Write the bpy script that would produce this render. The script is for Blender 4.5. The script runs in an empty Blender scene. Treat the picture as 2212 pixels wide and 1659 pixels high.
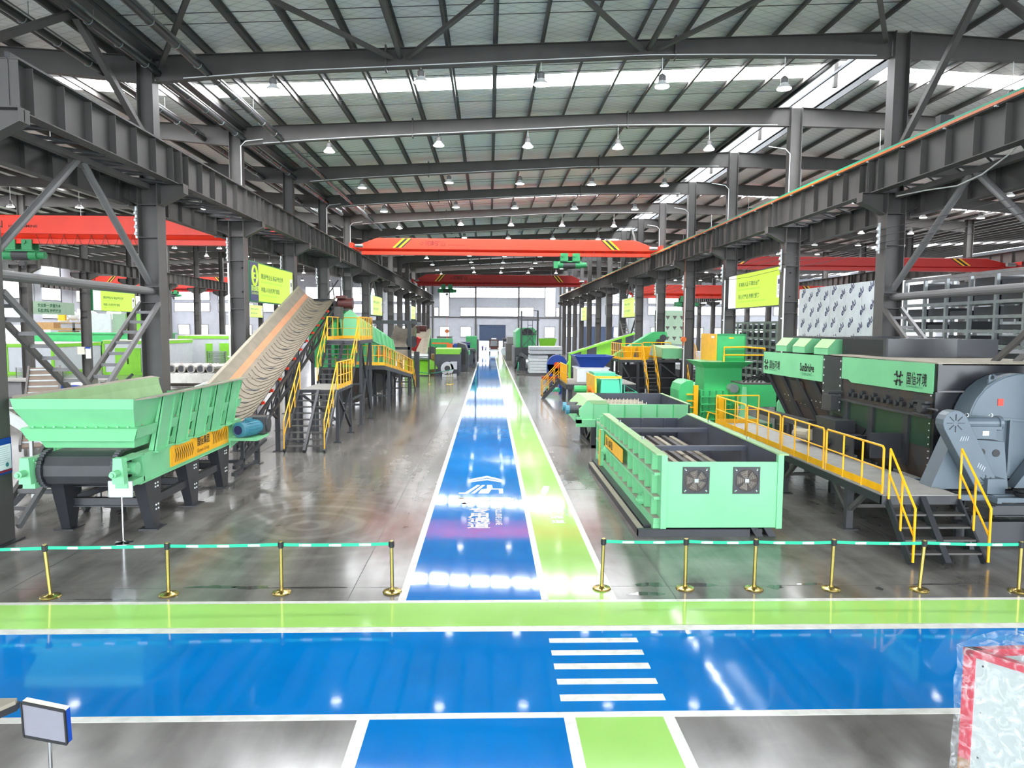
import bpy, math, random
from mathutils import Vector
random.seed(7)
S = bpy.context.scene
COL = S.collection

# ------------------------------------------------------------------ camera, sky, exposure
cam_d = bpy.data.cameras.new('camera')
cam_d.sensor_width = 36.0
cam_d.lens = 36.0 * 1560.0 / 2212.0
cam_d.clip_end = 600
cam = bpy.data.objects.new('camera', cam_d)
COL.objects.link(cam)
S.camera = cam
YAW, PITCH, ROLL = math.radians(1.82392), math.radians(4.47788), math.radians(0.38418)
_f = Vector((math.sin(YAW), math.cos(YAW), 0)); _r = Vector((math.cos(YAW), -math.sin(YAW), 0)); _u = Vector((0, 0, 1))
f2 = _f * math.cos(PITCH) - _u * math.sin(PITCH); u2 = _u * math.cos(PITCH) + _f * math.sin(PITCH)
r3 = _r * math.cos(ROLL) + u2 * math.sin(ROLL); u3 = u2 * math.cos(ROLL) - _r * math.sin(ROLL)
from mathutils import Matrix
cam.matrix_world = Matrix(((r3.x, u3.x, -f2.x, 0), (r3.y, u3.y, -f2.y, 0), (r3.z, u3.z, -f2.z, 4.75), (0, 0, 0, 1)))

W = bpy.data.worlds.new('sky'); S.world = W; W.use_nodes = True
bg = W.node_tree.nodes['Background']
bg.inputs['Color'].default_value = (0.86, 0.93, 1.0, 1)
bg.inputs['Strength'].default_value = 7.4
S.view_settings.view_transform = 'Standard'
S.view_settings.look = 'None'
S.view_settings.gamma = 1.0
S.view_settings.use_curve_mapping = False
S.view_settings.exposure = 0.56
try:
    S.cycles.use_denoising = True
    S.cycles.max_bounces = 8
    S.cycles.diffuse_bounces = 4
    S.cycles.sample_clamp_indirect = 6.0
except Exception:
    pass
E_SKY, E_WIN, E_LAMP, E_LED = 37.0, 3.3, 14.0, 0.72

# ------------------------------------------------------------------ materials
def lin(c):
    c = c / 255.0
    return c / 12.92 if c <= 0.04045 else ((c + 0.055) / 1.055) ** 2.4
def rgb(c): return (lin(c[0]), lin(c[1]), lin(c[2]), 1)
MATS = {}
def mat(name, c, rough=0.5, metal=0.0, var=0.12, scale=2.5, c2=None, bump=0.0, emit=0.0, coat=0.0, spec=0.5):
    m = bpy.data.materials.new(name); m.use_nodes = True
    nt = m.node_tree; b = nt.nodes['Principled BSDF']
    b.inputs['Roughness'].default_value = rough
    b.inputs['Metallic'].default_value = metal
    b.inputs['Specular IOR Level'].default_value = spec
    if coat: b.inputs['Coat Weight'].default_value = coat; b.inputs['Coat Roughness'].default_value = 0.08
    if emit:
        b.inputs['Base Color'].default_value = (0.02, 0.02, 0.02, 1) if name.startswith('led') else rgb(c)
        b.inputs['Emission Color'].default_value = rgb(c)
        b.inputs['Emission Strength'].default_value = emit
    else:
        tc = nt.nodes.new('ShaderNodeTexCoord'); n = nt.nodes.new('ShaderNodeTexNoise')
        n.inputs['Scale'].default_value = scale; n.inputs['Detail'].default_value = 5
        nt.links.new(tc.outputs['Object'], n.inputs['Vector'])
        mx = nt.nodes.new('ShaderNodeMix'); mx.data_type = 'RGBA'
        a = rgb(c); d = rgb(c2) if c2 else tuple(x * (1 - 2 * var) for x in a[:3]) + (1,)
        mx.inputs[6].default_value = a; mx.inputs[7].default_value = d
        rp = nt.nodes.new('ShaderNodeMapRange'); rp.inputs[1].default_value = 0.38; rp.inputs[2].default_value = 0.72
        nt.links.new(n.outputs['Fac'], rp.inputs[0]); nt.links.new(rp.outputs[0], mx.inputs[0])
        nt.links.new(mx.outputs[2], b.inputs['Base Color'])
        if bump:
            bp = nt.nodes.new('ShaderNodeBump'); bp.inputs['Strength'].default_value = bump; bp.inputs['Distance'].default_value = 0.02
            nt.links.new(n.outputs['Fac'], bp.inputs['Height']); nt.links.new(bp.outputs[0], b.inputs['Normal'])
    MATS[name] = m
    return m
def M(n): return MATS[n]
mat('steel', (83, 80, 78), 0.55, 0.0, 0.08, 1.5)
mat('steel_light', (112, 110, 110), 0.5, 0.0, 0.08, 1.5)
mat('steel_dark', (60, 60, 62), 0.5, 0.0, 0.1, 3)
mat('iron_black', (48, 49, 53), 0.42, 0.0, 0.12, 2)
mat('black_gloss', (30, 31, 35), 0.25, 0.0, 0.1, 2)
mat('rack_green', (112, 128, 116), 0.45, 0.2, 0.1, 2)
mat('rusty_black', (50, 49, 50), 0.5, 0.0, 0.1, 1.2, c2=(74, 58, 46))
mat('mint', (122, 197, 143), 0.38, 0, 0.05, 1.5)
mat('mint_dusty', (150, 184, 132), 0.7, 0, 0.08, 2)
mat('green', (64, 178, 104), 0.4, 0, 0.08, 1.5)
mat('green_deep', (46, 138, 84), 0.45, 0, 0.1, 1.5)
mat('teal', (66, 178, 142), 0.4, 0, 0.05, 1.5)
mat('lime', (132, 205, 52), 0.42, 0, 0.06, 1.5)
mat('yellow', (246, 178, 10), 0.4, 0, 0.06, 3)
mat('orange', (226, 112, 42), 0.45, 0, 0.05, 3)
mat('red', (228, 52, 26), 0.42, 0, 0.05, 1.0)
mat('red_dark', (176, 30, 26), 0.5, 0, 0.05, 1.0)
mat('red_brown', (84, 40, 36), 0.5, 0, 0.1, 3)
mat('blue_machine', (20, 66, 158), 0.35, 0, 0.08, 2)
mat('motor_blue', (62, 128, 148), 0.4, 0, 0.08, 4)
mat('blue_dark', (26, 44, 96), 0.4, 0, 0.08, 4)
mat('slate', (70, 74, 88), 0.45, 0, 0.12, 1.2, c2=(60, 60, 62))
mat('fan_gray', (92, 104, 113), 0.42, 0, 0.08, 1.5)
mat('dust', (158, 150, 134), 0.85, 0, 0.06, 3)
mat('deck', (150, 147, 142), 0.8, 0, 0.08, 3)
mat('belt', (130, 121, 106), 0.8, 0, 0.08, 2.0, c2=(118, 109, 95))
mat('belt_line', (98, 86, 74), 0.8, 0, 0.05)
mat('belt_brown', (108, 94, 82), 0.8, 0, 0.08)
mat('panel_green_reflection', (36, 62, 46), 0.35, 0, 0.15, 1.5)  # dark green-black reflection on the shredder side panel, put into the colour
mat('fan_blade', (112, 104, 94), 0.6, 0, 0.1)
mat('wet', (74, 74, 72), 0.06, 0, 0.1)
mat('belt_orange', (184, 128, 92), 0.7, 0, 0.06, 2)
mat('white', (232, 234, 234), 0.45, 0, 0.03, 3)
mat('white_dull', (205, 206, 202), 0.55, 0, 0.04, 3)
mat('cream', (214, 208, 190), 0.55, 0, 0.05, 3)
mat('panel_gray', (196, 200, 206), 0.5, 0, 0.04, 2)
mat('wall_clad', (188, 192, 200), 0.6, 0, 0.05, 1)
mat('door_blue', (64, 80, 108), 0.5, 0, 0.05, 2)
mat('galv', (158, 164, 164), 0.32, 0.7, 0.1, 3)
mat('stainless', (176, 172, 164), 0.25, 0.85, 0.08, 4)
mat('chrome', (220, 222, 224), 0.1, 1.0, 0.02)
mat('brass', (186, 164, 96), 0.24, 1.0, 0.04, 6)
mat('belt_green', (22, 172, 130), 0.5, 0, 0.03)
mat('black', (22, 22, 24), 0.5, 0, 0.05)
mat('ink', (20, 24, 24), 0.6, 0, 0.02)
mat('ink_red', (92, 24, 16), 0.6, 0, 0.02)
mat('ink_brown', (96, 60, 8), 0.6, 0, 0.02)
mat('ink_green', (28, 104, 70), 0.6, 0, 0.02)
mat('pipe_black', (44, 46, 48), 0.28, 0, 0.05)
mat('paper', (236, 238, 244), 0.4, 0, 0.01)
mat('lightbox', (116, 116, 124), 0.35, 0, 0.05, 4)
mat('cardboard', (186, 146, 100), 0.8, 0, 0.08, 4)
mat('crate_red', (170, 22, 50), 0.4, 0, 0.06, 4)
mat('crate_panel', (160, 168, 166), 0.35, 0, 0.04, 2)
mat('wood_tan', (190, 150, 86), 0.7, 0, 0.1, 4)
mat('film_white', (224, 230, 232), 0.3, 0, 0.05, 2)
mat('film_green', (158, 186, 158), 0.4, 0, 0.05, 2)
mat('skin', (198, 150, 122), 0.6, 0, 0.03)
mat('cloth_purple', (112, 92, 138), 0.8, 0, 0.06)
mat('cloth_white', (214, 210, 216), 0.8, 0, 0.05)
mat('cloth_dark', (48, 48, 60), 0.8, 0, 0.06)
mat('glass_dark', (30, 36, 40), 0.1, 0, 0.02)
mat('paint_white', (224, 222, 214), 0.3, 0, 0.09, 5, c2=(196, 193, 184))
mat('skylight_glow', (250, 252, 255), 0.5, emit=E_SKY)
mat('monitor_glow', (248, 252, 255), 0.5, emit=E_SKY * 0.4)
mat('window_glow', (246, 249, 255), 0.3, emit=E_WIN)
mat('lamp_glow', (255, 252, 250), 0.5, emit=E_LAMP)
mat('led_lime', (206, 248, 62), 0.4, emit=E_LED)
mat('led_white', (246, 250, 255), 0.4, emit=E_LED)
mat('led_blue', (60, 74, 128), 0.4, emit=0.5)
mat('led_ink', (40, 110, 50), 0.4, emit=0.5)
mat('led_ink_light', (120, 200, 50), 0.4, emit=0.7)
mat('led_navy', (24, 50, 110), 0.4, emit=0.5)

def floor_paint(name, c, rough, c2, wave=0.06):
    m = mat(name, c, rough, 0, 0.05, 0.7, c2=c2, spec=0.24)
    nt = m.node_tree; b = nt.nodes['Principled BSDF']
    tc = nt.nodes.new('ShaderNodeTexCoord'); n = nt.nodes.new('ShaderNodeTexNoise'); n.inputs['Scale'].default_value = 2.2; n.inputs['Detail'].default_value = 3
    bp = nt.nodes.new('ShaderNodeBump'); bp.inputs['Strength'].default_value = wave; bp.inputs['Distance'].default_value = 0.02
    nt.links.new(tc.outputs['Object'], n.inputs['Vector']); nt.links.new(n.outputs['Fac'], bp.inputs['Height']); nt.links.new(bp.outputs[0], b.inputs['Normal'])
    return m
floor_paint('paint_blue', (0, 121, 196), 0.055, (0, 112, 184), 0.03)
floor_paint('paint_lime', (166, 216, 112), 0.09, (158, 208, 104), 0.03)

def concrete():
    m = bpy.data.materials.new('concrete'); m.use_nodes = True; nt = m.node_tree; b = nt.nodes['Principled BSDF']; b.inputs['Specular IOR Level'].default_value = 0.4; N = nt.nodes.new; L = nt.links.new
    tc = N('ShaderNodeTexCoord')
    mp = N('ShaderNodeMapping'); mp.inputs['Scale'].default_value = (0.35, 0.10, 1); L(tc.outputs['Object'], mp.inputs[0])
    n1 = N('ShaderNodeTexNoise'); n1.inputs['Scale'].default_value = 1.0; n1.inputs['Detail'].default_value = 8; n1.inputs['Roughness'].default_value = 0.62; n1.inputs['Distortion'].default_value = 1.2; L(mp.outputs[0], n1.inputs['Vector'])
    n2 = N('ShaderNodeTexNoise'); n2.inputs['Scale'].default_value = 1.3; n2.inputs['Detail'].default_value = 9; n2.inputs['Distortion'].default_value = 0.6; L(tc.outputs['Object'], n2.inputs['Vector'])
    mp2 = N('ShaderNodeMapping'); mp2.inputs['Location'].default_value = (4.3, -17.0, 0); L(tc.outputs['Object'], mp2.inputs[0])
    w = N('ShaderNodeTexWave'); w.wave_type = 'RINGS'; w.rings_direction = 'Z'; w.inputs['Scale'].default_value = 0.42; w.inputs['Distortion'].default_value = 5.0; w.inputs['Detail'].default_value = 3; w.inputs['Detail Scale'].default_value = 0.5; L(mp2.outputs[0], w.inputs['Vector'])
    gr_ = N('ShaderNodeTexGradient'); gr_.gradient_type = 'SPHERICAL'; mp3 = N('ShaderNodeMapping'); mp3.inputs['Scale'].default_value = (0.27, 0.2, 0); L(mp2.outputs[0], mp3.inputs[0]); L(mp3.outputs[0], gr_.inputs[0])
    mp4 = N('ShaderNodeMapping'); mp4.inputs['Scale'].default_value = (1.5, 0.045, 0); L(tc.outputs['Object'], mp4.inputs[0])
    ns = N('ShaderNodeTexNoise'); ns.inputs['Scale'].default_value = 1.0; ns.inputs['Detail'].default_value = 5; ns.inputs['Distortion'].default_value = 0.25; L(mp4.outputs[0], ns.inputs['Vector'])
    cr = N('ShaderNodeValToRGB'); e = cr.color_ramp.elements
    e[0].position = 0.30; e[0].color = rgb((82, 79, 76)); e[1].position = 0.72; e[1].color = rgb((132, 128, 123))
    ad = N('ShaderNodeMath'); ad.operation = 'MULTIPLY_ADD'; ad.inputs[1].default_value = 0.55
    L(n1.outputs['Fac'], ad.inputs[0])
    ml = N('ShaderNodeMath'); ml.operation = 'MULTIPLY'; ml.inputs[1].default_value = 0.45; L(n2.outputs['Fac'], ml.inputs[0]); L(ml.outputs[0], ad.inputs[2])
    sc0 = N('ShaderNodeMapRange'); sc0.inputs[1].default_value = 0.62; sc0.inputs[2].default_value = 1.0; sc0.inputs[4].default_value = 0.2; L(w.outputs['Fac'], sc0.inputs[0])
    scm = N('ShaderNodeMath'); scm.operation = 'MULTIPLY'; L(sc0.outputs[0], scm.inputs[0]); L(gr_.outputs['Fac'], scm.inputs[1])
    st_ = N('ShaderNodeMapRange'); st_.inputs[1].default_value = 0.35; st_.inputs[2].default_value = 0.65; st_.inputs[3].default_value = -0.10; st_.inputs[4].default_value = 0.12; L(ns.outputs['Fac'], st_.inputs[0])
    sc = N('ShaderNodeMath'); L(scm.outputs[0], sc.inputs[0]); L(st_.outputs[0], sc.inputs[1])
    ad2 = N('ShaderNodeMath'); L(ad.outputs[0], ad2.inputs[0]); L(sc.outputs[0], ad2.inputs[1])
    L(ad2.outputs[0], cr.inputs[0]); L(cr.outputs[0], b.inputs['Base Color'])
    rr = N('ShaderNodeMapRange'); rr.inputs[1].default_value = 0.35; rr.inputs[2].default_value = 0.7; rr.inputs[3].default_value = 0.13; rr.inputs[4].default_value = 0.22
    L(n1.outputs['Fac'], rr.inputs[0]); L(rr.outputs[0], b.inputs['Roughness'])
    bp = N('ShaderNodeBump'); bp.inputs['Strength'].default_value = 0.02; bp.inputs['Distance'].default_value = 0.02; L(n2.outputs['Fac'], bp.inputs['Height']); L(bp.outputs[0], b.inputs['Normal'])
    MATS['concrete'] = m
concrete()
def foil():
    m = mat('foil', (250, 250, 248), 0.45, 0.1, 0.10, 0.8, c2=(242, 244, 238)); nt = m.node_tree; b = nt.nodes['Principled BSDF']; N = nt.nodes.new; L = nt.links.new
    base = b.inputs['Base Color'].links[0].from_socket
    tc = N('ShaderNodeTexCoord'); prev = None
    for s in (1, -1):
        mp = N('ShaderNodeMapping'); mp.inputs['Rotation'].default_value = (0, 0, s * math.radians(32)); L(tc.outputs['Object'], mp.inputs[0])
        w = N('ShaderNodeTexWave'); w.bands_direction = 'Y'; w.inputs['Scale'].default_value = 0.95; w.inputs['Distortion'].default_value = 0.6; w.inputs['Detail'].default_value = 1; L(mp.outputs[0], w.inputs['Vector'])
        r = N('ShaderNodeMapRange'); r.inputs[1].default_value = 0.0; r.inputs[2].default_value = 0.10; r.inputs[3].default_value = 0.82; r.inputs[4].default_value = 1.0; L(w.outputs['Fac'], r.inputs[0])
        if prev is None: prev = r.outputs[0]
        else:
            mm = N('ShaderNodeMath'); mm.operation = 'MULTIPLY'; L(prev, mm.inputs[0]); L(r.outputs[0], mm.inputs[1]); prev = mm.outputs[0]
    vm = N('ShaderNodeVectorMath'); vm.operation = 'SCALE'; L(base, vm.inputs[0]); L(prev, vm.inputs['Scale']); L(vm.outputs[0], b.inputs['Base Color'])
    bp = N('ShaderNodeBump'); bp.inputs['Strength'].default_value = 0.35; bp.inputs['Distance'].default_value = 0.05; L(prev, bp.inputs['Height']); L(bp.outputs[0], b.inputs['Normal'])
foil()
def plastic_film():
    m = bpy.data.materials.new('wrap_film'); m.use_nodes = True; nt = m.node_tree; b = nt.nodes['Principled BSDF']
    b.inputs['Base Color'].default_value = (0.9, 0.92, 0.93, 1); b.inputs['Roughness'].default_value = 0.12
    tc = nt.nodes.new('ShaderNodeTexCoord'); n = nt.nodes.new('ShaderNodeTexNoise'); n.inputs['Scale'].default_value = 7; n.inputs['Detail'].default_value = 3; n.inputs['Distortion'].default_value = 2
    mr = nt.nodes.new('ShaderNodeMapRange'); mr.inputs[1].default_value = 0.45; mr.inputs[2].default_value = 0.75; mr.inputs[3].default_value = 0.06; mr.inputs[4].default_value = 0.45
    bp = nt.nodes.new('ShaderNodeBump'); bp.inputs['Strength'].default_value = 0.8; bp.inputs['Distance'].default_value = 0.03
    nt.links.new(tc.outputs['Object'], n.inputs['Vector']); nt.links.new(n.outputs['Fac'], mr.inputs[0]); nt.links.new(mr.outputs[0], b.inputs['Alpha'])
    nt.links.new(n.outputs['Fac'], bp.inputs['Height']); nt.links.new(bp.outputs[0], b.inputs['Normal'])
    MATS['wrap_film'] = m
plastic_film()

# ------------------------------------------------------------------ mesh helpers
V = Vector
class MB:
    def __init__(s): s.v = []; s.f = []; s.sm = False
    def add(s, vs, fs):
        o = len(s.v); s.v += [tuple(p) for p in vs]; s.f += [tuple(i + o for i in f) for f in fs]; return s
    def hexa(s, p): return s.add(p, [(3, 2, 1, 0), (4, 5, 6, 7), (0, 1, 5, 4), (1, 2, 6, 5), (2, 3, 7, 6), (3, 0, 4, 7)])
    def box(s, x0, x1, y0, y1, z0, z1):
        return s.hexa([(x0, y0, z0), (x1, y0, z0), (x1, y1, z0), (x0, y1, z0), (x0, y0, z1), (x1, y0, z1), (x1, y1, z1), (x0, y1, z1)])
    def cbox(s, c, sx, sy, sz): return s.box(c[0] - sx / 2, c[0] + sx / 2, c[1] - sy / 2, c[1] + sy / 2, c[2] - sz / 2, c[2] + sz / 2)
    def bar(s, a, b, w, h=None, up=None):
        a, b = V(a), V(b); h = w if h is None else h; d = (b - a).normalized()
        u = V(up) if up else (V((0, 0, 1)) if abs(d.z) < 0.98 else V((0, 1, 0)))
        r = d.cross(u).normalized(); u = r.cross(d)
        r = r * w / 2; u = u * h / 2
        return s.hexa([a - r - u, a + r - u, b + r - u, b - r - u, a - r + u, a + r + u, b + r + u, b - r + u])
    def tube(s, pts, r, n=8, cap=True):
        pts = [V(p) for p in pts]; rs = r if isinstance(r, (list, tuple)) else [r] * len(pts); rings = []
        d0 = (pts[1] - pts[0]).normalized(); u = V((0, 0, 1)) if abs(d0.z) < 0.9 else V((1, 0, 0))
        o = len(s.v)
        for i, p in enumerate(pts):
            d = (pts[min(i + 1, len(pts) - 1)] - pts[max(i - 1, 0)]).normalized()
            x = d.cross(u).normalized(); y = x.cross(d).normalized()
            for k in range(n):
                a = 2 * math.pi * k / n; s.v.append(tuple(p + (x * math.cos(a) + y * math.sin(a)) * rs[i]))
        for i in range(len(pts) - 1):
            for k in range(n):
                k2 = (k + 1) % n; s.f.append((o + i * n + k, o + i * n + k2, o + (i + 1) * n + k2, o + (i + 1) * n + k))
        if cap:
            s.f.append(tuple(o + k for k in range(n))[::-1]); e = o + (len(pts) - 1) * n; s.f.append(tuple(e + k for k in range(n)))
        return s
    def cyl(s, a, b, r, n=14, r2=None): return s.tube([a, b], [r, r if r2 is None else r2], n)
    def lathe(s, c, prof, n=20):
        o = len(s.v)
        for (r, z) in prof:
            for k in range(n):
                a = 2 * math.pi * k / n; s.v.append((c[0] + r * math.cos(a), c[1] + r * math.sin(a), c[2] + z))
        for i in range(len(prof) - 1):
            for k in range(n):
                k2 = (k + 1) % n; s.f.append((o + i * n + k, o + i * n + k2, o + (i + 1) * n + k2, o + (i + 1) * n + k))
        s.f.append(tuple(o + k for k in range(n))[::-1]); e = o + (len(prof) - 1) * n; s.f.append(tuple(e + k for k in range(n)))
        return s
    def prism(s, poly, ax, a, b):
        # poly: 2D points; ax 'x': (y,z) extruded in x; 'y': (x,z) in y; 'z': (x,y) in z
        def P(p, t): return (t, p[0], p[1]) if ax == 'x' else ((p[0], t, p[1]) if ax == 'y' else (p[0], p[1], t))
        n = len(poly); o = len(s.v); s.v += [P(p, a) for p in poly] + [P(p, b) for p in poly]
        s.f.append(tuple(range(o, o + n))[::-1]); s.f.append(tuple(range(o + n, o + 2 * n)))
        for k in range(n): s.f.append((o + k, o + (k + 1) % n, o + n + (k + 1) % n, o + n + k))
        return s
    def quad(s, *p): return s.add(p, [tuple(range(len(p)))])
    def ibeam(s, a, b, h, bw, tw=0.014, tf=0.02):
        a, b = V(a), V(b); z = V((0, 0, h / 2 - tf / 2))
        s.bar(a, b, tw, h); s.bar(a + z, b + z, bw, tf); s.bar(a - z, b - z, bw, tf); return s
    def loft(s, rings, close=True):
        n = len(rings[0]); o = len(s.v)
        for r in rings: s.v += [tuple(p) for p in r]
        for i in range(len(rings) - 1):
            for k in range(n if close else n - 1):
                k2 = (k + 1) % n; s.f.append((o + i * n + k, o + i * n + k2, o + (i + 1) * n + k2, o + (i + 1) * n + k))
        return s
def wloc(p):
    l = V((0, 0, 0))
    while p is not None: l = l + p.location; p = p.parent
    return l
def fix_normals(me):
    import bmesh
    bm = bmesh.new(); bm.from_mesh(me); bmesh.ops.recalc_face_normals(bm, faces=bm.faces); bm.to_mesh(me); bm.free()
def obj(name, mb, m, parent=None, smooth=False, kind=None, label=None, bevel=0):
    l = wloc(parent) if parent is not None else V((0, 0, 0))
    me = bpy.data.meshes.new(name)
    me.from_pydata([(p[0] - l.x, p[1] - l.y, p[2] - l.z) for p in mb.v], [], mb.f)
    fix_normals(me)
    me.materials.append(M(m) if isinstance(m, str) else m)
    if smooth:
        for p in me.polygons: p.use_smooth = True
        me.set_sharp_from_angle(angle=math.radians(40))
    o = bpy.data.objects.new(name, me); COL.objects.link(o)
    if parent is not None: o.parent = parent
    if kind: o['kind'] = kind
    if label: o['label'] = label
    if bevel:
        bv = o.modifiers.new('edge', 'BEVEL'); bv.width = bevel; bv.segments = 2; bv.limit_method = 'ANGLE'
    return o
def thing(name, label, cat, loc=(0, 0, 0), group=None):
    o = bpy.data.objects.new(name, None); COL.objects.link(o); o.location = loc; o.empty_display_size = 0.2
    o['label'] = label; o['category'] = cat
    if group: o['group'] = group
    return o
def tag(o, label, cat, group=None):
    o['label'] = label; o['category'] = cat
    if group: o['group'] = group
    return o
def dup(root, loc, label=None, rotz=None, group=None):
    r = root.copy(); COL.objects.link(r); r.location = loc
    if label: r['label'] = label
    if group: r['group'] = group
    if rotz is not None: r.rotation_euler = (0, 0, rotz)
    for ch in list(root.children):
        c = ch.copy(); COL.objects.link(c); c.parent = r
        for g in list(ch.children):
            d = g.copy(); COL.objects.link(d); d.parent = c
    return r
def inst(o, delta, parent=None):
    c = o.copy(); COL.objects.link(c); c.location = o.location + V(delta)
    if parent is not None: c.parent = parent
    return c
def text(name, body, size, origin, xdir, ydir, m, parent, depth=0.006, sx=1.0, align='LEFT', spacing=1.0, bold=0.02):
    # flat lettering: origin = baseline start, xdir = reading direction, ydir = up
    cu = bpy.data.curves.new(name, 'FONT'); cu.body = body; cu.size = size; cu.resolution_u = 2; cu.align_x = align; cu.space_character = spacing; cu.offset = bold * size if size > 0.2 else 0.0
    t = bpy.data.objects.new(name + '_tmp', cu); COL.objects.link(t)
    dg = bpy.context.evaluated_depsgraph_get(); dg.update()
    me = bpy.data.meshes.new_from_object(t.evaluated_get(dg)); bpy.data.objects.remove(t)
    x, y = V(xdir).normalized(), V(ydir).normalized(); n = x.cross(y); l = wloc(parent) if parent is not None else V((0, 0, 0))
    for v in me.vertices: v.co = V(origin) + x * v.co.x * sx + y * v.co.y + n * depth - l
    me.materials.clear(); me.materials.append(M(m)); me.name = name
    o = bpy.data.objects.new(name, me); COL.objects.link(o)
    if parent is not None: o.parent = parent
    return o
ORD = ['first', 'second', 'third', 'fourth', 'fifth', 'sixth', 'seventh', 'eighth', 'ninth', 'tenth', 'eleventh', 'twelfth', 'thirteenth', 'fourteenth', 'fifteenth', 'sixteenth', 'seventeenth']

# ------------------------------------------------------------------ setting: floor, roof, walls
YC = [15.7 + 8 * k for k in range(16)]           # frame lines
YN, YF = -14.0, 136.0
XL, XR = -58.8, 61.2
def zt(x):                                        # underside of the purlins
    t = (x - 13.2) % 48.0
    t = min(t, 48.0 - t)
    return 14.32 - 0.05 * t
fl = obj('floor', MB().box(XL - 1, XR + 1, YN, YF + 0.3, -0.3, 0), 'concrete', kind='structure')
gr = obj('ground', MB().box(-250, 250, -120, 420, -0.5, -0.32), 'concrete', kind='structure')
def fp(name, x0, x1, y0, y1, m, z=0.004):
    return obj(name, MB().box(x0, x1, y0, y1, -0.002, z), m, fl)
fp('blue_lane', -1.43, 0.93, 12.28, 133, 'paint_blue'); fp('green_walkway', 1.06, 2.13, 12.28, 133, 'paint_lime')
fp('white_line', -1.57, -1.43, 12.28, 133, 'paint_white'); fp('white_line', 0.93, 1.06, 12.28, 133, 'paint_white'); fp('white_line', 2.13, 2.26, 12.28, 133, 'paint_white')
fp('white_line', XL, XR, 12.16, 12.28, 'paint_white'); fp('green_walkway', XL, XR, 11.19, 12.16, 'paint_lime'); fp('white_line', XL, XR, 10.97, 11.19 - 0.02, 'paint_white')
fp('blue_lane', XL, XR, 8.58, 10.97, 'paint_blue'); fp('white_line', XL, XR, 8.45, 8.58, 'paint_white')
fp('white_line', -1.58, -1.43, YN, 8.45, 'paint_white'); fp('blue_lane', -1.43, 0.93, YN, 8.45, 'paint_blue'); fp('white_line', 0.93, 1.07, YN, 8.45, 'paint_white')
fp('green_walkway', 1.07, 2.15, YN, 8.45, 'paint_lime'); fp('white_line', 2.15, 2.29, YN, 8.45, 'paint_white')
for y0, y1 in ((10.55, 10.70), (10.13, 10.29), (9.70, 9.87), (9.27, 9.42), (8.84, 9.0)): fp('crossing_stripe', 0.93, 2.28, y0, y1, 'paint_white', 0.007)
for x in (3.32, -2.45, -8.6, 9.2): fp('slab_joint', x - 0.007, x + 0.007, 12.3, 120, 'steel_dark', 0.0015)
for y in (12.93, 20.9, 28.9, 36.9): fp('slab_joint', -34, -1.58, y - 0.006, y + 0.006, 'steel_dark', 0.0015); fp('slab_joint', 2.27, 34, y - 0.006, y + 0.006, 'steel_dark', 0.0015)
random.seed(11)
for x, y, l, w in ((-5.0, 12.98, 0.5, 0.10), (-4.3, 12.95, 0.35, 0.12), (-3.2, 12.93, 0.9, 0.05), (-6.6, 12.4, 0.8, 0.04), (3.0, 13.02, 0.35, 0.14), (3.9, 12.98, 0.4, 0.10), (2.85, 12.55, 0.4, 0.10), (5.3, 12.85, 0.16, 0.14), (6.0, 13.0, 0.3, 0.06), (8.4, 12.95, 0.5, 0.05), (7.2, 12.75, 0.08, 0.1)):
    obj('water_stain', MB().prism([(x + l * math.cos(q * math.pi / 8) * (0.6 + 0.5 * random.random()), y + w * math.sin(q * math.pi / 8) * (0.5 + 0.6 * random.random())) for q in range(16)], 'z', 0.0005, 0.002), 'wet', fl)
# pictograms on the lanes
def zp(name, polys, m='paint_white'):
    mb = MB()
    for p in polys: mb.prism(p, 'z', 0.003, 0.007)
    return obj(name, mb, m, fl)
zp('lane_arrow', [[(-0.62, 22.3), (-0.05, 22.85), (0.42, 22.3), (0.42, 22.05), (-0.05, 22.55), (-0.62, 22.05)], [(-0.62, 22.0), (-0.05, 22.42), (0.42, 22.0), (0.42, 21.85), (-0.05, 22.2), (-0.62, 21.85)]])
zp('truck_pictogram', [[(-0.85, 20.35), (-0.6, 20.35), (-0.25, 21.5), (-0.35, 21.5), (-0.68, 20.5), (-0.85, 20.5)], [(-0.5, 20.4), (-0.4, 20.4), (-0.1, 21.5), (-0.2, 21.5)],
    [(-0.3, 20.4), (0.0, 20.4), (0.08, 20.9), (0.3, 20.9), (0.3, 20.4), (0.42, 20.4), (0.42, 21.0), (0.12, 21.05), (0.1, 21.5), (-0.05, 21.5), (-0.05, 21.0), (-0.22, 20.9)],
    [(-0.95, 19.9), (0.62, 19.9), (0.45, 19.15), (-0.72, 19.15), (-0.70, 19.3), (0.40, 19.3), (0.5, 19.75), (-0.8, 19.75)], [(-0.82, 19.85), (-0.7, 19.15), (-0.6, 19.15), (-0.7, 19.85)]])
text('lane_lettering', 'AGV', 0.62, (-0.52, 19.28, 0), (1, 0, 0), (0, 1, 0), 'paint_white', fl, 0.008)
for i, ch in enumerate('专用通道'):
    text('lane_lettering', ch, 0.5, (-0.52, 18.28 - 0.48 * i, 0), (1, 0, 0), (0, 1, 0), 'paint_white', fl, 0.008, sx=1.15)
text('lane_lettering', 'EXCLUSIVE LANE', 0.22, (0.18, 18.75, 0), (0, -1, 0), (1, 0, 0), 'paint_white', fl, 0.008)
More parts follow.
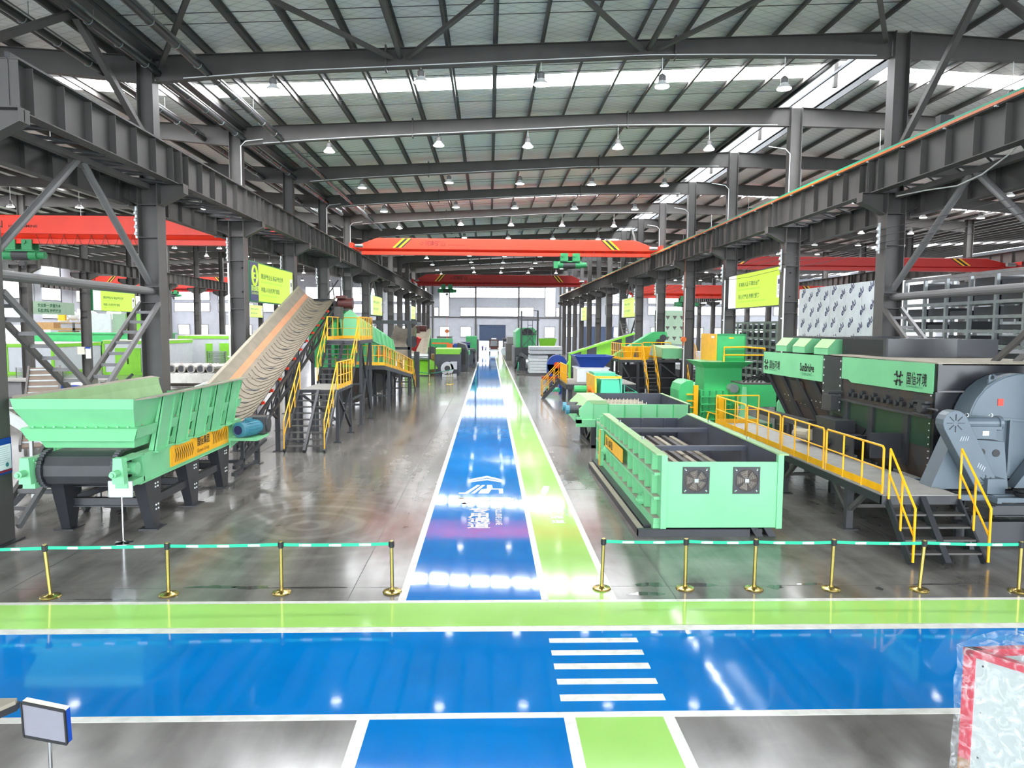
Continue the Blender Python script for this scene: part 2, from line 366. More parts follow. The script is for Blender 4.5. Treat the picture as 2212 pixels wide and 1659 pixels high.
zp('lane_arrow', [[(1.35, 19.7), (1.42, 19.7), (1.42, 18.95), (1.35, 18.95)], [(1.95, 19.7), (2.02, 19.7), (2.02, 18.95), (1.95, 18.95)], [(1.42, 19.5), (1.95, 19.5), (1.95, 19.42), (1.42, 19.42)], [(1.5, 20.4), (1.62, 20.2), (1.72, 20.6), (1.82, 21.3), (1.66, 21.4), (1.56, 20.9)]])
for i, ch in enumerate('人行通道'):
    text('lane_lettering', ch, 0.34, (1.52, 18.5 - 0.42 * i, 0), (1, 0, 0), (0, 1, 0), 'paint_white', fl, 0.008, sx=1.1)
text('lane_lettering', 'WALKWAY', 0.16, (1.95, 18.7, 0), (0, -1, 0), (1, 0, 0), 'paint_white', fl, 0.008)

# roof sheets between skylights
SKY = [(27.15, 28.5), (51.2, 52.4), (75.2, 76.4), (99.2, 100.4), (123.2, 124.4)]
RIDGE = [-58.8, -34.8, -10.8, 13.2, 37.2, 61.2]
ceil = bpy.data.objects.new('ceiling', None); COL.objects.link(ceil); ceil['kind'] = 'structure'
sec = []; y = YN
for a, b in SKY: sec.append((y, a)); y = b
sec.append((y, YF))
OP0, OP1 = 12.35, 14.35                           # opening of the ridge monitor
def slopes():
    for a, b in zip(RIDGE[:-1], RIDGE[1:]):
        if a == -10.8: yield a, OP0
        elif a == 13.2: yield OP1, b
        else: yield a, b
wn = 0
YM = 24.3
for a, b in slopes():
    for y0, y1 in sec:
        za, zb = zt(a) + 0.22, zt(b) + 0.22
        obj('roof_sheet', MB().hexa([(a, y0, za), (b, y0, zb), (b, y1, zb), (a, y1, za), (a, y0, za + 0.08), (b, y0, zb + 0.08), (b, y1, zb + 0.08), (a, y1, za + 0.08)]), 'foil', ceil)
    n = max(1, round((b - a) / 1.5))
    for y0, y1 in SKY:
        wn += 1
        w = obj('window_%d' % wn, MB().box(a, a + 0.05, y0, y1, zt(a) + 0.24, zt(a) + 0.3), 'steel', kind='structure')
        if a < -11 and a > -58 or a in (-10.8, OP1):
            for k in range(n):
                p, q = a + (b - a) * k / n + 0.03, a + (b - a) * (k + 1) / n - 0.03
                obj('pane', MB().hexa([(p, y0, zt(p) + 0.26), (q, y0, zt(q) + 0.26), (q, y1, zt(q) + 0.26), (p, y1, zt(p) + 0.26), (p, y0, zt(p) + 0.3), (q, y0, zt(q) + 0.3), (q, y1, zt(q) + 0.3), (p, y1, zt(p) + 0.3)]), 'skylight_glow', w)
        else:
            obj('pane', MB().hexa([(a, y0, zt(a) + 0.26), (b, y0, zt(b) + 0.26), (b, y1, zt(b) + 0.26), (a, y1, zt(a) + 0.26), (a, y0, zt(a) + 0.3), (b, y0, zt(b) + 0.3), (b, y1, zt(b) + 0.3), (a, y1, zt(a) + 0.3)]), 'skylight_glow', w)
for y0, y1 in ((YN, YM),):
    for a, b in ((OP0, 13.2), (13.2, OP1)):
        za, zb = zt(a) + 0.22, zt(b) + 0.22
        obj('roof_sheet', MB().hexa([(a, y0, za), (b, y0, zb), (b, y1, zb), (a, y1, za), (a, y0, za + 0.08), (b, y0, zb + 0.08), (b, y1, zb + 0.08), (a, y1, za + 0.08)]), 'foil', ceil)
# purlins (Z section) along the hall
xs = [0.16 + 1.5 * k for k in range(-38, 41)]
for x in xs:
    if XL < x < XR and not (OP0 < x < OP1):
        z = zt(x)
        obj('purlin', MB().bar((x, YN, z + 0.1), (x, YF, z + 0.1), 0.012, 0.2).box(x - 0.08, x, YN, YF, z, z + 0.012).box(x, x + 0.08, YN, YF, z + 0.19, z + 0.202), 'steel', ceil)
# sag rods across the purlins
sr = MB()
for k, yc in enumerate(YC[:8]):
    for dy in (2.2, 2.9, 5.3, 6.0): 
        for a, b in ((-10.4, 12.3),): sr.bar((a, yc + dy, zt(a) + 0.12), (b, yc + dy, zt(b) + 0.12), 0.016)
obj('sag_rod', sr, 'steel_dark', ceil, kind='stuff')
# ridge monitor over the right column row
mon = obj('trim_1', MB().box(OP0 - 0.1, OP1 + 0.1, YM, YF, 15.75, 15.85), 'steel_dark', kind='structure')
obj('monitor_curb', MB().box(OP0 - 0.05, OP0, YM, YF, 14.25, 14.75).box(OP1, OP1 + 0.05, YM, YF, 14.25, 14.6), 'steel_dark', mon)
obj('monitor_wall', MB().box(OP1, OP1 + 0.04, YM, YF, 14.6, 15.75), 'white', mon)
obj('monitor_rail', MB().bar((13.75, YM, 15.0), (13.75, YF, 15.0), 0.1, 0.14).bar((13.2, YM, 14.55), (13.2, YF, 14.55), 0.08), 'steel_dark', mon)
obj('monitor_end', MB().box(OP0, OP1, YM - 0.05, YM, 14.3, 15.75), 'steel_dark', mon)
for k in range(14):
    y0 = YM + 8 * k - 0.6
    obj('monitor_pane', MB().hexa([(OP0 + 0.35, y0 + 0.1, 15.55), (13.5, y0 + 0.1, 15.55), (13.5, y0 + 7.8, 15.55), (OP0 + 0.35, y0 + 7.8, 15.55), (OP0 + 0.35, y0 + 0.1, 15.6), (13.5, y0 + 0.1, 15.6), (13.5, y0 + 7.8, 15.6), (OP0 + 0.35, y0 + 7.8, 15.6)]), 'monitor_glow', mon)
for yc in YC[2:]:
    obj('monitor_post', MB().bar((13.62, yc - 2.7, 14.3), (13.62, yc - 2.7, 15.6), 0.16).bar((12.4, yc - 2.7, 15.45), (14.3, yc - 2.7, 15.45), 0.1, 0.2), 'steel', mon)

# end wall with window bands
XW = [-58.8 + 2.0 * k for k in range(61)]
ZW = [0.0, 2.93, 4.75, 6.78, 8.42, 10.2, 12.1, 14.6]
wall = obj('wall_far', MB().box(XL, -1.9, YF, YF + 0.25, 0, 14.6).box(3.1, XR, YF, YF + 0.25, 0, 14.6).box(-1.9, 3.1, YF, YF + 0.25, 5.25, 14.6), 'wall_clad', kind='structure')
def pane_rect(w, x0, x1, z0, z1, nx, nz, y=YF - 0.06):
    g = 0.05
    for i in range(nx):
        for j in range(nz):
            a = x0 + (x1 - x0) * i / nx; b = x0 + (x1 - x0) * (i + 1) / nx; c = z0 + (z1 - z0) * j / nz; d = z0 + (z1 - z0) * (j + 1) / nz
            obj('pane', MB().box(a + g, b - g, y, y + 0.03, c + g, d - g), 'window_glow', w)
WINS = []
def window(x0, x1, z0, z1, nx, nz):
    global wn
    wn += 1; WINS.append((x0, x1, z0, z1))
    w = obj('window_%d' % wn, MB().box(x0 - 0.06, x1 + 0.06, YF - 0.12, YF - 0.02, z1, z1 + 0.07).box(x0 - 0.06, x1 + 0.06, YF - 0.12, YF - 0.02, z0 - 0.07, z0).box(x0 - 0.07, x0, YF - 0.12, YF - 0.02, z0, z1).box(x1, x1 + 0.07, YF - 0.12, YF - 0.02, z0, z1), 'steel', kind='structure')
    pane_rect(w, x0, x1, z0, z1, nx, nz)
window(-9.35, -7.55, 6.78, 12.05, 2, 5); window(-7.4, -2.65, 10.25, 12.05, 5, 2); window(-2.45, 5.4, 10.25, 12.1, 8, 2); window(5.6, 10.4, 10.3, 12.15, 5, 2); window(10.5, 12.4, 6.85, 12.2, 2, 5)
window(-10.3, -9.5, 6.8, 8.4, 1, 2); window(-5.4, -2.7, 6.8, 8.42, 3, 2); window(-2.45, 5.4, 6.82, 8.45, 8, 2); window(5.6, 8.3, 6.85, 8.5, 3, 2); window(12.55, 13.1, 6.85, 8.5, 1, 2)
window(-9.25, -7.5, 2.95, 4.78, 2, 2); window(-5.4, -3.5, 2.95, 4.78, 2, 2); window(10.4, 12.3, 2.85, 4.85, 2, 2)
for bx in (-58.8, -34.8, 13.2, 37.2):
    for k in range(3):
        x0 = bx + 0.7 + 8 * k
        window(x0, x0 + 6.4, 9.4, 12.0, 4, 2); window(x0, x0 + 6.4, 7.3, 8.9, 4, 1); window(x0 + 0.6, x0 + 2.6, 3.0, 4.9, 2, 1); window(x0 + 4.0, x0 + 6.0, 3.0, 4.9, 2, 1)
# cladding panels that fill the rest of the end wall
def covered(a, b, c, d):
    m = (a + b) / 2, (c + d) / 2
    if -1.9 < m[0] < 3.1 and m[1] < 5.2: return True
    return any(x0 - 0.3 < m[0] < x1 + 0.3 and z0 - 0.3 < m[1] < z1 + 0.3 for x0, x1, z0, z1 in WINS)
for i in range(60):
    a, b = XW[i], XW[i + 1]
    if a < -46: continue
    for c, d in zip(ZW[:-1], ZW[1:]):
        if not covered(a, b, c, d): obj('wall_panel', MB().box(a + 0.03, b - 0.03, YF - 0.04, YF, c + 0.03, d - 0.03), 'wall_clad', wall)
for x in (-10.6, -2.55, 5.5, 13.3): obj('wall_post', MB().box(x - 0.15, x + 0.15, YF - 0.3, YF - 0.05, 0, 14.2), 'steel', wall)
obj('wall_girt', MB().box(-12, 14, YF - 0.25, YF - 0.05, 6.5, 6.68), 'steel', wall)
dr = obj('door_1', MB().box(-1.87, 3.07, YF - 0.1, YF - 0.04, 2.2, 5.2), 'door_blue', kind='structure')
obj('door_frame', MB().box(-2.1, -1.87, YF - 0.2, YF, 0, 5.3).box(3.07, 3.3, YF - 0.2, YF, 0, 5.3).box(-2.3, 3.5, YF - 0.3, YF, 5.2, 5.5), 'wall_clad', dr)
for k in range(10): obj('door_slat', MB().box(-1.85, 3.05, YF - 0.13, YF - 0.09, 2.22 + 0.3 * k, 2.22 + 0.3 * k + 0.27), 'door_blue', dr)
# side walls with windows
for nm, x, sgn in (('wall_left', XL, 1), ('wall_right', XR, -1)):
    w0 = obj(nm, MB().box(x - 0.3 if sgn > 0 else x, x if sgn > 0 else x + 0.3, YN, YF, 0, 14.4), 'wall_clad', kind='structure')
    for k in range(17):
        y0 = 1.5 + 8 * k
        for z0, z1 in ((8.0, 10.2), (5.6, 6.9), (2.6, 4.6)):
            wn += 1; xa, xb = sorted((x + sgn * 0.02, x + sgn * 0.08))
            w = obj('window_%d' % wn, MB().box(xa, xb, y0 - 0.1, y0 + 4.3, z0 - 0.1, z0), 'steel', kind='structure')
            xa, xb = sorted((x + sgn * 0.03, x + sgn * 0.06))
            for j in range(2): obj('pane', MB().box(xa, xb, y0 + 2.1 * j, y0 + 2.1 * j + 2.0, z0 + 0.02, z1), 'window_glow', w)

# ------------------------------------------------------------------ steel frame
ROWS = {'left': -10.77, 'right': 13.21, 'far left': -34.8, 'far right': 37.2}
def column_mesh(x, y, z0, z1, dx, fw):
    mb = MB(); t = 0.025
    mb.box(x - dx / 2, x - dx / 2 + t, y - fw / 2, y + fw / 2, z0, z1).box(x + dx / 2 - t, x + dx / 2, y - fw / 2, y + fw / 2, z0, z1).box(x - dx / 2, x + dx / 2, y - 0.01, y + 0.01, z0, z1)
    return mb
def corbel(x, y, s, zt_=9.18):
    x0 = x + s * 0.3; x1 = x + s * 1.1
    mb = MB().prism([(x0, zt_), (x1, zt_), (x1, zt_ - 0.24), (x0, zt_ - 0.66)], 'y', y - 0.012, y + 0.012)
    mb.box(min(x0, x1), max(x0, x1), y - 0.2, y + 0.2, zt_, zt_ + 0.03)
    mb.bar((x0, y, zt_ - 0.66), (x1, y, zt_ - 0.25), 0.36, 0.03)
    mb.box(min(x1, x1 - s * 0.02), max(x1, x1 - s * 0.02), y - 0.18, y + 0.18, zt_ - 0.25, zt_)
    return mb
def make_column(x, y, label, full=True):
    t = thing('steel_column', label, 'column', (x, y, 0))
    obj('lower_shaft', column_mesh(x, y, 0, 9.2, 0.63, 0.58), 'steel', t)
    obj('upper_shaft', column_mesh(x, y, 9.2, min(zt(x) + 0.2, 14.3), 0.50, 0.44), 'steel', t)
    for s in (-1, 1): obj('corbel', corbel(x, y, s), 'steel', t)
    st = MB()
    for z in (5.45, 5.95, 7.5, 8.52, 9.18): st.box(x - 0.29, x + 0.29, y - 0.27, y + 0.27, z, z + 0.02)
    obj('stiffener_plate', st, 'steel', t)
    obj('base_plate', MB().box(x - 0.45, x + 0.45, y - 0.42, y + 0.42, 0, 0.03), 'steel_dark', t)
    return t
protos = {}
for row, x in ROWS.items():
    for i, y in enumerate(YC):
        if abs(y - 135.7) < 0.1: continue
        lab = 'grey steel H-section crane column, %s from the near end of the %s row' % (ORD[i], row)
        if row not in protos: protos[row] = make_column(x, y, lab)
        else: dup(protos[row], (x, y, 0), lab)
# white conduits and square notes on the aisle side of some columns
for row, x, s, ks in (('left', -10.77, 1, (2, 4, 5)), ('right', 13.21, -1, (2, 3, 4, 5))):
    for k in ks:
        y = YC[k]; xx = x + s * 0.36 if s < 0 else x - 0.34
        o = obj('conduit', MB().tube([(xx, y - 0.33, 1.2), (xx, y - 0.33, 7.4)], 0.035, 8), 'white')
        tag(o, 'white vertical cable conduit on the %s column of the %s row' % (ORD[k], row), 'conduit')
        obj('clip', MB().box(xx - 0.09, xx + 0.02, y - 0.37, y - 0.29, 5.2, 5.25).box(xx - 0.09, xx + 0.02, y - 0.37, y - 0.29, 3.4, 3.45), 'white', o)
        xu = x + s * 0.27
        o = obj('conduit', MB().tube([(xu, y - 0.24, 10.3), (xu, y - 0.24, 12.3), (xu + s * 0.2, y - 0.24, 12.5), (xu + s * 0.9, y - 0.14, 12.62)], 0.02, 6), 'white')
        tag(o, 'white conduit rising to the roof on the upper shaft, %s column of the %s row' % (ORD[k], row), 'conduit')
# crane runway girders, one 8 m length per bay
def girder(x, side, k, ztop=10.24, h=1.05, lab='', inner=True, fw=0.42):
    y0, y1 = YC[k], YC[k + 1]
    t = thing('crane_girder', lab, 'girder', (x, y0, ztop - h))
    mb = MB().bar((x, y0 + 0.01, ztop - h / 2), (x, y1 - 0.01, ztop - h / 2), 0.02, h)
    mb.box(x - fw / 2, x + fw / 2, y0 + 0.01, y1 - 0.01, ztop - 0.025, ztop).box(x - fw / 2 + 0.04, x + fw / 2 - 0.04, y0 + 0.01, y1 - 0.01, ztop - h, ztop - h + 0.025)
    if k < 7:
        obj('beam', mb, 'steel', t)
        for j in range(7):
            y = y0 + 0.57 + 8 / 7 * j
            obj('stiffener', MB().box(x - fw / 2 + 0.03, x + fw / 2 - 0.03, y - 0.008, y + 0.008, ztop - h + 0.03, ztop - 0.03), 'steel', t)
        for yy in (y0 + 0.03, y1 - 0.05): obj('end_plate', MB().box(x - fw / 2 + 0.01, x + fw / 2 - 0.01, yy, yy + 0.02, ztop - h - 0.05, ztop), 'steel', t)
    else:
        for j in range(7):
            y = y0 + 0.57 + 8 / 7 * j; mb.box(x - fw / 2 + 0.03, x + fw / 2 - 0.03, y - 0.008, y + 0.008, ztop - h + 0.03, ztop - 0.03)
        obj('beam', mb, 'steel', t)
for row, xg, xo in (('left', -9.98, -11.6), ('right', 12.55, 13.95)):
    for k in range(0, 14):
        girder(xg, row, k, lab='grey riveted crane runway girder beside the %s columns, %s bay from the near end' % (row, ORD[k]))
    for k in range(0, 14):
        girder(xo, row, k, 9.35 if row == 'left' else 9.3, 0.8, 'lower runway girder behind the %s columns, %s bay from the near end' % (row, ORD[k]), fw=0.34)
for row, xg in (('far left', -33.9), ('far right', 36.3)):
    for k in range(0, 14):
        girder(xg, row, k, lab='distant runway girder on the %s row, %s bay from the near end' % (row, ORD[k]))
for xg in (-35.7, -57.9):
    for k in range(10, 14):
        girder(xg, 'outer', k, ztop=10.52, lab='outermost left bay runway girder on its %s side, %s bay from the near end' % ('outer' if xg < -50 else 'inner', ORD[k]))
for nm, x in (('left', -9.98), ('right', 12.55)):
    tag(obj('crane_rail', MB().box(x - 0.04, x + 0.04, YC[0], 127.7, 10.24, 10.36), 'steel_dark'), 'thin dark crane rail along the top of the %s runway' % nm, 'rail')
o = tag(obj('conductor_bar', MB().box(12.28, 12.32, YC[0], 127.7, 10.24, 10.31), 'orange'), 'orange conductor bar along the right crane runway', 'conductor')
br = MB()
for k in range(56): br.box(12.3, 12.4, YC[0] + 2 * k, YC[0] + 2 * k + 0.05, 10.2, 10.3)
obj('bracket', br, 'white', o, kind='stuff')
tag(obj('conductor_bar', MB().box(12.33, 12.37, YC[0], 127.7, 10.31, 10.39), 'belt_green'), 'green conductor bar above the orange one on the right runway', 'conductor')
# horizontal lattice between the two girders of a row
for row, x0, x1, z in (('left', -11.5, -10.1, 9.2), ('right', 12.7, 13.9, 9.2)):
    for k in range(0, 6):
        y0, y1 = YC[k] + 0.3, YC[k + 1] - 0.3; mb = MB()
        for j in range(6):
            ya, yb = y0 + (y1 - y0) * j / 6, y0 + (y1 - y0) * (j + 1) / 6
            mb.bar((x0, ya, z), (x1, yb, z), 0.07).bar((x1, yb, z), (x0, yb, z), 0.06)
        tag(obj('lattice_brace', mb, 'steel_dark'), 'dark horizontal lattice between the paired girders, %s bay of the %s row' % (ORD[k], row), 'brace')
# rafters
def rafter_pts(a, b, n=8):
    return [a + (b - a) * i / n for i in range(n + 1)]
def zb_center(x):
    P = [(-10.5, 12.34), (-7, 12.66), (5.5, 13.42), (9, 13.48), (13.0, 13.52)]
    for (x0, z0), (x1, z1) in zip(P[:-1], P[1:]):
        if x <= x1: return z0 + (z1 - z0) * (x - x0) / (x1 - x0)
    return 13.52
def zb_any(x):
    t = (x - 13.2) % 48.0; t = min(t, 48 - t); return zb_center(13.2 - t)
BAYS = {'left': (-34.55, -11.03), 'centre': (-10.5, 12.95), 'right': (13.47, 36.9), 'outer left': (-58.6, -35.05)}
for bay, (a, b) in BAYS.items():
    for k, y in enumerate(YC):
        if y > 130: continue
        xs_ = rafter_pts(a, b, 8)
        t = thing('roof_rafter', 'grey tapered roof rafter over the %s bay, %s from the near end' % (bay, ORD[k]), 'rafter', (a, y, 12.3))
        up = [(x, zt(x)) for x in xs_]; lo = [(x, zb_any(x)) for x in xs_]
        mb = MB().prism(up + lo[::-1], 'y', y - 0.006, y + 0.006)
        lf = MB()
        for (p, q) in zip(lo[:-1], lo[1:]): mb.bar((p[0], y, p[1]), (q[0], y, q[1]), 0.24, 0.02)
        for (p, q) in zip(up[:-1], up[1:]): mb.bar((p[0], y, p[1] - 0.01), (q[0], y, q[1] - 0.01), 0.24, 0.02)
        obj('beam', mb, 'steel', t)
        if bay == 'centre' and k < 9:
            for xs2 in (-3.3, 5.9):
                obj('splice_plate', MB().box(xs2 - 0.025, xs2 + 0.025, y - 0.14, y + 0.14, zb_any(xs2) - 0.09, zt(xs2) + 0.09), 'steel', t)
            fb = MB()
            for j in range(-6, 9): 
                xx = 0.16 + 1.5 * j
                if j % 2 == 0: fb.bar((xx - 0.06, y + 0.1, zb_any(xx) + 0.03), (xx - 0.06, y + 0.62, zt(xx) + 0.05), 0.05, 0.012)
            obj('fly_brace', fb, 'steel', t)
            cd = MB(); cpts = [(x, y - 0.13, zb_any(x) + 0.03) for x in rafter_pts(-9.6, 12.4, 12)]
            obj('conduit', cd.tube(cpts, 0.016, 6), 'white', t)
# long struts and roof bracing
for x, n in ((-2.85, 'second'), (5.05, 'third')):
    tag(obj('roof_strut', MB().tube([(x, YN, zt(x) - 0.25), (x, YC[1], zt(x) - 0.25)], 0.09, 10), 'steel'), 'round tubular roof strut, %s from the left column row' % n, 'strut')
for xa, xb, ytop, n in ((-10.5, -2.85, 17.7, 'left'), (-2.85, 5.05, 17.7, 'middle'), (5.05, 12.9, 17.7, 'right')):
    xm = (xa + xb) / 2
    for j, xx in enumerate((xa + 0.25, xb - 0.25)):
        tag(obj('roof_brace', MB().bar((xx, 23.5, zt(xx) - 0.35), (xm + (0.1 if j else -0.1), ytop, zt(xm) - 0.3), 0.13, 0.11), 'steel'), 'slanting roof brace in front of the second rafter, %s half of the %s pair' % (('left', 'right')[j], n), 'brace')
for row, x in (('left', -10.77), ('right', 13.21)):
    z1 = zt(x) - 0.4
    for k in (0, 6):
        y0, y1 = YC[k], YC[k + 1]; ym = (y0 + y1) / 2 + 0.0
        w = 'near' if k == 0 else 'distant'
        for j, (ya, yb) in enumerate(((y0 + 0.3, ym - 0.1), (y1 - 0.3, ym + 0.1))):
            e = ('near', 'far')[j]
            tag(obj('column_brace', MB().bar((x, ya, 10.6), (x, yb, z1), 0.18, 0.16), 'steel'), 'upper slanting brace between %s columns of the %s row, %s arm' % (w, row, e), 'brace')
            tag(obj('column_brace', MB().tube([(x, ya, 6.1), (x, yb, 9.05)], 0.1, 10), 'steel_light'), 'middle tubular brace between %s columns of the %s row, %s arm' % (w, row, e), 'brace')
            # laced two-leg brace crossing to the floor
            t = thing('laced_brace', 'laced two-leg cross brace between %s columns of the %s row, falling from the %s column' % (w, row, e), 'brace', (x, ya, 0))
            yo = y1 - 0.45 if j == 0 else y0 + 0.45
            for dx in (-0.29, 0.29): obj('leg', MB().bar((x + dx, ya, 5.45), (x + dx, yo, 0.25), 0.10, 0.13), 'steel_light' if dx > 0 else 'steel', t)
            n = 17
            for q in range(1, n):
                f = q / n; yy = ya + (yo - ya) * f; zz = 5.45 + (0.25 - 5.45) * f
                obj('rung', MB().bar((x - 0.29, yy, zz), (x + 0.29, yy, zz), 0.05, 0.09), 'steel_light', t)
        o = obj('cross_pipe', MB().tube([(x + 0.05, y0, 5.82), (x + 0.05, y1 - 0.2, 5.82)], 0.12, 12), 'steel_light')
        tag(o, 'horizontal round pipe between %s columns of the %s row' % (w, row), 'pipe')
        for j, yy in enumerate((y0 + 0.3, y1 - 0.3)):
            pass
        tag(obj('apex_strut', MB().bar((x, y0 + 0.3, 9.08), (x, y1 - 0.3, 9.08), 0.2, 0.16).box(x - 0.02, x + 0.02, ym - 0.5, ym + 0.5, 8.85, 9.1), 'steel'), 'horizontal strut with gusset over the crossed braces, %s bay of the %s row' % (w, row), 'strut')
# siphonic drain pipes under the left valley
for x, y1, n in ((-8.85, 60, 'right'), (-10.42, 52, 'middle'), (-12.1, 60, 'left')):
    o = obj('drain_pipe', MB().tube([(x, 6, 12.62), (x, y1, 12.62)], 0.11, 12), 'pipe_black', smooth=True)
    tag(o, 'long black roof drain pipe under the left valley, %s of the three' % n, 'pipe')
    ho = None
    for j in range(27):
        y = 7.3 + 1.55 * j
        if ho is None: ho = obj('hanger_clamp', MB().tube([(x + 0.125 * math.cos(a * 0.5236), y, 12.62 + 0.125 * math.sin(a * 0.5236)) for a in range(6, 13)], 0.014, 5), 'galv', o); h0 = y
        else: inst(ho, (0, y - h0, 0), o)
    hr = MB().box(x - 0.03, x + 0.03, 6, y1, 12.78, 12.82)
    for j in range(13): hr.bar((x, 8 + 4 * j, 12.8), (x, 8 + 4 * j, zt(x)), 0.014)
    obj('hanger_rail', hr, 'galv', o)
tag(obj('valley_gutter', MB().box(-11.25, -10.3, YN, YF, 13.0, 13.1), 'steel_dark'), 'dark valley gutter above the left column row', 'gutter')

# ------------------------------------------------------------------ high-bay lamps
def make_lamp(x, y, z, label, rod):
    t = thing('high_bay_lamp', label, 'lamp', (x, y, z))
    obj('shade', MB().lathe((x, y, z), [(0.235, -0.01), (0.24, 0.0), (0.2, 0.06), (0.13, 0.12), (0.12, 0.16)], 18), 'white', t, smooth=True)
    obj('driver_housing', MB().lathe((x, y, z), [(0.115, 0.16), (0.125, 0.2), (0.12, 0.32), (0.07, 0.37), (0.02, 0.4)], 14), 'steel_light', t, smooth=True)
    obj('diffuser', MB().lathe((x, y, z), [(0.228, -0.025), (0.228, -0.012)], 18), 'lamp_glow', t)
    obj('rod', MB().bar((x, y, z + 0.38), (x, y, z + rod), 0.018), 'white', t)
    return t
LX = [-6.85, -2.2, 1.62, 5.51, 9.48]
lp = {}
def lamp(x, y, label, zl=12.55):
    rod = zb_any(x) - zl + 0.02; key = round(rod, 1)
    if key not in lp: lp[key] = make_lamp(x, y, zl, label, rod)
    else: dup(lp[key], (x, y, zl), label)
for k, y in enumerate(YC[:14]):
    for j, x in enumerate(LX): lamp(x, y, 'white high-bay lamp, %s from the left under the %s centre rafter' % (ORD[j], ORD[k]), 12.5 if j else 12.18)
for bay, xs_ in (('left', (-30.5, -26.2, -22.4, -18.5, -14.6)), ('right', (17.0, 20.9, 24.8, 28.7, 32.6))):
    for k, y in enumerate(YC[:14]):
        for j, x in enumerate(xs_): lamp(x, y, 'high-bay lamp of the %s bay, %s from its left under the %s rafter' % (bay, ORD[j], ORD[k]), 12.2)

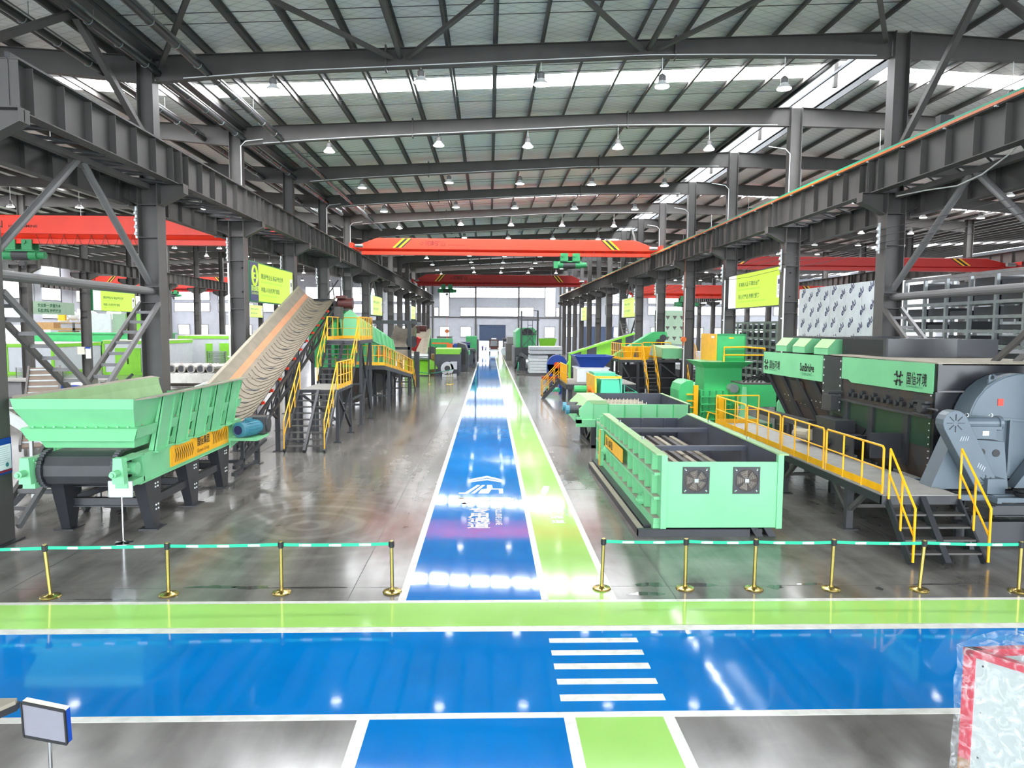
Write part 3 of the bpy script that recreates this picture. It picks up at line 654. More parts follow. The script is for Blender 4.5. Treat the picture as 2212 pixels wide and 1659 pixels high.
# ------------------------------------------------------------------ travelling cranes
def crane(xa, xb, y, z0, z1, m, label, hoist_x=None, stripes=True, cut=1.7, dark=False, lettering=True, cables=True, tdir=1):
    t = thing('bridge_crane', label, 'crane', ((xa + xb) / 2, y, z0))
    zm = z0 + (z1 - z0) * 0.36
    poly = [(xa + 0.9, z0 + 0.02), (xb - 0.9, z0 + 0.02), (xb - 0.15, zm - 0.05), (xb - 0.15, zm + 0.2), (xb - cut, z1), (xa + cut, z1), (xa + 0.15, zm + 0.2), (xa + 0.15, zm - 0.05)]
    up = [(xa + 0.15, zm), (xb - 0.15, zm), (xb - 0.15, zm + 0.2), (xb - cut, z1), (xa + cut, z1), (xa + 0.15, zm + 0.2)]
    obj('box_girder', MB().prism(up, 'y', y - 0.28, y + 0.28), m, t, bevel=0.02)
    h = (z1 - z0)
    obj('lower_girder', MB().hexa([(xa + 0.5, y - 0.1, z0 + 0.2 * h), (xb - 0.5, y - 0.1, z0 + 0.2 * h), (xb - 0.5, y + 0.1, z0 + 0.2 * h), (xa + 0.5, y + 0.1, z0 + 0.2 * h), (xa + 0.2, y - 0.27, zm), (xb - 0.2, y - 0.27, zm), (xb - 0.2, y + 0.27, zm), (xa + 0.2, y + 0.27, zm)]), m, t)
    obj('bottom_flange', MB().box(xa + 0.7, xb - 0.7, y - 0.22, y + 0.22, z0, z0 + 0.03).box(xa + 0.6, xb - 0.6, y - 0.02, y + 0.02, z0, zm).box(xa + 0.55, xb - 0.55, y - 0.24, y - 0.2, z0, z0 + 0.24), m, t)
    obj('edge_rail', MB().box(xa + 0.3, xb - 0.3, y - 0.34, y - 0.26, zm - 0.01, zm + 0.04), m, t)
    for s, x in ((1, xa), (-1, xb)):
        e = obj('end_carriage', MB().box(x - 0.12, x + 0.14, y - 1.5, y + 1.5, zm - 0.12, zm + 0.28), m, t, bevel=0.02)
        for yy in (y - 1.2, y + 1.2): obj('wheel', MB().cyl((x - 0.06, yy, zm - 0.12), (x + 0.06, yy, zm - 0.12), 0.17), 'steel_dark', e)
        obj('travel_motor', MB().cyl((x + s * 0.2, y - 1.0, zm + 0.1), (x + s * 0.8, y - 1.0, zm + 0.1), 0.13), 'galv', e)
    if stripes:
        for s, x in ((1, xa + cut + 1.1), (-1, xb - cut - 1.1)):
            st = obj('warning_stripe', MB().prism([(x + s * 0.0, zm + 0.06), (x + s * 0.75, zm + 0.06), (x + s * 1.5, z1 - 0.02), (x + s * 0.75, z1 - 0.02)], 'y', y - 0.286, y - 0.281), 'ink', t)
            for o_ in (0.0, 0.42): obj('yellow_band', MB().prism([(x + s * (o_ + 0.02), zm + 0.06), (x + s * (o_ + 0.2), zm + 0.06), (x + s * (o_ + 0.95), z1 - 0.02), (x + s * (o_ + 0.77), z1 - 0.02)], 'y', y - 0.291, y - 0.287), 'yellow', st)
    if lettering:
        xl = xa + cut + (xb - xa) * 0.155; zz = zm + 0.27 * h / 1.25; q = h / 1.25
        im = 'ink_red'
        text('lettering', '河南矿山', 0.42 * q, (xl, y - 0.283, zz), (1, 0, 0), (0, 0, 1), im, t, sx=0.95)
        text('lettering', 'HENANMINE', 0.17 * q, (xl + 1.8 * q, y - 0.283, zz - 0.02), (1, 0, 0), (0, 0, 1), im, t, sx=1.3)
        d = 0.16 * q; cx, cz = xl - 0.22 * q, zz + 0.15 * q
        obj('emblem', MB().prism([(cx - d, cz), (cx, cz - d), (cx + d, cz), (cx, cz + d), (cx, cz + 0.6 * d), (cx + 0.6 * d, cz), (cx, cz - 0.6 * d), (cx - 0.6 * d, cz)], 'y', y - 0.288, y - 0.283), im, t)
    if hoist_x is not None:
        x = hoist_x; zb = z0
        g = MB()
        for dx in (-0.45, 0.45):
            g.box(x + dx - 0.28, x + dx + 0.28, y - 0.35, y - 0.28, zb - 0.35, zb + 0.22).box(x + dx - 0.28, x + dx + 0.28, y + 0.28, y + 0.35, zb - 0.35, zb + 0.22)
            g.cyl((x + dx - 0.12, y - 0.42, zb + 0.08), (x + dx - 0.12, y - 0.3, zb + 0.08), 0.11)
        ho = obj('hoist', g.box(x - 0.75, x + 0.75, y - 0.3, y + 0.3, zb - 0.42, zb - 0.34).cyl((x - 0.95, y, zb - 0.62), (x + 0.85, y, zb - 0.62), 0.27, 16).cyl((x + 0.85, y, zb - 0.62), (x + 1.25, y, zb - 0.62), 0.2, 14).box(x - 1.2, x - 0.9, y - 0.26, y + 0.26, zb - 0.86, zb - 0.38), 'green_deep', t)
        obj('rope_drum', MB().cyl((x - 0.5, y, zb - 0.62), (x + 0.4, y, zb - 0.62), 0.285, 16), 'steel_dark', ho)
        obj('hook_block', MB().box(x - 0.16, x + 0.16, y - 0.12, y + 0.12, zb - 1.2, zb - 0.95).cyl((x - 0.05, y, zb - 1.3), (x + 0.05, y, zb - 1.3), 0.1), 'steel_dark', ho)
        if cables:
            lc = MB()
            for j in range(9):
                xa_ = x + 1.0 + j * 0.75
                if xa_ > xb - 1.5: break
                lc.tube([(xa_ + 0.75 * u, y - 0.36, zm - 0.05 - 0.75 * math.sin(math.pi * u)) for u in (0, 0.2, 0.4, 0.6, 0.8, 1)], 0.012, 5)
            obj('festoon_cable', lc, 'black', t)
    return t
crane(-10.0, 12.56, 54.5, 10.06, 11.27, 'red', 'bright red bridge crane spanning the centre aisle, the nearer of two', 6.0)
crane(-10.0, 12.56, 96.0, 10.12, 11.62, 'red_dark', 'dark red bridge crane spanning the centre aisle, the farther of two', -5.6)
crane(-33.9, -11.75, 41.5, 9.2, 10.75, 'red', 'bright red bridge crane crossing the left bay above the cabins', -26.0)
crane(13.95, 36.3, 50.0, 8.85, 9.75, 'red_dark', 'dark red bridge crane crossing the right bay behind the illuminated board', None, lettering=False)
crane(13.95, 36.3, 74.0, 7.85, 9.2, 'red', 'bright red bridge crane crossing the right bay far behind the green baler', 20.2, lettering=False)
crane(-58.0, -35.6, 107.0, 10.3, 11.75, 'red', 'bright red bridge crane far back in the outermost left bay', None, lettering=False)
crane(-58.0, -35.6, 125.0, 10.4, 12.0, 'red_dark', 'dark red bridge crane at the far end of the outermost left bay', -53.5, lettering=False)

# trolley wires with white insulators along the right row
for j in range(4):
    tag(obj('trolley_wire', MB().tube([(12.86 + 0.0, YC[0], 8.05 - 0.22 * j)] + [(12.86, YC[0] + 4 * q, 8.05 - 0.22 * j - (0.07 if q % 2 else 0)) for q in range(1, 28)], 0.011, 5), 'steel_dark'), 'thin bare power wire along the right columns, %s from the top of four' % ORD[j], 'wire')
for row, xi, z in (('right', 12.78, 7.25), ('left', -11.22, 7.5)):
    for k in range(1, 9):
        y = YC[k] - 0.05
        t = thing('insulator_bracket', 'white stacked insulator bracket on the %s column of the %s row' % (ORD[k], row), 'insulator', (xi, y, z))
        obj('bracket', MB().box(xi - 0.03, xi + 0.03, y - 0.04, y + 0.04, z, z + 1.0), 'galv', t)
        for q in range(4): obj('insulator', MB().lathe((xi - (0.06 if row == 'right' else 0), y - 0.06, z + 0.08 + 0.22 * q), [(0.03, 0), (0.06, 0.03), (0.06, 0.06), (0.03, 0.09), (0.05, 0.1), (0.03, 0.12)], 10), 'white', t)

# ------------------------------------------------------------------ illuminated boards between the columns
LINES = {'l': ('建设绿色企业 装备绿色世界', 'BUILD A GREEN ENTERPRISE, EQUIP A GREEN WORLD', '构建人与自然和谐家园', 'HARMONY BETWEEN MAN AND NATURE'),
         'r': ('不消耗人品 不辜负信任', 'NEVER TRADE INTEGRITY, NEVER BETRAY TRUST', '用心做产品 用情做服务', 'CRAFT PRODUCTS WITH HEART, SERVE CLIENTS WITH SINCERITY')}
def board(x, y0, y1, z0, z1, s, label, key, end='blue'):
    # s = +1 faces +X (left row), -1 faces -X
    t = thing('illuminated_board', label, 'billboard', (x, (y0 + y1) / 2, z0))
    obj('case', MB().box(min(x, x - s * 0.2), max(x, x - s * 0.2), y0 - 0.04, y1 + 0.04, z0 - 0.05, z1 + 0.05), 'green_deep' if s > 0 else 'slate', t)
    L = y1 - y0; H = z1 - z0; cut = 0.165
    def Y(f): return y0 + f * L if s > 0 else y1 - f * L        # f runs along reading direction
    def slab(name, a, b, za, zb, m, d, par=None):
        ya, yb = sorted((Y(a), Y(b))); xa, xb = sorted((x + s * 0.002, x + s * d))
        return obj(name, MB().box(xa, xb, ya, yb, za, zb), m, par or t)
    pan = slab('screen', cut, 1, z0, z1, 'led_lime', 0.02)
    pan2 = slab('end_screen', 0, cut, z0, z1, 'led_blue' if end == 'blue' else 'led_white', 0.02)
    xd = (0, s, 0); up = (0, 0, 1); a, b, c, d = LINES[key]; px = x + s * 0.021
    text('lettering', a, 0.25, (px, Y(0.22), z0 + 0.63 * H), xd, up, 'led_ink', pan, sx=1.15)
    text('lettering', b, 0.12, (px, Y(0.22), z0 + 0.51 * H), xd, up, 'led_ink_light', pan, sx=1.15)
    text('lettering', c, 0.25, (px, Y(0.22), z0 + 0.27 * H), xd, up, 'led_ink', pan, sx=1.15)
    text('lettering', d, 0.12, (px, Y(0.22), z0 + 0.15 * H), xd, up, 'led_ink_light', pan, sx=1.05)
    slab('side_badge', 0.925, 0.985, z0 + 0.2 * H, z0 + 0.78 * H, 'led_white', 0.023, pan)
    slab('badge_emblem', 0.94, 0.972, z0 + 0.55 * H, z0 + 0.68 * H, 'led_navy', 0.026, pan)
    for i, ch in enumerate('国信'): text('lettering', ch, 0.2, (px + s * 0.003, Y(0.94), z0 + (0.42 - 0.14 * i) * H), xd, up, 'led_navy', pan)
    if end == 'blue':
        cy, cz = Y(0.08), z0 + 0.66 * H; r = 0.42
        ring = MB().tube([(px + s * 0.01, cy + r * 0.8 * math.cos(q * math.pi / 10), cz + r * math.sin(q * math.pi / 10)) for q in range(21)], 0.055, 6, cap=False)
        ring.box(min(px, px + s * 0.02), max(px, px + s * 0.02), cy - 0.14, cy + 0.14, cz - 0.14, cz - 0.06).box(min(px, px + s * 0.02), max(px, px + s * 0.02), cy - 0.14, cy + 0.14, cz + 0.06, cz + 0.14).box(min(px, px + s * 0.02), max(px, px + s * 0.02), cy - 0.14, cy - 0.06, cz - 0.1, cz + 0.1)
        obj('round_emblem', ring, 'led_lime', pan2)
        text('lettering', '国信集团', 0.27, (px, Y(0.015), z0 + 0.27 * H), xd, up, 'led_lime', pan2, sx=0.95)
        text('lettering', 'GUOXIN GROUP', 0.15, (px, Y(0.02), z0 + 0.17 * H), xd, up, 'led_lime', pan2, sx=0.95)
    hb = MB()
    for yy in (y0 + 0.6, y1 - 0.6): hb.bar((x - s * 0.1, yy, z1), (x - s * 0.1, yy, 9.2), 0.03)
    ka = max(v for v in YC if v < y0 + 0.5); hb.bar((x - s * 0.15, ka - 0.1, z0 + 0.8 * H), (x - s * 0.15, ka + 8.1, z0 + 0.8 * H), 0.06).bar((x - s * 0.15, ka - 0.1, z0 + 0.2 * H), (x - s * 0.15, ka + 8.1, z0 + 0.2 * H), 0.06)
    obj('hanger', hb, 'steel_dark', t)
    return t
board(-10.5, 32.25, 39.1, 5.86, 7.56, 1, 'lime illuminated slogan board with dark blue end panel, nearest on the left columns', 'l')
board(-10.5, 64.6, 71.3, 5.82, 7.52, 1, 'lime illuminated slogan board, middle one on the left columns', 'l', 'white')
board(-10.5, 97.0, 103.3, 5.82, 7.52, 1, 'lime illuminated slogan board, farthest one on the left columns', 'l', 'white')
board(13.1, 32.2, 39.4, 5.85, 7.57, -1, 'lime illuminated slogan board with white end panel, nearest on the right columns', 'r', 'white')
board(13.1, 64.8, 71.4, 5.8, 7.55, -1, 'lime illuminated slogan board, middle one on the right columns', 'r', 'white')
board(13.1, 96.6, 103.4, 5.8, 7.55, -1, 'lime illuminated slogan board, farthest one on the right columns', 'r', 'white')
board(-34.4, 64.2, 71.6, 6.0, 7.74, 1, 'lime illuminated slogan board on the far left column row above the cabins', 'l', 'white')
board(-34.4, 104.2, 111.2, 6.0, 7.74, 1, 'small distant illuminated board on the far left column row', 'l', 'white')
t = thing('printed_banner', 'grey-green printed banner hanging on the far left column row', 'banner', (-34.4, 57.7, 5.5))
bn = obj('banner_sheet', MB().box(-34.44, -34.4, 55.9, 61.3, 5.52, 6.5), 'film_green', t)
text('lettering', '安全第一 质量为本', 0.3, (-34.4, 56.4, 6.1), (0, 1, 0), (0, 0, 1), 'ink_green', t, 0.01, sx=1.2)
text('lettering', '精益求精 持续改进', 0.3, (-34.4, 56.4, 5.7), (0, 1, 0), (0, 0, 1), 'ink_green', t, 0.01, sx=1.2)
obj('banner_wire', MB().bar((-34.42, 56.1, 6.5), (-34.42, 56.1, 9.2), 0.02).bar((-34.42, 61.1, 6.5), (-34.42, 61.1, 9.2), 0.02), 'steel_dark', t)

# ------------------------------------------------------------------ shared machine pieces
def railing(parent, pts, h=1.05, step=1.3, toe=True, m='yellow', r=0.024, mid=1, name='railing', vert=False):
    # pts: foot line; one railing part with rails, posts and toe board below it
    pts = [V(p) for p in pts]; up = V((0, 0, h)); mbs = MB()
    mbs.tube([p + up for p in pts], r, 8)
    rl = obj(name, mbs, m, parent)
    mm = MB()
    for q in range(mid): mm.tube([p + up * ((q + 1) / (mid + 1)) for p in pts], r * 0.75, 6)
    obj('mid_rail', mm, m, rl)
    first = None
    for a, b in zip(pts[:-1], pts[1:]):
        n = max(1, round((b - a).length / step))
        for k in range(n + 1):
            p = a + (b - a) * k / n
            o = obj('post', MB().cyl(p - V((0, 0, 0.02)), p + up, r, 8), m, rl)
        if toe: obj('toe_board', MB().bar(a + V((0, 0, 0.09)), b + V((0, 0, 0.09)), 0.012, 0.16), m, rl)
    return rl
def stair(parent, foot, top, w, side, n, m='iron_black', mid=True, rails=True, rh=1.0, rstep=1.1, tread_m='steel'):
    # foot/top: centre points; side: unit vector across
    a, b, sd = V(foot), V(top), V(side)
    offs = (-w / 2, w / 2) + ((0.0,) if mid else ())
    st = obj('stair', MB().bar(a + sd * offs[0] + V((0, 0, 0.04)), b + sd * offs[0], 0.06, 0.2), m, parent)
    for o_ in offs[1:]: obj('stringer', MB().bar(a + sd * o_ + V((0, 0, 0.04)), b + sd * o_, 0.1 if o_ == 0 else 0.06, 0.2), m, st)
    d = (b - a); hd = V((d.x, d.y, 0)).normalized()
    for k in range(1, n + 1):
        c = a + d * (k / (n + 0.6))
        p, q = c - sd * (w / 2 - 0.03), c + sd * (w / 2 - 0.03)
        obj('tread', MB().bar(p, q, 0.24, 0.035), tread_m, st)
    if rails:
        for o_ in (-w / 2, w / 2):
            railing(parent, [a + sd * o_ + V((0, 0, 0.1)), b + sd * o_ + V((0, 0, 0.05))], rh, rstep, toe=False, name='stair_railing')
    return st
def electric_motor(parent, a, b, r, m='motor_blue', name='motor'):
    a, b = V(a), V(b); d = (b - a); L = d.length; d.normalize()
    mo = obj(name, MB().cyl(a + d * L * 0.18, b, r, 18), m, parent, smooth=True)
    obj('fan_cover', MB().tube([a, a + d * 0.03, a + d * L * 0.2], [r * 0.8, r * 1.04, r * 1.04], 18), m, mo, smooth=True)
    obj('fan_grille', MB().cyl(a - d * 0.008, a + d * 0.004, r * 0.62, 14), 'blue_dark', mo)
    fins = MB(); s = d.cross(V((0, 0, 1))).normalized(); u = s.cross(d)
    for k in range(16):
        an = k * math.pi / 8; c = s * math.cos(an) + u * math.sin(an)
        fins.bar(a + d * L * 0.24 + c * (r * 1.03), a + d * L * 0.86 + c * (r * 1.03), 0.012, 0.03, up=c)
    obj('cooling_fin', fins, m, mo)
    obj('terminal_box', MB().cbox(a + d * L * 0.55 + V((0, 0, r * 1.15)), r * 0.8, r * 0.8, r * 0.5), m, mo)
    return mo

# ------------------------------------------------------------------ apron feeder with the mint hopper
CX = -8.86
t = thing('apron_feeder', 'large mint green hopper feeder on dark tapered legs at left front', 'feeder', (CX, 18.8, 0))
RG = [(15.55, 1.29, 3.17), (15.6, 1.26, 2.95), (15.92, 1.12, 2.50), (16.18, 0.97, 2.02)]
YB = 22.4
def band(i): (y0, h0, z0), (y1, h1, z1) = RG[i], RG[i + 1]; return y0, h0, z0, y1, h1, z1
hp = MB()
for i in range(3):
    y0, h0, z0, y1, h1, z1 = band(i)
    hp.quad((CX - h0, y0, z0), (CX + h0, y0, z0), (CX + h1, y1, z1), (CX - h1, y1, z1))
obj('front_plate', hp, 'mint', t)
for s, nm in ((1, 'side_plate'), (-1, 'side_plate')):
    sp = MB()
    for i in range(3):
        y0, h0, z0, y1, h1, z1 = band(i)
        sp.quad((CX + s * h0, y0, z0), (CX + s * h0, YB, z0), (CX + s * h1, YB, z1), (CX + s * h1, y1, z1))
    p = obj(nm, sp, 'mint', t)
    ip = MB(); e = 0.025
    for i in range(3):
        y0, h0, z0, y1, h1, z1 = band(i)
        ip.quad((CX + s * (h0 - e), y0 + e, z0), (CX + s * (h0 - e), YB, z0), (CX + s * (h1 - e), YB, z1), (CX + s * (h1 - e), y1 + e, z1))
    obj('inner_lining', ip, 'mint_dusty', p)
    x0 = CX + s * 1.27; x1 = CX + s * 1.56
    obj('top_flange', MB().hexa([(x0, 15.6, 3.13), (x1, 16.05, 3.16), (x1, YB + 0.15, 3.16), (x0, YB + 0.1, 3.13), (x0, 15.6, 3.16), (x1, 16.05, 3.19), (x1, YB + 0.15, 3.19), (x0, YB + 0.1, 3.16)]), 'dust', p)
    # ribs
    for k in range(5):
        ya = 16.8 + 1.13 * k; zb_, zt_ = 1.84, 3.12
        xb, xt = CX + s * 1.12, CX + s * 1.36
        rb = MB()
        rb.hexa([(xb - s * 0.02, ya, zb_), (xb, ya, zb_), (xb, ya + 0.62, zb_), (xb - s * 0.02, ya + 0.62, zb_), (xt - s * 0.02, ya, zt_), (xt, ya, zt_), (xt, ya + 0.62, zt_), (xt - s * 0.02, ya + 0.62, zt_)])
        for yy in (ya, ya + 0.60):
            rb.hexa([(xb - s * 0.14, yy, zb_), (xb + s * 0.04, yy, zb_), (xb + s * 0.04, yy + 0.02, zb_), (xb - s * 0.14, yy + 0.02, zb_), (xt - s * 0.06, yy, zt_), (xt + s * 0.04, yy, zt_), (xt + s * 0.04, yy + 0.02, zt_), (xt - s * 0.06, yy + 0.02, zt_)])
        rib = obj('rib', rb, 'mint', p)
        obj('foot_pad', MB().box(min(xb - s * 0.14, xb + s * 0.1), max(xb - s * 0.14, xb + s * 0.1), ya - 0.02, ya + 0.64, zb_ - 0.03, zb_), 'mint', rib)
    hb = MB().hexa([(CX + s * 1.05, 15.95, 2.25), (CX + s * 1.18, 15.85, 2.28), (CX + s * 1.18, YB, 2.28), (CX + s * 1.05, YB, 2.25), (CX + s * 1.1, 15.9, 2.52), (CX + s * 1.24, 15.8, 2.52), (CX + s * 1.24, YB, 2.52), (CX + s * 1.1, YB, 2.52)])
    obj('waist_band', hb, 'mint', p)
    obj('bolt', MB().box(CX + s * 1.13 - 0.02, CX + s * 1.13 + 0.02, 16.2, 16.24, 2.52, 2.56).box(CX + s * 1.13 - 0.02, CX + s * 1.13 + 0.02, 17.9, 17.94, 2.52, 2.56).box(CX + s * 1.13 - 0.02, CX + s * 1.13 + 0.02, 19.0, 19.04, 2.52, 2.56), 'dust', p)
fb = MB().hexa([(CX - 1.12, 15.86, 2.22), (CX + 1.12, 15.86, 2.22), (CX + 1.1, 16.0, 2.22), (CX - 1.1, 16.0, 2.22), (CX - 1.25, 15.76, 2.50), (CX + 1.25, 15.76, 2.50), (CX + 1.2, 15.95, 2.53), (CX - 1.2, 15.95, 2.53)])
obj('waist_band', fb, 'mint', t)
fbb = MB()
for k in range(10): fbb.cbox((CX - 1.02 + 0.225 * k, 15.86, 2.53), 0.04, 0.04, 0.03)
obj('bolt', fbb, 'mint', t)
obj('back_plate', MB().box(CX - 1.0, CX + 1.0, YB - 0.05, YB, 2.45, 2.75), 'mint', t)
for s in (1, -1):
    xo = CX + s * 1.10; xi = CX + s * 0.84; xa, xb = min(xo, xi), max(xo, xi)
    b = obj('side_beam', MB().box(xa, xb, 16.3, 22.7, 1.24, 1.86), 'mint', t)
    obj('beam_flange', MB().box(xa - 0.03, xb + 0.03, 16.1, 22.7, 1.21, 1.25), 'mint', b)
    obj('guide_rail', MB().box(xa, xb, 15.55, 16.35, 1.83, 1.88).box(xa, xb, 15.55, 16.35, 1.24, 1.36), 'mint', b)
    obj('tail_block', MB().hexa([(xa, 15.42, 1.36), (xb, 15.42, 1.36), (xb, 15.6, 1.36), (xa, 15.6, 1.36), (xa + 0.04, 15.42, 1.92), (xb - 0.04, 15.42, 1.92), (xb - 0.02, 15.6, 1.92), (xa + 0.02, 15.6, 1.92)]), 'mint', b)
    xm = (xa + xb) / 2
    obj('tension_screw', MB().tube([(xm, 15.14, 1.6), (xm, 15.2, 1.6), (xm, 15.21, 1.6), (xm, 15.42, 1.6)], [0.045, 0.045, 0.075, 0.075], 12).cyl((xm, 15.6, 1.6), (xm, 16.1, 1.6), 0.05), 'mint', b)
    obj('bearing', MB().cyl((xa - 0.02, 16.0, 1.6), (xb + 0.02, 16.0, 1.6), 0.14, 16), 'mint', b)
yp = obj('sign_panel', MB().box(CX + 1.10, CX + 1.13, 17.64, 21.5, 1.30, 1.80), 'yellow', t)
xs1 = CX + 1.131
for k in range(18):
    y = (17.85 + 0.125 * k) if k < 9 else (20.28 + 0.125 * (k - 9))
    zc = 1.55 if k < 9 else 1.60
    obj('chevron', MB().add([(xs1 + 0.004, y, zc + 0.17), (xs1 + 0.004, y + 0.03, zc + 0.17), (xs1 + 0.004, y + 0.13, zc), (xs1 + 0.004, y + 0.03, zc - 0.17), (xs1 + 0.004, y, zc - 0.17), (xs1 + 0.004, y + 0.07, zc)], [(0, 1, 2, 5), (5, 2, 3, 4)]), 'ink_brown', yp)
text('lettering', '国信集团', 0.25, (xs1, 19.22, 1.57), (0, 1, 0), (0, 0, 1), 'ink', yp, 0.004, sx=0.85)
text('lettering', 'Guoxin Group', 0.15, (xs1, 19.2, 1.38), (0, 1, 0), (0, 0, 1), 'ink_brown', yp, 0.004, sx=0.92)
# apron pans round the tail drum
R_ = 0.33; yc, zc = 15.98, 1.6
pans = []
path = [(yc + 0.34 * k, zc + R_) for k in range(18, 0, -1)] + [(yc - R_ * math.sin(a), zc + R_ * math.cos(a)) for a in [math.radians(q) for q in range(0, 181, 36)]] + [(yc + 0.34 * k, zc - R_) for k in range(1, 7)]
for (ya, za), (yb, zb2) in zip(path[:-1], path[1:]):
    obj('apron_pan', MB().hexa([(CX - 0.74, ya, za), (CX + 0.74, ya, za), (CX + 0.74, yb, zb2), (CX - 0.74, yb, zb2)] + [(p[0], p[1] + (p[1] - yc) * 0.08 * (1 if abs(p[1] - yc) < 0.4 else 0), p[2] + (p[2] - zc) * 0.12) for p in [(CX - 0.72, ya, za), (CX + 0.72, ya, za), (CX + 0.72, yb, zb2), (CX - 0.72, yb, zb2)]]), 'steel_dark', t)
for s in (1, -1):
    ch = MB()
    for k in range(15):
        a = math.radians(12 * k); y, z = yc - (R_ + 0.05) * math.sin(a), zc + (R_ + 0.05) * math.cos(a)
        ch.bar((CX + s * 0.78 - 0.05, y, z), (CX + s * 0.78 + 0.05, y, z), 0.08, 0.08)
    obj('drag_chain', ch, 'iron_black', t)
    obj('sprocket', MB().cyl((CX + s * 0.75, yc, zc), (CX + s * 0.8, yc, zc), 0.3, 16), 'iron_black', t)
for ky, (yb0, yb1, yt0, yt1) in enumerate(((16.8, 17.07, 16.4, 17.25), (18.99, 19.34, 18.6, 19.5), (21.2, 21.57, 20.8, 21.75))):
    for s in (1, -1):
        x1 = CX + s * 1.06; xb_ = CX + s * 0.86; xt_ = CX + s * 0.76
        lg = obj('leg', MB().hexa([(min(xb_, x1), yb0, 0.02), (max(xb_, x1), yb0, 0.02), (max(xb_, x1), yb1, 0.02), (min(xb_, x1), yb1, 0.02), (min(xt_, x1), yt0, 1.24), (max(xt_, x1), yt0, 1.24), (max(xt_, x1), yt1, 1.24), (min(xt_, x1), yt1, 1.24)]), 'iron_black', t)
        obj('foot_plate', MB().box(min(xb_, x1) - 0.12, max(xb_, x1) + 0.12, yb0 - 0.1, yb1 + 0.12, 0, 0.025), 'iron_black', lg)
        bo = MB()
        for z in (0.45, 0.55, 0.98, 1.06):
            for dy in (-0.06, 0.06): bo.cbox((x1 + s * 0.008, (yb0 + yb1) / 2 + 0.04 + dy, z), 0.02, 0.035, 0.035)
        obj('bolt', bo, 'white', lg)
    obj('cross_beam', MB().ibeam((CX - 0.9, (yb0 + yb1) / 2, 0.62), (CX + 0.9, (yb0 + yb1) / 2, 0.62), 0.2, 0.16).ibeam((CX - 0.9, (yb0 + yb1) / 2, 1.1), (CX + 0.9, (yb0 + yb1) / 2, 1.1), 0.22, 0.16), 'iron_black', t)
for s in (1, -1):
    obj('tie_beam', MB().box(CX + s * 0.95 - 0.06, CX + s * 0.95 + 0.06, 17.05, 19.05, 0.55, 0.74).box(CX + s * 0.95 - 0.06, CX + s * 0.95 + 0.06, 19.3, 21.25, 0.55, 0.74), 'iron_black', t)
obj('diagonal_brace', MB().bar((CX - 0.9, 17.0, 0.7), (CX + 0.9, 19.1, 1.1), 0.12).bar((CX - 0.9, 19.3, 0.7), (CX + 0.9, 21.3, 1.1), 0.12), 'iron_black', t)
mk = obj('motor_bracket', MB().box(CX + 1.1, CX + 1.95, 21.6, 22.75, 1.32, 1.4).prism([(21.65, 1.1), (22.7, 1.25), (22.7, 1.32), (21.65, 1.32)], 'x', CX + 1.1, CX + 1.14), 'mint', t)
mt = electric_motor(t, (-7.42, 21.45, 1.66), (-7.15, 22.35, 1.66), 0.22)
obj('gearbox', MB().box(-7.45, -6.9, 22.3, 22.9, 1.42, 1.95).cyl((-7.5, 22.6, 1.7), (-6.85, 22.6, 1.7), 0.24, 14), 'steel_dark', t, bevel=0.02)

# stand with a paper notice in front of it
t = thing('notice_stand', 'white paper notice in steel frame on a thin stand before the hopper feeder', 'sign', (-7.97, 15.72, 0))
obj('base_disc', MB().lathe((-7.97, 15.72, 0), [(0.2, 0), (0.2, 0.012), (0.05, 0.03), (0.03, 0.05)], 20), 'chrome', t, smooth=True)
obj('pole', MB().cyl((-7.97, 15.72, 0.03), (-7.97, 15.72, 1.08), 0.02, 10), 'chrome', t, smooth=True)
fr = obj('frame', MB().bar((-8.18, 15.6, 1.05), (-7.68, 15.6, 1.05), 0.02).bar((-8.18, 15.6, 1.39), (-7.68, 15.6, 1.39), 0.02).bar((-8.18, 15.6, 1.05), (-8.18, 15.6, 1.39), 0.02).bar((-7.68, 15.6, 1.05), (-7.68, 15.6, 1.39), 0.02).bar((-7.95, 15.61, 1.1), (-7.97, 15.72, 1.05), 0.03), 'galv', t)
ns = obj('notice_sheet', MB().box(-8.17, -7.69, 15.6, 15.606, 1.06, 1.38), 'paper', t)
text('lettering', '设备简介', 0.035, (-7.98, 15.599, 1.32), (1, 0, 0), (0, 0, 1), 'ink', ns, 0.002)
for k in range(6): obj('text_line', MB().box(-8.12, -7.74 - 0.04 * (k % 3), 15.597, 15.599, 1.275 - 0.03 * k, 1.283 - 0.03 * k), 'panel_gray', ns)

# ------------------------------------------------------------------ inclined belt conveyor
t = thing('belt_conveyor', 'long inclined belt conveyor with tan chevron belt rising behind the hopper feeder', 'conveyor', (-8.8, 24.5, 0))
def zr(y): return 1.74 + 0.329 * (y - 24.3)
Y0, Y1 = 22.6, 37.9
PR = [(-9.78, 0.52), (-9.42, 0.12), (-9.0, -0.12), (-8.6, -0.17), (-8.2, -0.08), (-7.93, 0.04)]
def prof(y, dz=0.0): return [(x, y, zr(y) + z + dz) for x, z in PR]
bm_ = MB().loft([prof(Y0), prof(Y1)], close=False).loft([prof(Y0, -0.04), prof(Y1, -0.04)], close=False)
bl = obj('belt', bm_, 'belt', t)
obj('orange_stripe', MB().quad((-9.52, Y0, zr(Y0) + 0.245), (-9.40, Y0, zr(Y0) + 0.115), (-9.40, Y1, zr(Y1) + 0.115), (-9.52, Y1, zr(Y1) + 0.245)).quad((-9.40, Y0, zr(Y0) + 0.115), (-9.33, Y0, zr(Y0) + 0.078), (-9.33, Y1, zr(Y1) + 0.078), (-9.40, Y1, zr(Y1) + 0.115)), 'belt_orange', bl)
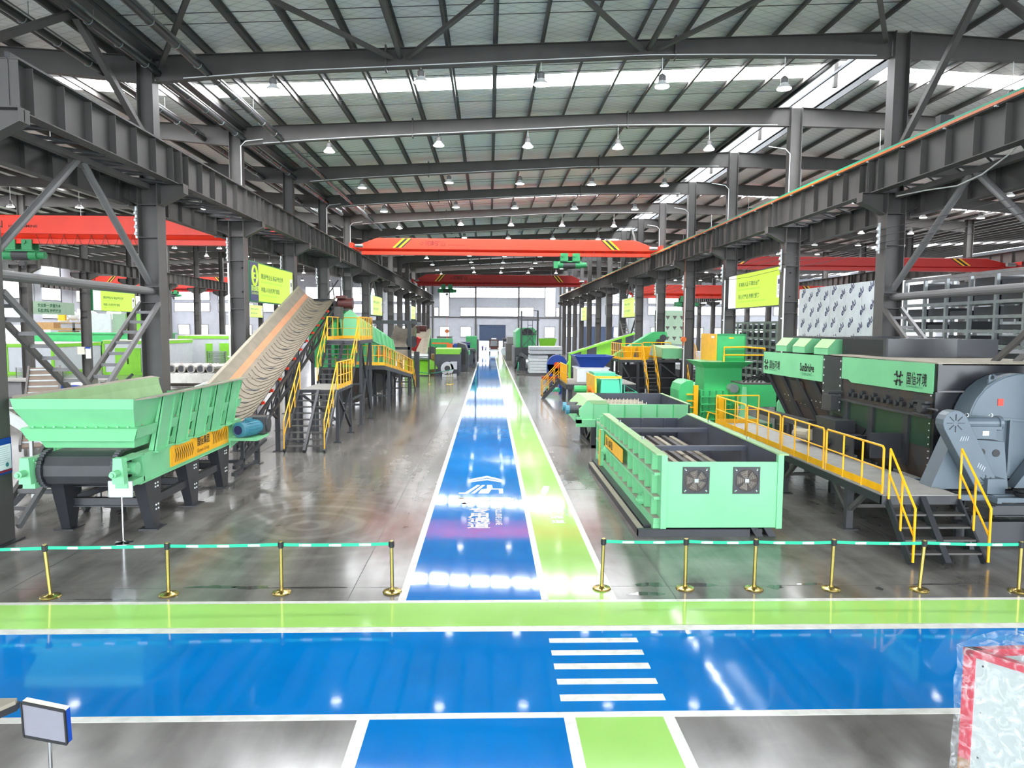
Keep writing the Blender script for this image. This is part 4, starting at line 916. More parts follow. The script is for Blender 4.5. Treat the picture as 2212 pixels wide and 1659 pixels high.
for k in range(40):
    y = Y0 + 0.5 + 0.37 * k
    if y > Y1 - 0.3: break
    pts = [(-9.2, 0.35), (-9.0, 0.16), (-8.75, -0.02), (-8.6, -0.06), (-8.4, 0.0), (-8.2, 0.1), (-7.98, 0.3)]
    c = MB()
    def PZ(x):
        for (x0, z0), (x1, z1) in zip(PR[:-1], PR[1:]):
            if x <= x1: return z0 + (z1 - z0) * (x - x0) / (x1 - x0)
        return PR[-1][1]
    for (xa, da), (xb, db) in zip(pts[:-1], pts[1:]):
        if y + max(da, db) < Y1: c.bar((xa, y + da, zr(y + da) + PZ(xa) + 0.012), (xb, y + db, zr(y + db) + PZ(xb) + 0.008), 0.02, 0.022)
    obj('cleat', c, 'belt_line', bl)
obj('skirt_plate', MB().hexa([(-9.9, Y0, zr(Y0) + 0.5), (-9.76, Y0, zr(Y0) + 0.5), (-9.76, Y1, zr(Y1) + 0.5), (-9.9, Y1, zr(Y1) + 0.5), (-9.9, Y0, zr(Y0) + 0.58), (-9.76, Y0, zr(Y0) + 0.58), (-9.76, Y1, zr(Y1) + 0.58), (-9.9, Y1, zr(Y1) + 0.58)]), 'dust', t)
for x in (-7.95, -9.6):
    fr = obj('truss', MB().bar((x, Y0 + 0.3, zr(Y0) - 0.25), (x, Y1 + 0.5, zr(Y1) - 0.2), 0.08, 0.12).bar((x, Y0 + 0.6, zr(Y0) - 0.72), (x, Y1 + 0.2, zr(Y1) - 0.85), 0.08, 0.1), 'iron_black', t)
    if x > -8:
        n = 14
        for k in range(n):
            ya, yb = Y0 + 0.8 + k * 1.05, Y0 + 0.8 + (k + 1) * 1.05
            obj('truss_web', MB().bar((x, ya, zr(ya) - 0.3), (x, ya, zr(ya) - 0.78), 0.05).bar((x, ya, zr(ya) - 0.78), (x, yb, zr(yb) - 0.32), 0.05), 'iron_black', fr)
for k in range(14):
    y = Y0 + 1.0 + 1.05 * k
    ro = obj('roller', MB().cyl((-9.5, y, zr(y) - 0.2), (-8.05, y, zr(y) - 0.2), 0.07, 10), 'iron_black', t)
    obj('roller_cap', MB().cbox((-8.0, y, zr(y) - 0.17), 0.12, 0.1, 0.1), 'red', ro)
for y, h in ((24.98, 1.0), (27.41, 1.9), (29.77, 2.7), (33.0, 3.8), (36.5, 5.0)):
    for x in (-8.0, -9.6):
        lg = obj('leg', MB().box(x - 0.07, x + 0.07, y - 0.07, y + 0.07, 0.02, zr(y) - 0.72), 'iron_black', t)
        obj('foot_plate', MB().box(x - 0.16, x + 0.16, y - 0.16, y + 0.16, 0, 0.02), 'iron_black', lg)
        obj('knee_brace', MB().bar((x, y, zr(y) - 1.5 if h > 1 else 0.4), (x, y - 1.0, zr(y - 1.0) - 0.75), 0.09), 'iron_black', lg)
obj('tail_frame', MB().bar((-7.9, 22.4, 0.35), (-7.9, 25.6, 0.75), 0.1).bar((-7.9, 22.3, 0.15), (-7.9, 24.6, 0.15), 0.1).bar((-7.9, 23.2, 0.1), (-7.9, 23.2, 1.1), 0.1).bar((-9.6, 23.2, 0.4), (-7.9, 23.2, 0.4), 0.1), 'iron_black', t)
hd = obj('head_frame', MB().box(-8.05, -7.9, 37.2, 38.6, zr(38) - 0.6, zr(38) - 0.2).bar((-8.0, 37.9, zr(38) - 0.3), (-8.15, 38.0, zr(38) + 0.75), 0.05).bar((-8.3, 37.6, zr(38) + 0.1), (-7.9, 38.3, zr(38) + 0.9), 0.05), 'iron_black', t)
obj('head_drum', MB().cyl((-9.5, 38.0, zr(38) - 0.4), (-8.05, 38.0, zr(38) - 0.4), 0.32, 16), 'iron_black', hd)
obj('drive_motor', MB().cyl((-7.95, 38.35, zr(38) - 0.3), (-7.25, 38.35, zr(38) - 0.3), 0.27, 16).cyl((-7.25, 38.35, zr(38) - 0.3), (-7.15, 38.35, zr(38) - 0.3), 0.3, 16).box(-8.0, -7.5, 38.0, 38.6, zr(38) - 0.05, zr(38) + 0.1), 'red_brown', t)
obj('belt_guard', MB().box(-7.95, -7.6, 37.3, 38.1, zr(37.4) - 0.9, zr(37.4) - 0.3), 'steel', t)

# ------------------------------------------------------------------ stair platform with yellow railings beside the conveyor
t = thing('stair_platform', 'dark steel two-flight stair platform with yellow railings beside the belt conveyor', 'platform', (-6.92, 29, 0))
stair(t, (-6.92, 27.05, 0), (-6.92, 29.45, 2.12), 1.5, (1, 0, 0), 9, rh=1.1)
ld = obj('landing', MB().box(-7.7, -6.12, 29.45, 32.5, 2.05, 2.17), 'iron_black', t)
obj('deck_plate', MB().box(-7.66, -6.14, 29.45, 32.45, 2.17, 2.19), 'deck', ld)
stair(t, (-6.92, 32.45, 2.15), (-6.92, 34.6, 4.02), 1.5, (1, 0, 0), 8, rh=1.1)
td = obj('landing', MB().box(-7.7, -6.12, 34.5, 38.3, 3.92, 4.08), 'iron_black', t)
obj('deck_plate', MB().box(-7.66, -6.14, 34.5, 38.25, 4.08, 4.10), 'deck', td)
railing(t, [(-6.15, 29.5, 2.19), (-6.15, 32.5, 2.19)], 1.1, 0.62)
railing(t, [(-6.15, 34.6, 4.1), (-6.15, 38.2, 4.1)], 1.1, 0.62)
railing(t, [(-7.68, 38.2, 4.1), (-6.15, 38.2, 4.1)], 1.1, 0.8)
railing(t, [(-7.68, 34.6, 4.1), (-7.68, 38.2, 4.1)], 1.1, 1.2)
for (x, y, z) in ((-6.18, 29.5, 2.05), (-6.18, 32.26, 2.05), (-7.65, 29.5, 2.05), (-7.65, 32.26, 2.05), (-6.15, 34.78, 3.92), (-6.1, 37.28, 3.92), (-7.62, 34.78, 3.92), (-7.62, 37.28, 3.92)):
    p = obj('post', MB().box(x - 0.065, x + 0.065, y - 0.065, y + 0.065, 0.02, z), 'iron_black', t)
    obj('foot_plate', MB().box(x - 0.15, x + 0.15, y - 0.15, y + 0.15, 0, 0.02), 'iron_black', p)
for a, b in (((-6.18, 29.5, 2.0), (-6.18, 32.26, 0.3)), ((-6.18, 29.5, 0.3), (-6.18, 32.26, 2.0)), ((-6.13, 34.78, 3.9), (-6.13, 37.28, 0.5)), ((-6.13, 34.78, 0.5), (-6.13, 37.28, 3.9)),
             ((-7.65, 29.5, 2.0), (-6.18, 29.5, 0.9)), ((-7.62, 34.78, 2.0), (-6.15, 34.78, 2.0)), ((-7.62, 34.78, 1.0), (-6.15, 34.78, 1.0)), ((-6.13, 32.3, 1.5), (-6.13, 34.78, 1.5))):
    obj('brace', MB().bar(a, b, 0.09), 'iron_black', t)

# ------------------------------------------------------------------ green inclined drum screen and its walkway
t = thing('drum_screen', 'bright green inclined screening machine with orange portholes behind the stair platform', 'machine', (-7.6, 44, 0))
sl = -0.103
def zs(y, z): return z + sl * (y - 38.0)
ya, yb = 38.6, 51.0
def sect(y): return [(-9.1, y, zs(y, 2.85)), (-6.75, y, zs(y, 2.85)), (-6.55, y, zs(y, 4.15)), (-6.75, y, zs(y, 5.15)), (-7.35, y, zs(y, 5.62)), (-8.4, y, zs(y, 5.62)), (-9.1, y, zs(y, 5.0))]
hs = MB().loft([sect(ya), sect(yb)]).add(sect(ya), [tuple(range(7))]).add(sect(yb), [tuple(range(7))[::-1]])
bd = obj('housing', hs, 'green', t)
obj('front_hood', MB().prism([(-7.85, 5.2), (-7.3, 5.62), (-6.75, 5.15), (-6.6, 4.2), (-6.8, 4.2), (-7.7, 4.2)], 'y', 38.2, 38.6), 'mint', t)
obj('feed_box', MB().box(-9.2, -7.9, 37.2, 38.6, 3.2, 4.95).box(-9.2, -6.7, 38.0, 38.6, 2.6, 3.95), 'green', t)
for k in range(7):
    y = 39.6 + 1.8 * k
    obj('rib', MB().bar((-6.62, y, zs(y, 2.9)), (-6.5, y, zs(y, 4.15)), 0.1).bar((-6.5, y, zs(y, 4.15)), (-6.72, y, zs(y, 5.15)), 0.08), 'mint', bd)
for k in range(3):
    y = 43.2 + 2.1 * k; pp = []
    o = MB(); n = 12; c = (-6.52, y, zs(y, 3.85))
    o.cyl((c[0] - 0.16, c[1], c[2]), (c[0] + 0.03, c[1], c[2]), 0.42, 16); obj('porthole', o, 'orange', bd)
obj('side_rail', MB().bar((-6.45, ya, zs(ya, 4.2)), (-6.45, yb, zs(yb, 4.2)), 0.1, 0.08).bar((-6.6, ya, zs(ya, 2.9)), (-6.6, yb, zs(yb, 2.9)), 0.14, 0.12), 'mint', bd)
for y in (39.2, 43.5, 47.5, 50.6):
    for x in (-8.9, -6.85): obj('leg', MB().box(x - 0.1, x + 0.1, y - 0.1, y + 0.1, 0, zs(y, 2.85)), 'iron_black', t)
obj('under_chute', MB().hexa([(-8.6, 39.5, 0.6), (-7.2, 39.5, 0.6), (-7.2, 49, 0.5), (-8.6, 49, 0.5), (-9.0, 39, 2.6), (-6.9, 39, 2.6), (-6.9, 50, 1.5), (-9.0, 50, 1.5)]), 'rusty_black', t)
t = thing('walkway', 'dark steel side walkway with yellow railings sloping along the green drum screen', 'platform', (-6.0, 44, 0))
def zw(y): return 2.70 - 0.1 * (y - 38.4)
obj('deck', MB().hexa([(-6.75, 38.4, zw(38.4) - 0.22), (-5.55, 38.4, zw(38.4) - 0.22), (-5.5, 51.8, zw(51.8) - 0.22), (-6.6, 51.8, zw(51.8) - 0.22), (-6.75, 38.4, zw(38.4)), (-5.55, 38.4, zw(38.4)), (-5.5, 51.8, zw(51.8)), (-6.6, 51.8, zw(51.8))]), 'iron_black', t)
railing(t, [(-5.57, 38.45, zw(38.45)), (-5.52, 51.8, zw(51.8))], 1.05, 0.9, r=0.028)
railing(t, [(-6.75, 38.45, zw(38.45)), (-5.57, 38.45, zw(38.45))], 1.05, 0.3, r=0.022)
railing(t, [(-8.0, 37.9, 2.75), (-6.75, 37.9, 2.75)], 1.05, 0.32, r=0.022)
stair(t, (-6.0, 54.0, 0), (-6.0, 51.9, 1.35), 1.0, (1, 0, 0), 5, mid=False)
for y in (40.43, 45.44, 50.59):
    for x in (-5.6, -6.6):
        p = obj('post', MB().box(x - 0.07, x + 0.07, y - 0.07, y + 0.07, 0.02, zw(y) - 0.2), 'iron_black', t)
        obj('knee_brace', MB().bar((x, y, 0.8), (x, y + 1.2, zw(y + 1.2) - 0.25), 0.08), 'iron_black', p)
    obj('cross_tie', MB().bar((-6.6, y, 0.9), (-5.6, y, 0.9), 0.08), 'iron_black', t)
# small gantry and conveyors behind
t = thing('steel_gantry', 'dark square steel gantry beside the far end of the green drum screen', 'frame', (-6.3, 52.5, 0))
for x in (-7.9, -5.75): obj('post', MB().box(x - 0.13, x + 0.13, 52.3, 52.56, 0, 5.1), 'iron_black', t)
obj('beam', MB().box(-8.4, -5.2, 52.28, 52.58, 4.95, 5.2).box(-8.0, -5.7, 52.3, 52.5, 3.1, 3.3), 'iron_black', t)
obj('beam', MB().box(-5.4, -5.2, 52.3, 56.5, 4.9, 5.1), 'iron_black', t)
def small_conveyor(label, x0, x1, ya, za, yb, zb2, motor=True):
    t = thing('belt_conveyor', label, 'conveyor', ((x0 + x1) / 2, ya, 0)); w = x1 - x0
    def P(y, z): return [(x0, y, z + 0.35), (x0 + 0.2 * w, y, z + 0.05), (x0 + 0.5 * w, y, z), (x0 + 0.8 * w, y, z + 0.05), (x1, y, z + 0.35)]
    obj('belt', MB().loft([P(ya, za), P(yb, zb2)], close=False).loft([P(ya, za - 0.05), P(yb, zb2 - 0.05)], close=False), 'belt', t)
    for x in (x0, x1):
        obj('side_frame', MB().bar((x, ya, za + 0.1), (x, yb, zb2 + 0.1), 0.08, 0.3), 'mint_dusty', t)
        for f in (0.15, 0.85):
            y = ya + (yb - ya) * f; z = za + (zb2 - za) * f
            obj('leg', MB().box(x - 0.06, x + 0.06, y - 0.06, y + 0.06, 0, z), 'iron_black', t)
    if motor: obj('drive_motor', MB().cyl((x1 + 0.05, yb, zb2), (x1 + 0.85, yb, zb2), 0.26, 12).box(x1, x1 + 0.3, yb - 0.5, yb + 0.2, zb2 - 0.4, zb2 + 0.2), 'red_brown', t)
    return t
small_conveyor('second chevron belt conveyor with brown motor, rising behind the dark gantry', -8.0, -6.2, 56, 2.2, 62, 4.6)
small_conveyor('short wide tan belt conveyor facing the aisle behind the lime machine', -9.2, -6.6, 76, 1.6, 82, 4.3, False)
t = thing('drum_roller', 'red framed roller with black drum beside the dark gantry', 'machine', (-5.6, 57, 2))
obj('frame', MB().bar((-6.0, 57.3, 2.9), (-5.5, 57.0, 3.9), 0.3, 0.3), 'red_dark', t)
obj('drum', MB().cyl((-6.2, 56.8, 3.6), (-5.9, 56.6, 3.6), 0.45, 16), 'iron_black', t)
obj('leg', MB().box(-5.9, -5.5, 56.9, 57.3, 0, 2.8), 'iron_black', t)

# ------------------------------------------------------------------ mint bin with two fans (right front)
t = thing('bin_feeder', 'long mint green open bin with two square fans on its front panel', 'container', (5.3, 20.5, 0))
X0, X1, YA, YB2, ZB, ZT = 3.94, 6.70, 16.08, 25.2, 0.19, 1.88
obj('front_panel', MB().box(X0 + 0.02, X1 - 0.02, YA, YA + 0.05, ZB + 0.02, 1.73), 'mint', t, bevel=0.006)
obj('corner_post', MB().box(X0 - 0.02, X0 + 0.11, YA - 0.03, YA + 0.1, ZB, ZT), 'mint', t)
obj('corner_post', MB().box(X1 - 0.11, X1 + 0.02, YA - 0.03, YA + 0.1, ZB, ZT), 'mint', t)
for s, x in ((-1, X0), (1, X1)):
    poly = [(YA, ZB), (YB2, ZB), (YB2, 1.55), (23.9, ZT), (YA, ZT)]
    xa, xb = sorted((x, x - s * 0.04))
    sp = obj('side_wall', MB().prism(poly, 'x', xa, xb), 'mint', t)
    xi = sorted((x - s * 0.042, x - s * 0.06))
    obj('inner_wall', MB().prism([(YA + 0.06, 0.35), (YB2 - 0.06, 0.35), (YB2 - 0.06, 1.53), (23.9, ZT - 0.02), (YA + 0.06, ZT - 0.02)], 'x', xi[0], xi[1]), 'slate', sp)
    obj('top_rail', MB().hexa([(min(x + s * 0.14, x - s * 0.08), YA, ZT), (max(x + s * 0.14, x - s * 0.08), YA, ZT), (max(x + s * 0.14, x - s * 0.08), 23.9, ZT), (min(x + s * 0.14, x - s * 0.08), 23.9, ZT)] + [(p[0], p[1], ZT + 0.03) for p in [(min(x + s * 0.14, x - s * 0.08), YA), (max(x + s * 0.14, x - s * 0.08), YA), (max(x + s * 0.14, x - s * 0.08), 23.9), (min(x + s * 0.14, x - s * 0.08), 23.9)]]), 'mint_dusty', sp)
    if s < 0:
        for z in (1.42, 0.86, 0.30):
            obj('side_rail', MB().box(x - 0.15, x, YA + 0.12, YB2, z - 0.03, z + 0.04 if z > 0.4 else z + 0.1), 'mint', sp)
            obj('dust_ledge', MB().box(x - 0.15, x, YA + 0.12, YB2, z + (0.041 if z > 0.4 else 0.101), z + (0.045 if z > 0.4 else 0.105)), 'dust', sp)
        for k in range(13):
            y = YA + 0.45 + 0.72 * k
            for z0, z1 in ((1.46, min(ZT, ZT - max(0, y - 23.9) * 0.25)), (0.9, 1.39), (0.4, 0.83)):
                if z0 < 1 and 20.0 < y < 23.6 and z1 > 1.2: continue
                obj('rib', MB().box(x - 0.13, x, y, y + 0.11, z0, z1), 'mint', sp)
        obj('bottom_lip', MB().box(x - 0.16, x, YA + 0.1, YB2, 0.12, 0.28), 'mint', sp)
pn = obj('sign_panel', MB().box(X0 - 0.17, X0 - 0.15, 20.1, 23.1, 0.95, 1.33), 'yellow', t)
for i, ch in enumerate('国信集团'): text('lettering', ch, 0.27, (X0 - 0.172, 22.95 - 0.33 * i, 1.04), (0, -1, 0), (0, 0, 1), 'ink', pn, 0.003)
bk = obj('back_wall', MB().box(X0, X1, YB2 - 0.06, YB2, ZB, 1.6), 'slate', t)
for x in (4.6, 5.4, 6.2): obj('rib', MB().box(x - 0.04, x + 0.04, YB2 - 0.13, YB2 - 0.06, 0.35, 1.58), 'slate', bk)
obj('front_lining', MB().box(X0 + 0.06, X1 - 0.06, YA + 0.055, YA + 0.07, 0.35, 1.7), 'slate', t)
obj('bin_floor', MB().box(X0 + 0.05, X1 - 0.05, YA + 0.06, YB2 - 0.06, 0.86, 0.9), 'rusty_black', t)
for k in range(9):
    x = X0 + 0.3 + 0.27 * k
    obj('walking_slat', MB().box(x - 0.07, x + 0.07, YA + 0.3, YB2 - 0.2, 0.9, 0.98 + 0.02 * (k % 2)), 'dust' if k % 2 == 0 else 'steel', t)
for y in (18.3, 21.6): 
    cb = obj('cross_beam', MB().box(X0 + 0.05, X1 - 0.05, y - 0.07, y + 0.07, 1.62, 1.74), 'slate', t)
    for x in (X0 + 0.02, X1 - 0.02): obj('shackle', MB().tube([(x, y, 1.85), (x - 0.03, y, 1.98), (x + 0.03, y, 1.98), (x, y, 1.85)], 0.015, 6), 'galv', cb)
obj('vertical_post', MB().box(X0 - 0.26, X0 - 0.13, 23.55, 23.75, 0.05, 1.4), 'mint', t)
obj('edge_strip', MB().box(X0 - 0.27, X0 - 0.255, 23.55, 23.75, 0.05, 1.4), 'yellow', t)
for y, z in ((23.2, 0.75), (17.6, 0.48)):
    obj('bearing', MB().cyl((X0 - 0.24, y, z), (X0, y, z), 0.12, 14).cyl((X0 - 0.28, y, z), (X0 - 0.24, y, z), 0.05, 10).cbox((X0 - 0.06, y, z), 0.1, 0.4, 0.3), 'mint', t)
sk = obj('skid', MB().box(3.42, 3.58, YA - 0.02, 24.4, 0.0, 0.16).box(3.42, 6.0, YA + 0.0, YA + 0.14, 0.0, 0.17).box(6.15, 6.3, YA + 0.05, 24, 0, 0.16), 'iron_black', t)
obj('skid_dust', MB().box(3.43, 3.57, YA + 0.14, 24.4, 0.16, 0.165), 'dust', sk)
for x in (6.2, 6.5): obj('foot', MB().hexa([(x - 0.06, YA, 0), (x + 0.12, YA, 0), (x + 0.12, YA + 0.3, 0), (x - 0.06, YA + 0.3, 0), (x - 0.16, YA + 0.1, 0.2), (x + 0.0, YA + 0.1, 0.2), (x + 0.0, YA + 0.3, 0.2), (x - 0.16, YA + 0.3, 0.2)]), 'iron_black', t)
obj('under_frame', MB().box(3.6, 6.6, YA + 0.3, 24.8, 0.1, 0.2), 'iron_black', t)
for xc in (4.715, 5.875):
    zc = 1.31; y = YA
    f = obj('fan', MB().box(xc - 0.31, xc + 0.31, y - 0.02, y - 0.005, zc - 0.31, zc - 0.27).box(xc - 0.31, xc + 0.31, y - 0.02, y - 0.005, zc + 0.27, zc + 0.31).box(xc - 0.31, xc - 0.27, y - 0.02, y - 0.005, zc - 0.27, zc + 0.27).box(xc + 0.27, xc + 0.31, y - 0.02, y - 0.005, zc - 0.27, zc + 0.27), 'iron_black', t)
    n = 28; ring = MB()
    for k in range(n):
        a, b = 2 * math.pi * k / n, 2 * math.pi * (k + 1) / n
        def sqp(a):
            c, s_ = math.cos(a), math.sin(a); q = 0.275 / max(abs(c), abs(s_)); return (xc + c * q, y - 0.012, zc + s_ * q)
        def cp(a, yy): return (xc + 0.265 * math.cos(a), yy, zc + 0.265 * math.sin(a))
        ring.quad(sqp(a), sqp(b), cp(b, y - 0.012), cp(a, y - 0.012)); ring.quad(cp(a, y - 0.012), cp(b, y - 0.012), cp(b, y + 0.0), cp(a, y + 0.0))
    obj('shroud', ring, 'iron_black', f)
    obj('fan_back', MB().cyl((xc, y - 0.004, zc), (xc, y - 0.001, zc), 0.265, 24), 'rusty_black', f)
    for k in range(5):
        a = 2 * math.pi * k / 5 + 0.5; pts = []
        for rr, w0, tw in ((0.06, 0.045, 0.0), (0.15, 0.085, 0.0), (0.235, 0.12, 0.0)):
            for sgn in (-1, 1):
                aa = a + sgn * w0 / rr * 0.8 + (0.12 if rr > 0.1 else 0); pts.append((xc + rr * math.cos(aa), y - 0.012 - (0.01 if sgn > 0 else 0.0), zc + rr * math.sin(aa)))
        obj('blade', MB().add(pts, [(0, 1, 3, 2), (2, 3, 5, 4)]), 'fan_blade', f)
    obj('hub', MB().box(xc - 0.05, xc + 0.05, y - 0.06, y - 0.02, zc - 0.05, zc + 0.05), 'galv', f, bevel=0.01)
    gd = MB()
    for rr in (0.1, 0.15, 0.2, 0.245): gd.tube([(xc + rr * math.cos(q * math.pi / 12), y - 0.026, zc + rr * math.sin(q * math.pi / 12)) for q in range(25)], 0.0035, 4, cap=False)
    for q in range(4): gd.bar((xc, y - 0.026, zc), (xc + 0.265 * math.cos(q * 1.5708 + 0.785 * (xc > 5)), y - 0.026, zc + 0.265 * math.sin(q * 1.5708 + 0.785 * (xc > 5))), 0.007)
    obj('guard', gd, 'steel', f)
    sc = MB()
    for a in (-1, 1):
        for b in (-1, 1): sc.cbox((xc + a * 0.235, y - 0.022, zc + b * 0.235), 0.022, 0.01, 0.022)
    obj('bolt', sc, 'white', f)

# ------------------------------------------------------------------ second bin behind with hood and drive motors
t = thing('bin_feeder', 'second mint bin with dusty roller hood and two side motors, behind the fan bin', 'container', (6.0, 30, 0))
Yf, Yr, xa, xb = 28.3, 33.0, 4.08, 7.95
fw = obj('front_panel', MB().box(xa, xb, Yf, Yf + 0.05, 1.14, 1.74), 'mint', t)
for k in range(1, 6): obj('rib', MB().box(xa + 0.645 * k - 0.012, xa + 0.645 * k + 0.012, Yf - 0.09, Yf, 1.14, 1.74), 'green', fw)
obj('lower_flange', MB().box(xa - 0.05, xb, Yf - 0.07, Yf + 0.02, 1.08, 1.14), 'mint', fw)
for x in (xa, xb):
    w = obj('side_wall', MB().box(x - 0.03, x + 0.03, Yf, Yr, 1.0, 1.74), 'slate', t)
    obj('top_rail', MB().box(x - 0.06, x + 0.06, Yf, Yr, 1.74, 1.77), 'mint_dusty', w)
obj('back_wall', MB().box(xa, xb, Yr, Yr + 0.05, 1.0, 1.76), 'slate', t)
obj('bin_floor', MB().box(xa, xb, Yf, Yr, 0.95, 1.02), 'rusty_black', t)
for k in range(5):
    y = Yf + 0.9 + 0.85 * k
    sh = obj('screw_shaft', MB().cyl((xa + 0.6, y, 1.4), (xb - 1.2, y, 1.4), 0.11, 10), 'dust', t)
    pd = MB()
    for j in range(12): pd.bar((xa + 0.8 + 0.17 * j, y - 0.15, 1.42), (xa + 0.9 + 0.17 * j, y + 0.15, 1.5), 0.03, 0.1)
    obj('screw_flight', pd, 'dust', sh)
obj('roller_hood', MB().prism([(3.55, 1.3), (3.55, 1.55), (3.9, 1.9), (4.6, 1.9), (4.75, 1.75), (4.1, 1.75), (4.1, 1.3)], 'y', 28.25, 31.6), 'mint_dusty', t)
obj('hood_end', MB().prism([(3.6, 1.15), (3.56, 1.55), (3.9, 1.88), (4.1, 1.75), (4.1, 1.15)], 'y', 28.2, 28.25), 'mint', t)
obj('side_beam', MB().box(3.45, 4.2, 28.1, 28.4, 0.86, 1.15).box(3.45, 3.65, 28.1, 32, 1.0, 1.25), 'mint', t)
for y in (28.5, 29.7):
    m = obj('drive_motor', MB().cyl((3.2, y, 1.52), (3.55, y, 1.52), 0.17, 14).box(3.55, 3.85, y - 0.18, y + 0.18, 1.28, 1.68), 'steel_dark', t)
    obj('fan_cover', MB().cyl((3.05, y, 1.5), (3.2, y, 1.5), 0.18, 14), 'motor_blue', m)
for y in (28.3, 31.6):
    for x in (4.14, 7.8):
        obj('leg', MB().box(x - 0.1, x + 0.1, y - 0.1, y + 0.1, 0, 0.95), 'iron_black', t)
    obj('cross_beam', MB().box(4.14, 7.8, y - 0.06, y + 0.06, 0.5, 0.66), 'iron_black', t)
obj('brace', MB().bar((4.14, 28.4, 0.85), (4.14, 30.0, 0.15), 0.1).bar((4.14, 31.5, 0.85), (4.14, 30.0, 0.15), 0.1).box(4.06, 4.22, 28.2, 31.7, 0, 0.12), 'iron_black', t)

# ------------------------------------------------------------------ raised platform on the right with stairs
t = thing('access_platform', 'long grey access platform with yellow railings and stairs, right of the fan bin', 'platform', (9.3, 20.5, 0))
dk = obj('deck', MB().box(8.45, 10.12, 15.0, 26.7, 1.2, 1.22), 'deck', t)
obj('edge_beam', MB().box(8.42, 8.5, 15.0, 26.7, 1.02, 1.2).box(8.42, 10.14, 14.96, 15.05, 1.02, 1.2).box(10.06, 10.14, 15, 26.7, 1.02, 1.2), 'iron_black', dk)
for a, b in ((15.12, 17.75), (17.9, 20.5), (20.65, 23.35), (23.5, 26.6)):
    pts = [(8.5, a, 1.22), (8.5, b, 1.22)]
    rl = obj('railing', MB().tube([(8.5, a, 1.15), (8.5, a, 2.2), (8.5, a + 0.05, 2.25), (8.5, b - 0.05, 2.25), (8.5, b, 2.2), (8.5, b, 1.15)], 0.026, 8), 'yellow', t)
    obj('mid_rail', MB().tube([(8.5, a, 1.76), (8.5, b, 1.76)], 0.02, 6), 'yellow', rl)
    for q in (1, 2): obj('post', MB().cyl((8.5, a + (b - a) * q / 3, 1.15), (8.5, a + (b - a) * q / 3, 2.25), 0.022, 8), 'yellow', rl)
    obj('toe_board', MB().box(8.495, 8.507, a, b, 1.24, 1.4), 'yellow', rl)
railing(t, [(8.5, 26.6, 1.22), (10.1, 26.6, 1.22)], 1.05, 0.8)
st = obj('stair', MB().bar((8.55, 14.05, 0.02), (8.55, 15.0, 1.1), 0.05, 0.17).bar((10.1, 14.05, 0.02), (10.1, 15.0, 1.1), 0.05, 0.17), 'iron_black', t)
obj('stringer', MB().bar((9.3, 14.03, 0.02), (9.3, 15.0, 1.15), 0.13, 0.15), 'iron_black', st)
for k in range(4):
    f = (k + 1) / 5.0
    obj('tread', MB().box(8.57, 10.08, 14.05 + 0.95 * f - 0.12, 14.05 + 0.95 * f + 0.12, 1.1 * f - 0.04, 1.1 * f), 'steel', st)
for x in (8.55, 10.1):
    rl = obj('stair_railing', MB().tube([(x, 13.97, 0.08), (x, 13.97, 1.18), (x, 14.95, 2.22), (x, 14.95, 1.12)], 0.026, 8), 'yellow', t)
    obj('mid_rail', MB().tube([(x, 13.97, 0.6), (x, 14.95, 1.68)], 0.022, 8), 'yellow', rl)
    obj('post', MB().cyl((x, 14.46, 0.55), (x, 14.46, 1.7), 0.024, 8), 'yellow', rl)
for y in (16.76, 20.5, 24.2):
    p = obj('post', MB().box(8.54, 8.7, y - 0.08, y + 0.08, 0.02, 1.05), 'steel_dark', t)
    obj('foot_plate', MB().box(8.44, 8.8, y - 0.18, y + 0.18, 0, 0.02), 'steel_dark', p)
    obj('knee_brace', MB().bar((8.62, y - 0.1, 0.5), (8.62, y - 0.75, 1.0), 0.1).bar((8.62, y + 0.1, 0.5), (8.62, y + 0.75, 1.0), 0.1).bar((8.62, y, 0.55), (10.0, y, 0.55), 0.08), 'steel', p)
    obj('post', MB().box(9.95, 10.1, y - 0.08, y + 0.08, 0, 1.05), 'steel_dark', t)

# ------------------------------------------------------------------ big black machine with green name panels
t = thing('shredder_line', 'huge black machine with green name panels and three green hoods, beside the access platform', 'machine', (12.4, 22, 0))
BX = 10.72
sh = obj('body', MB().box(BX, 14.3, 17.0, 22.3, 1.1, 3.9).hexa([(11.3, 22.3, 1.3), (14.0, 22.3, 1.3), (14.0, 26.6, 1.3), (11.3, 26.6, 1.3), (BX + 0.05, 22.3, 3.2), (14.3, 22.3, 3.2), (14.3, 27.7, 3.2), (BX + 0.05, 27.7, 3.2)]).box(BX + 0.05, 14.3, 22.3, 27.7, 3.2, 3.85), 'rusty_black', t)
fp_ = obj('front_plate', MB().box(BX - 0.03, 14.3, 16.9, 17.0, 1.1, 3.28), 'black_gloss', t)
obj('upper_plate', MB().box(BX, 13.3, 16.88, 16.98, 3.32, 3.92).box(BX - 0.02, BX + 0.08, 16.86, 17.0, 3.3, 3.95).box(13.25, 13.35, 16.86, 17.0, 3.28, 3.95), 'black_gloss', fp_)
obj('seam_strip', MB().box(BX, 13.3, 16.87, 16.9, 3.27, 3.31), 'steel_light', fp_)
obj('top_edge', MB().box(BX - 0.05, 14.3, 16.85, 22.3, 3.95, 3.98), 'dust', t)
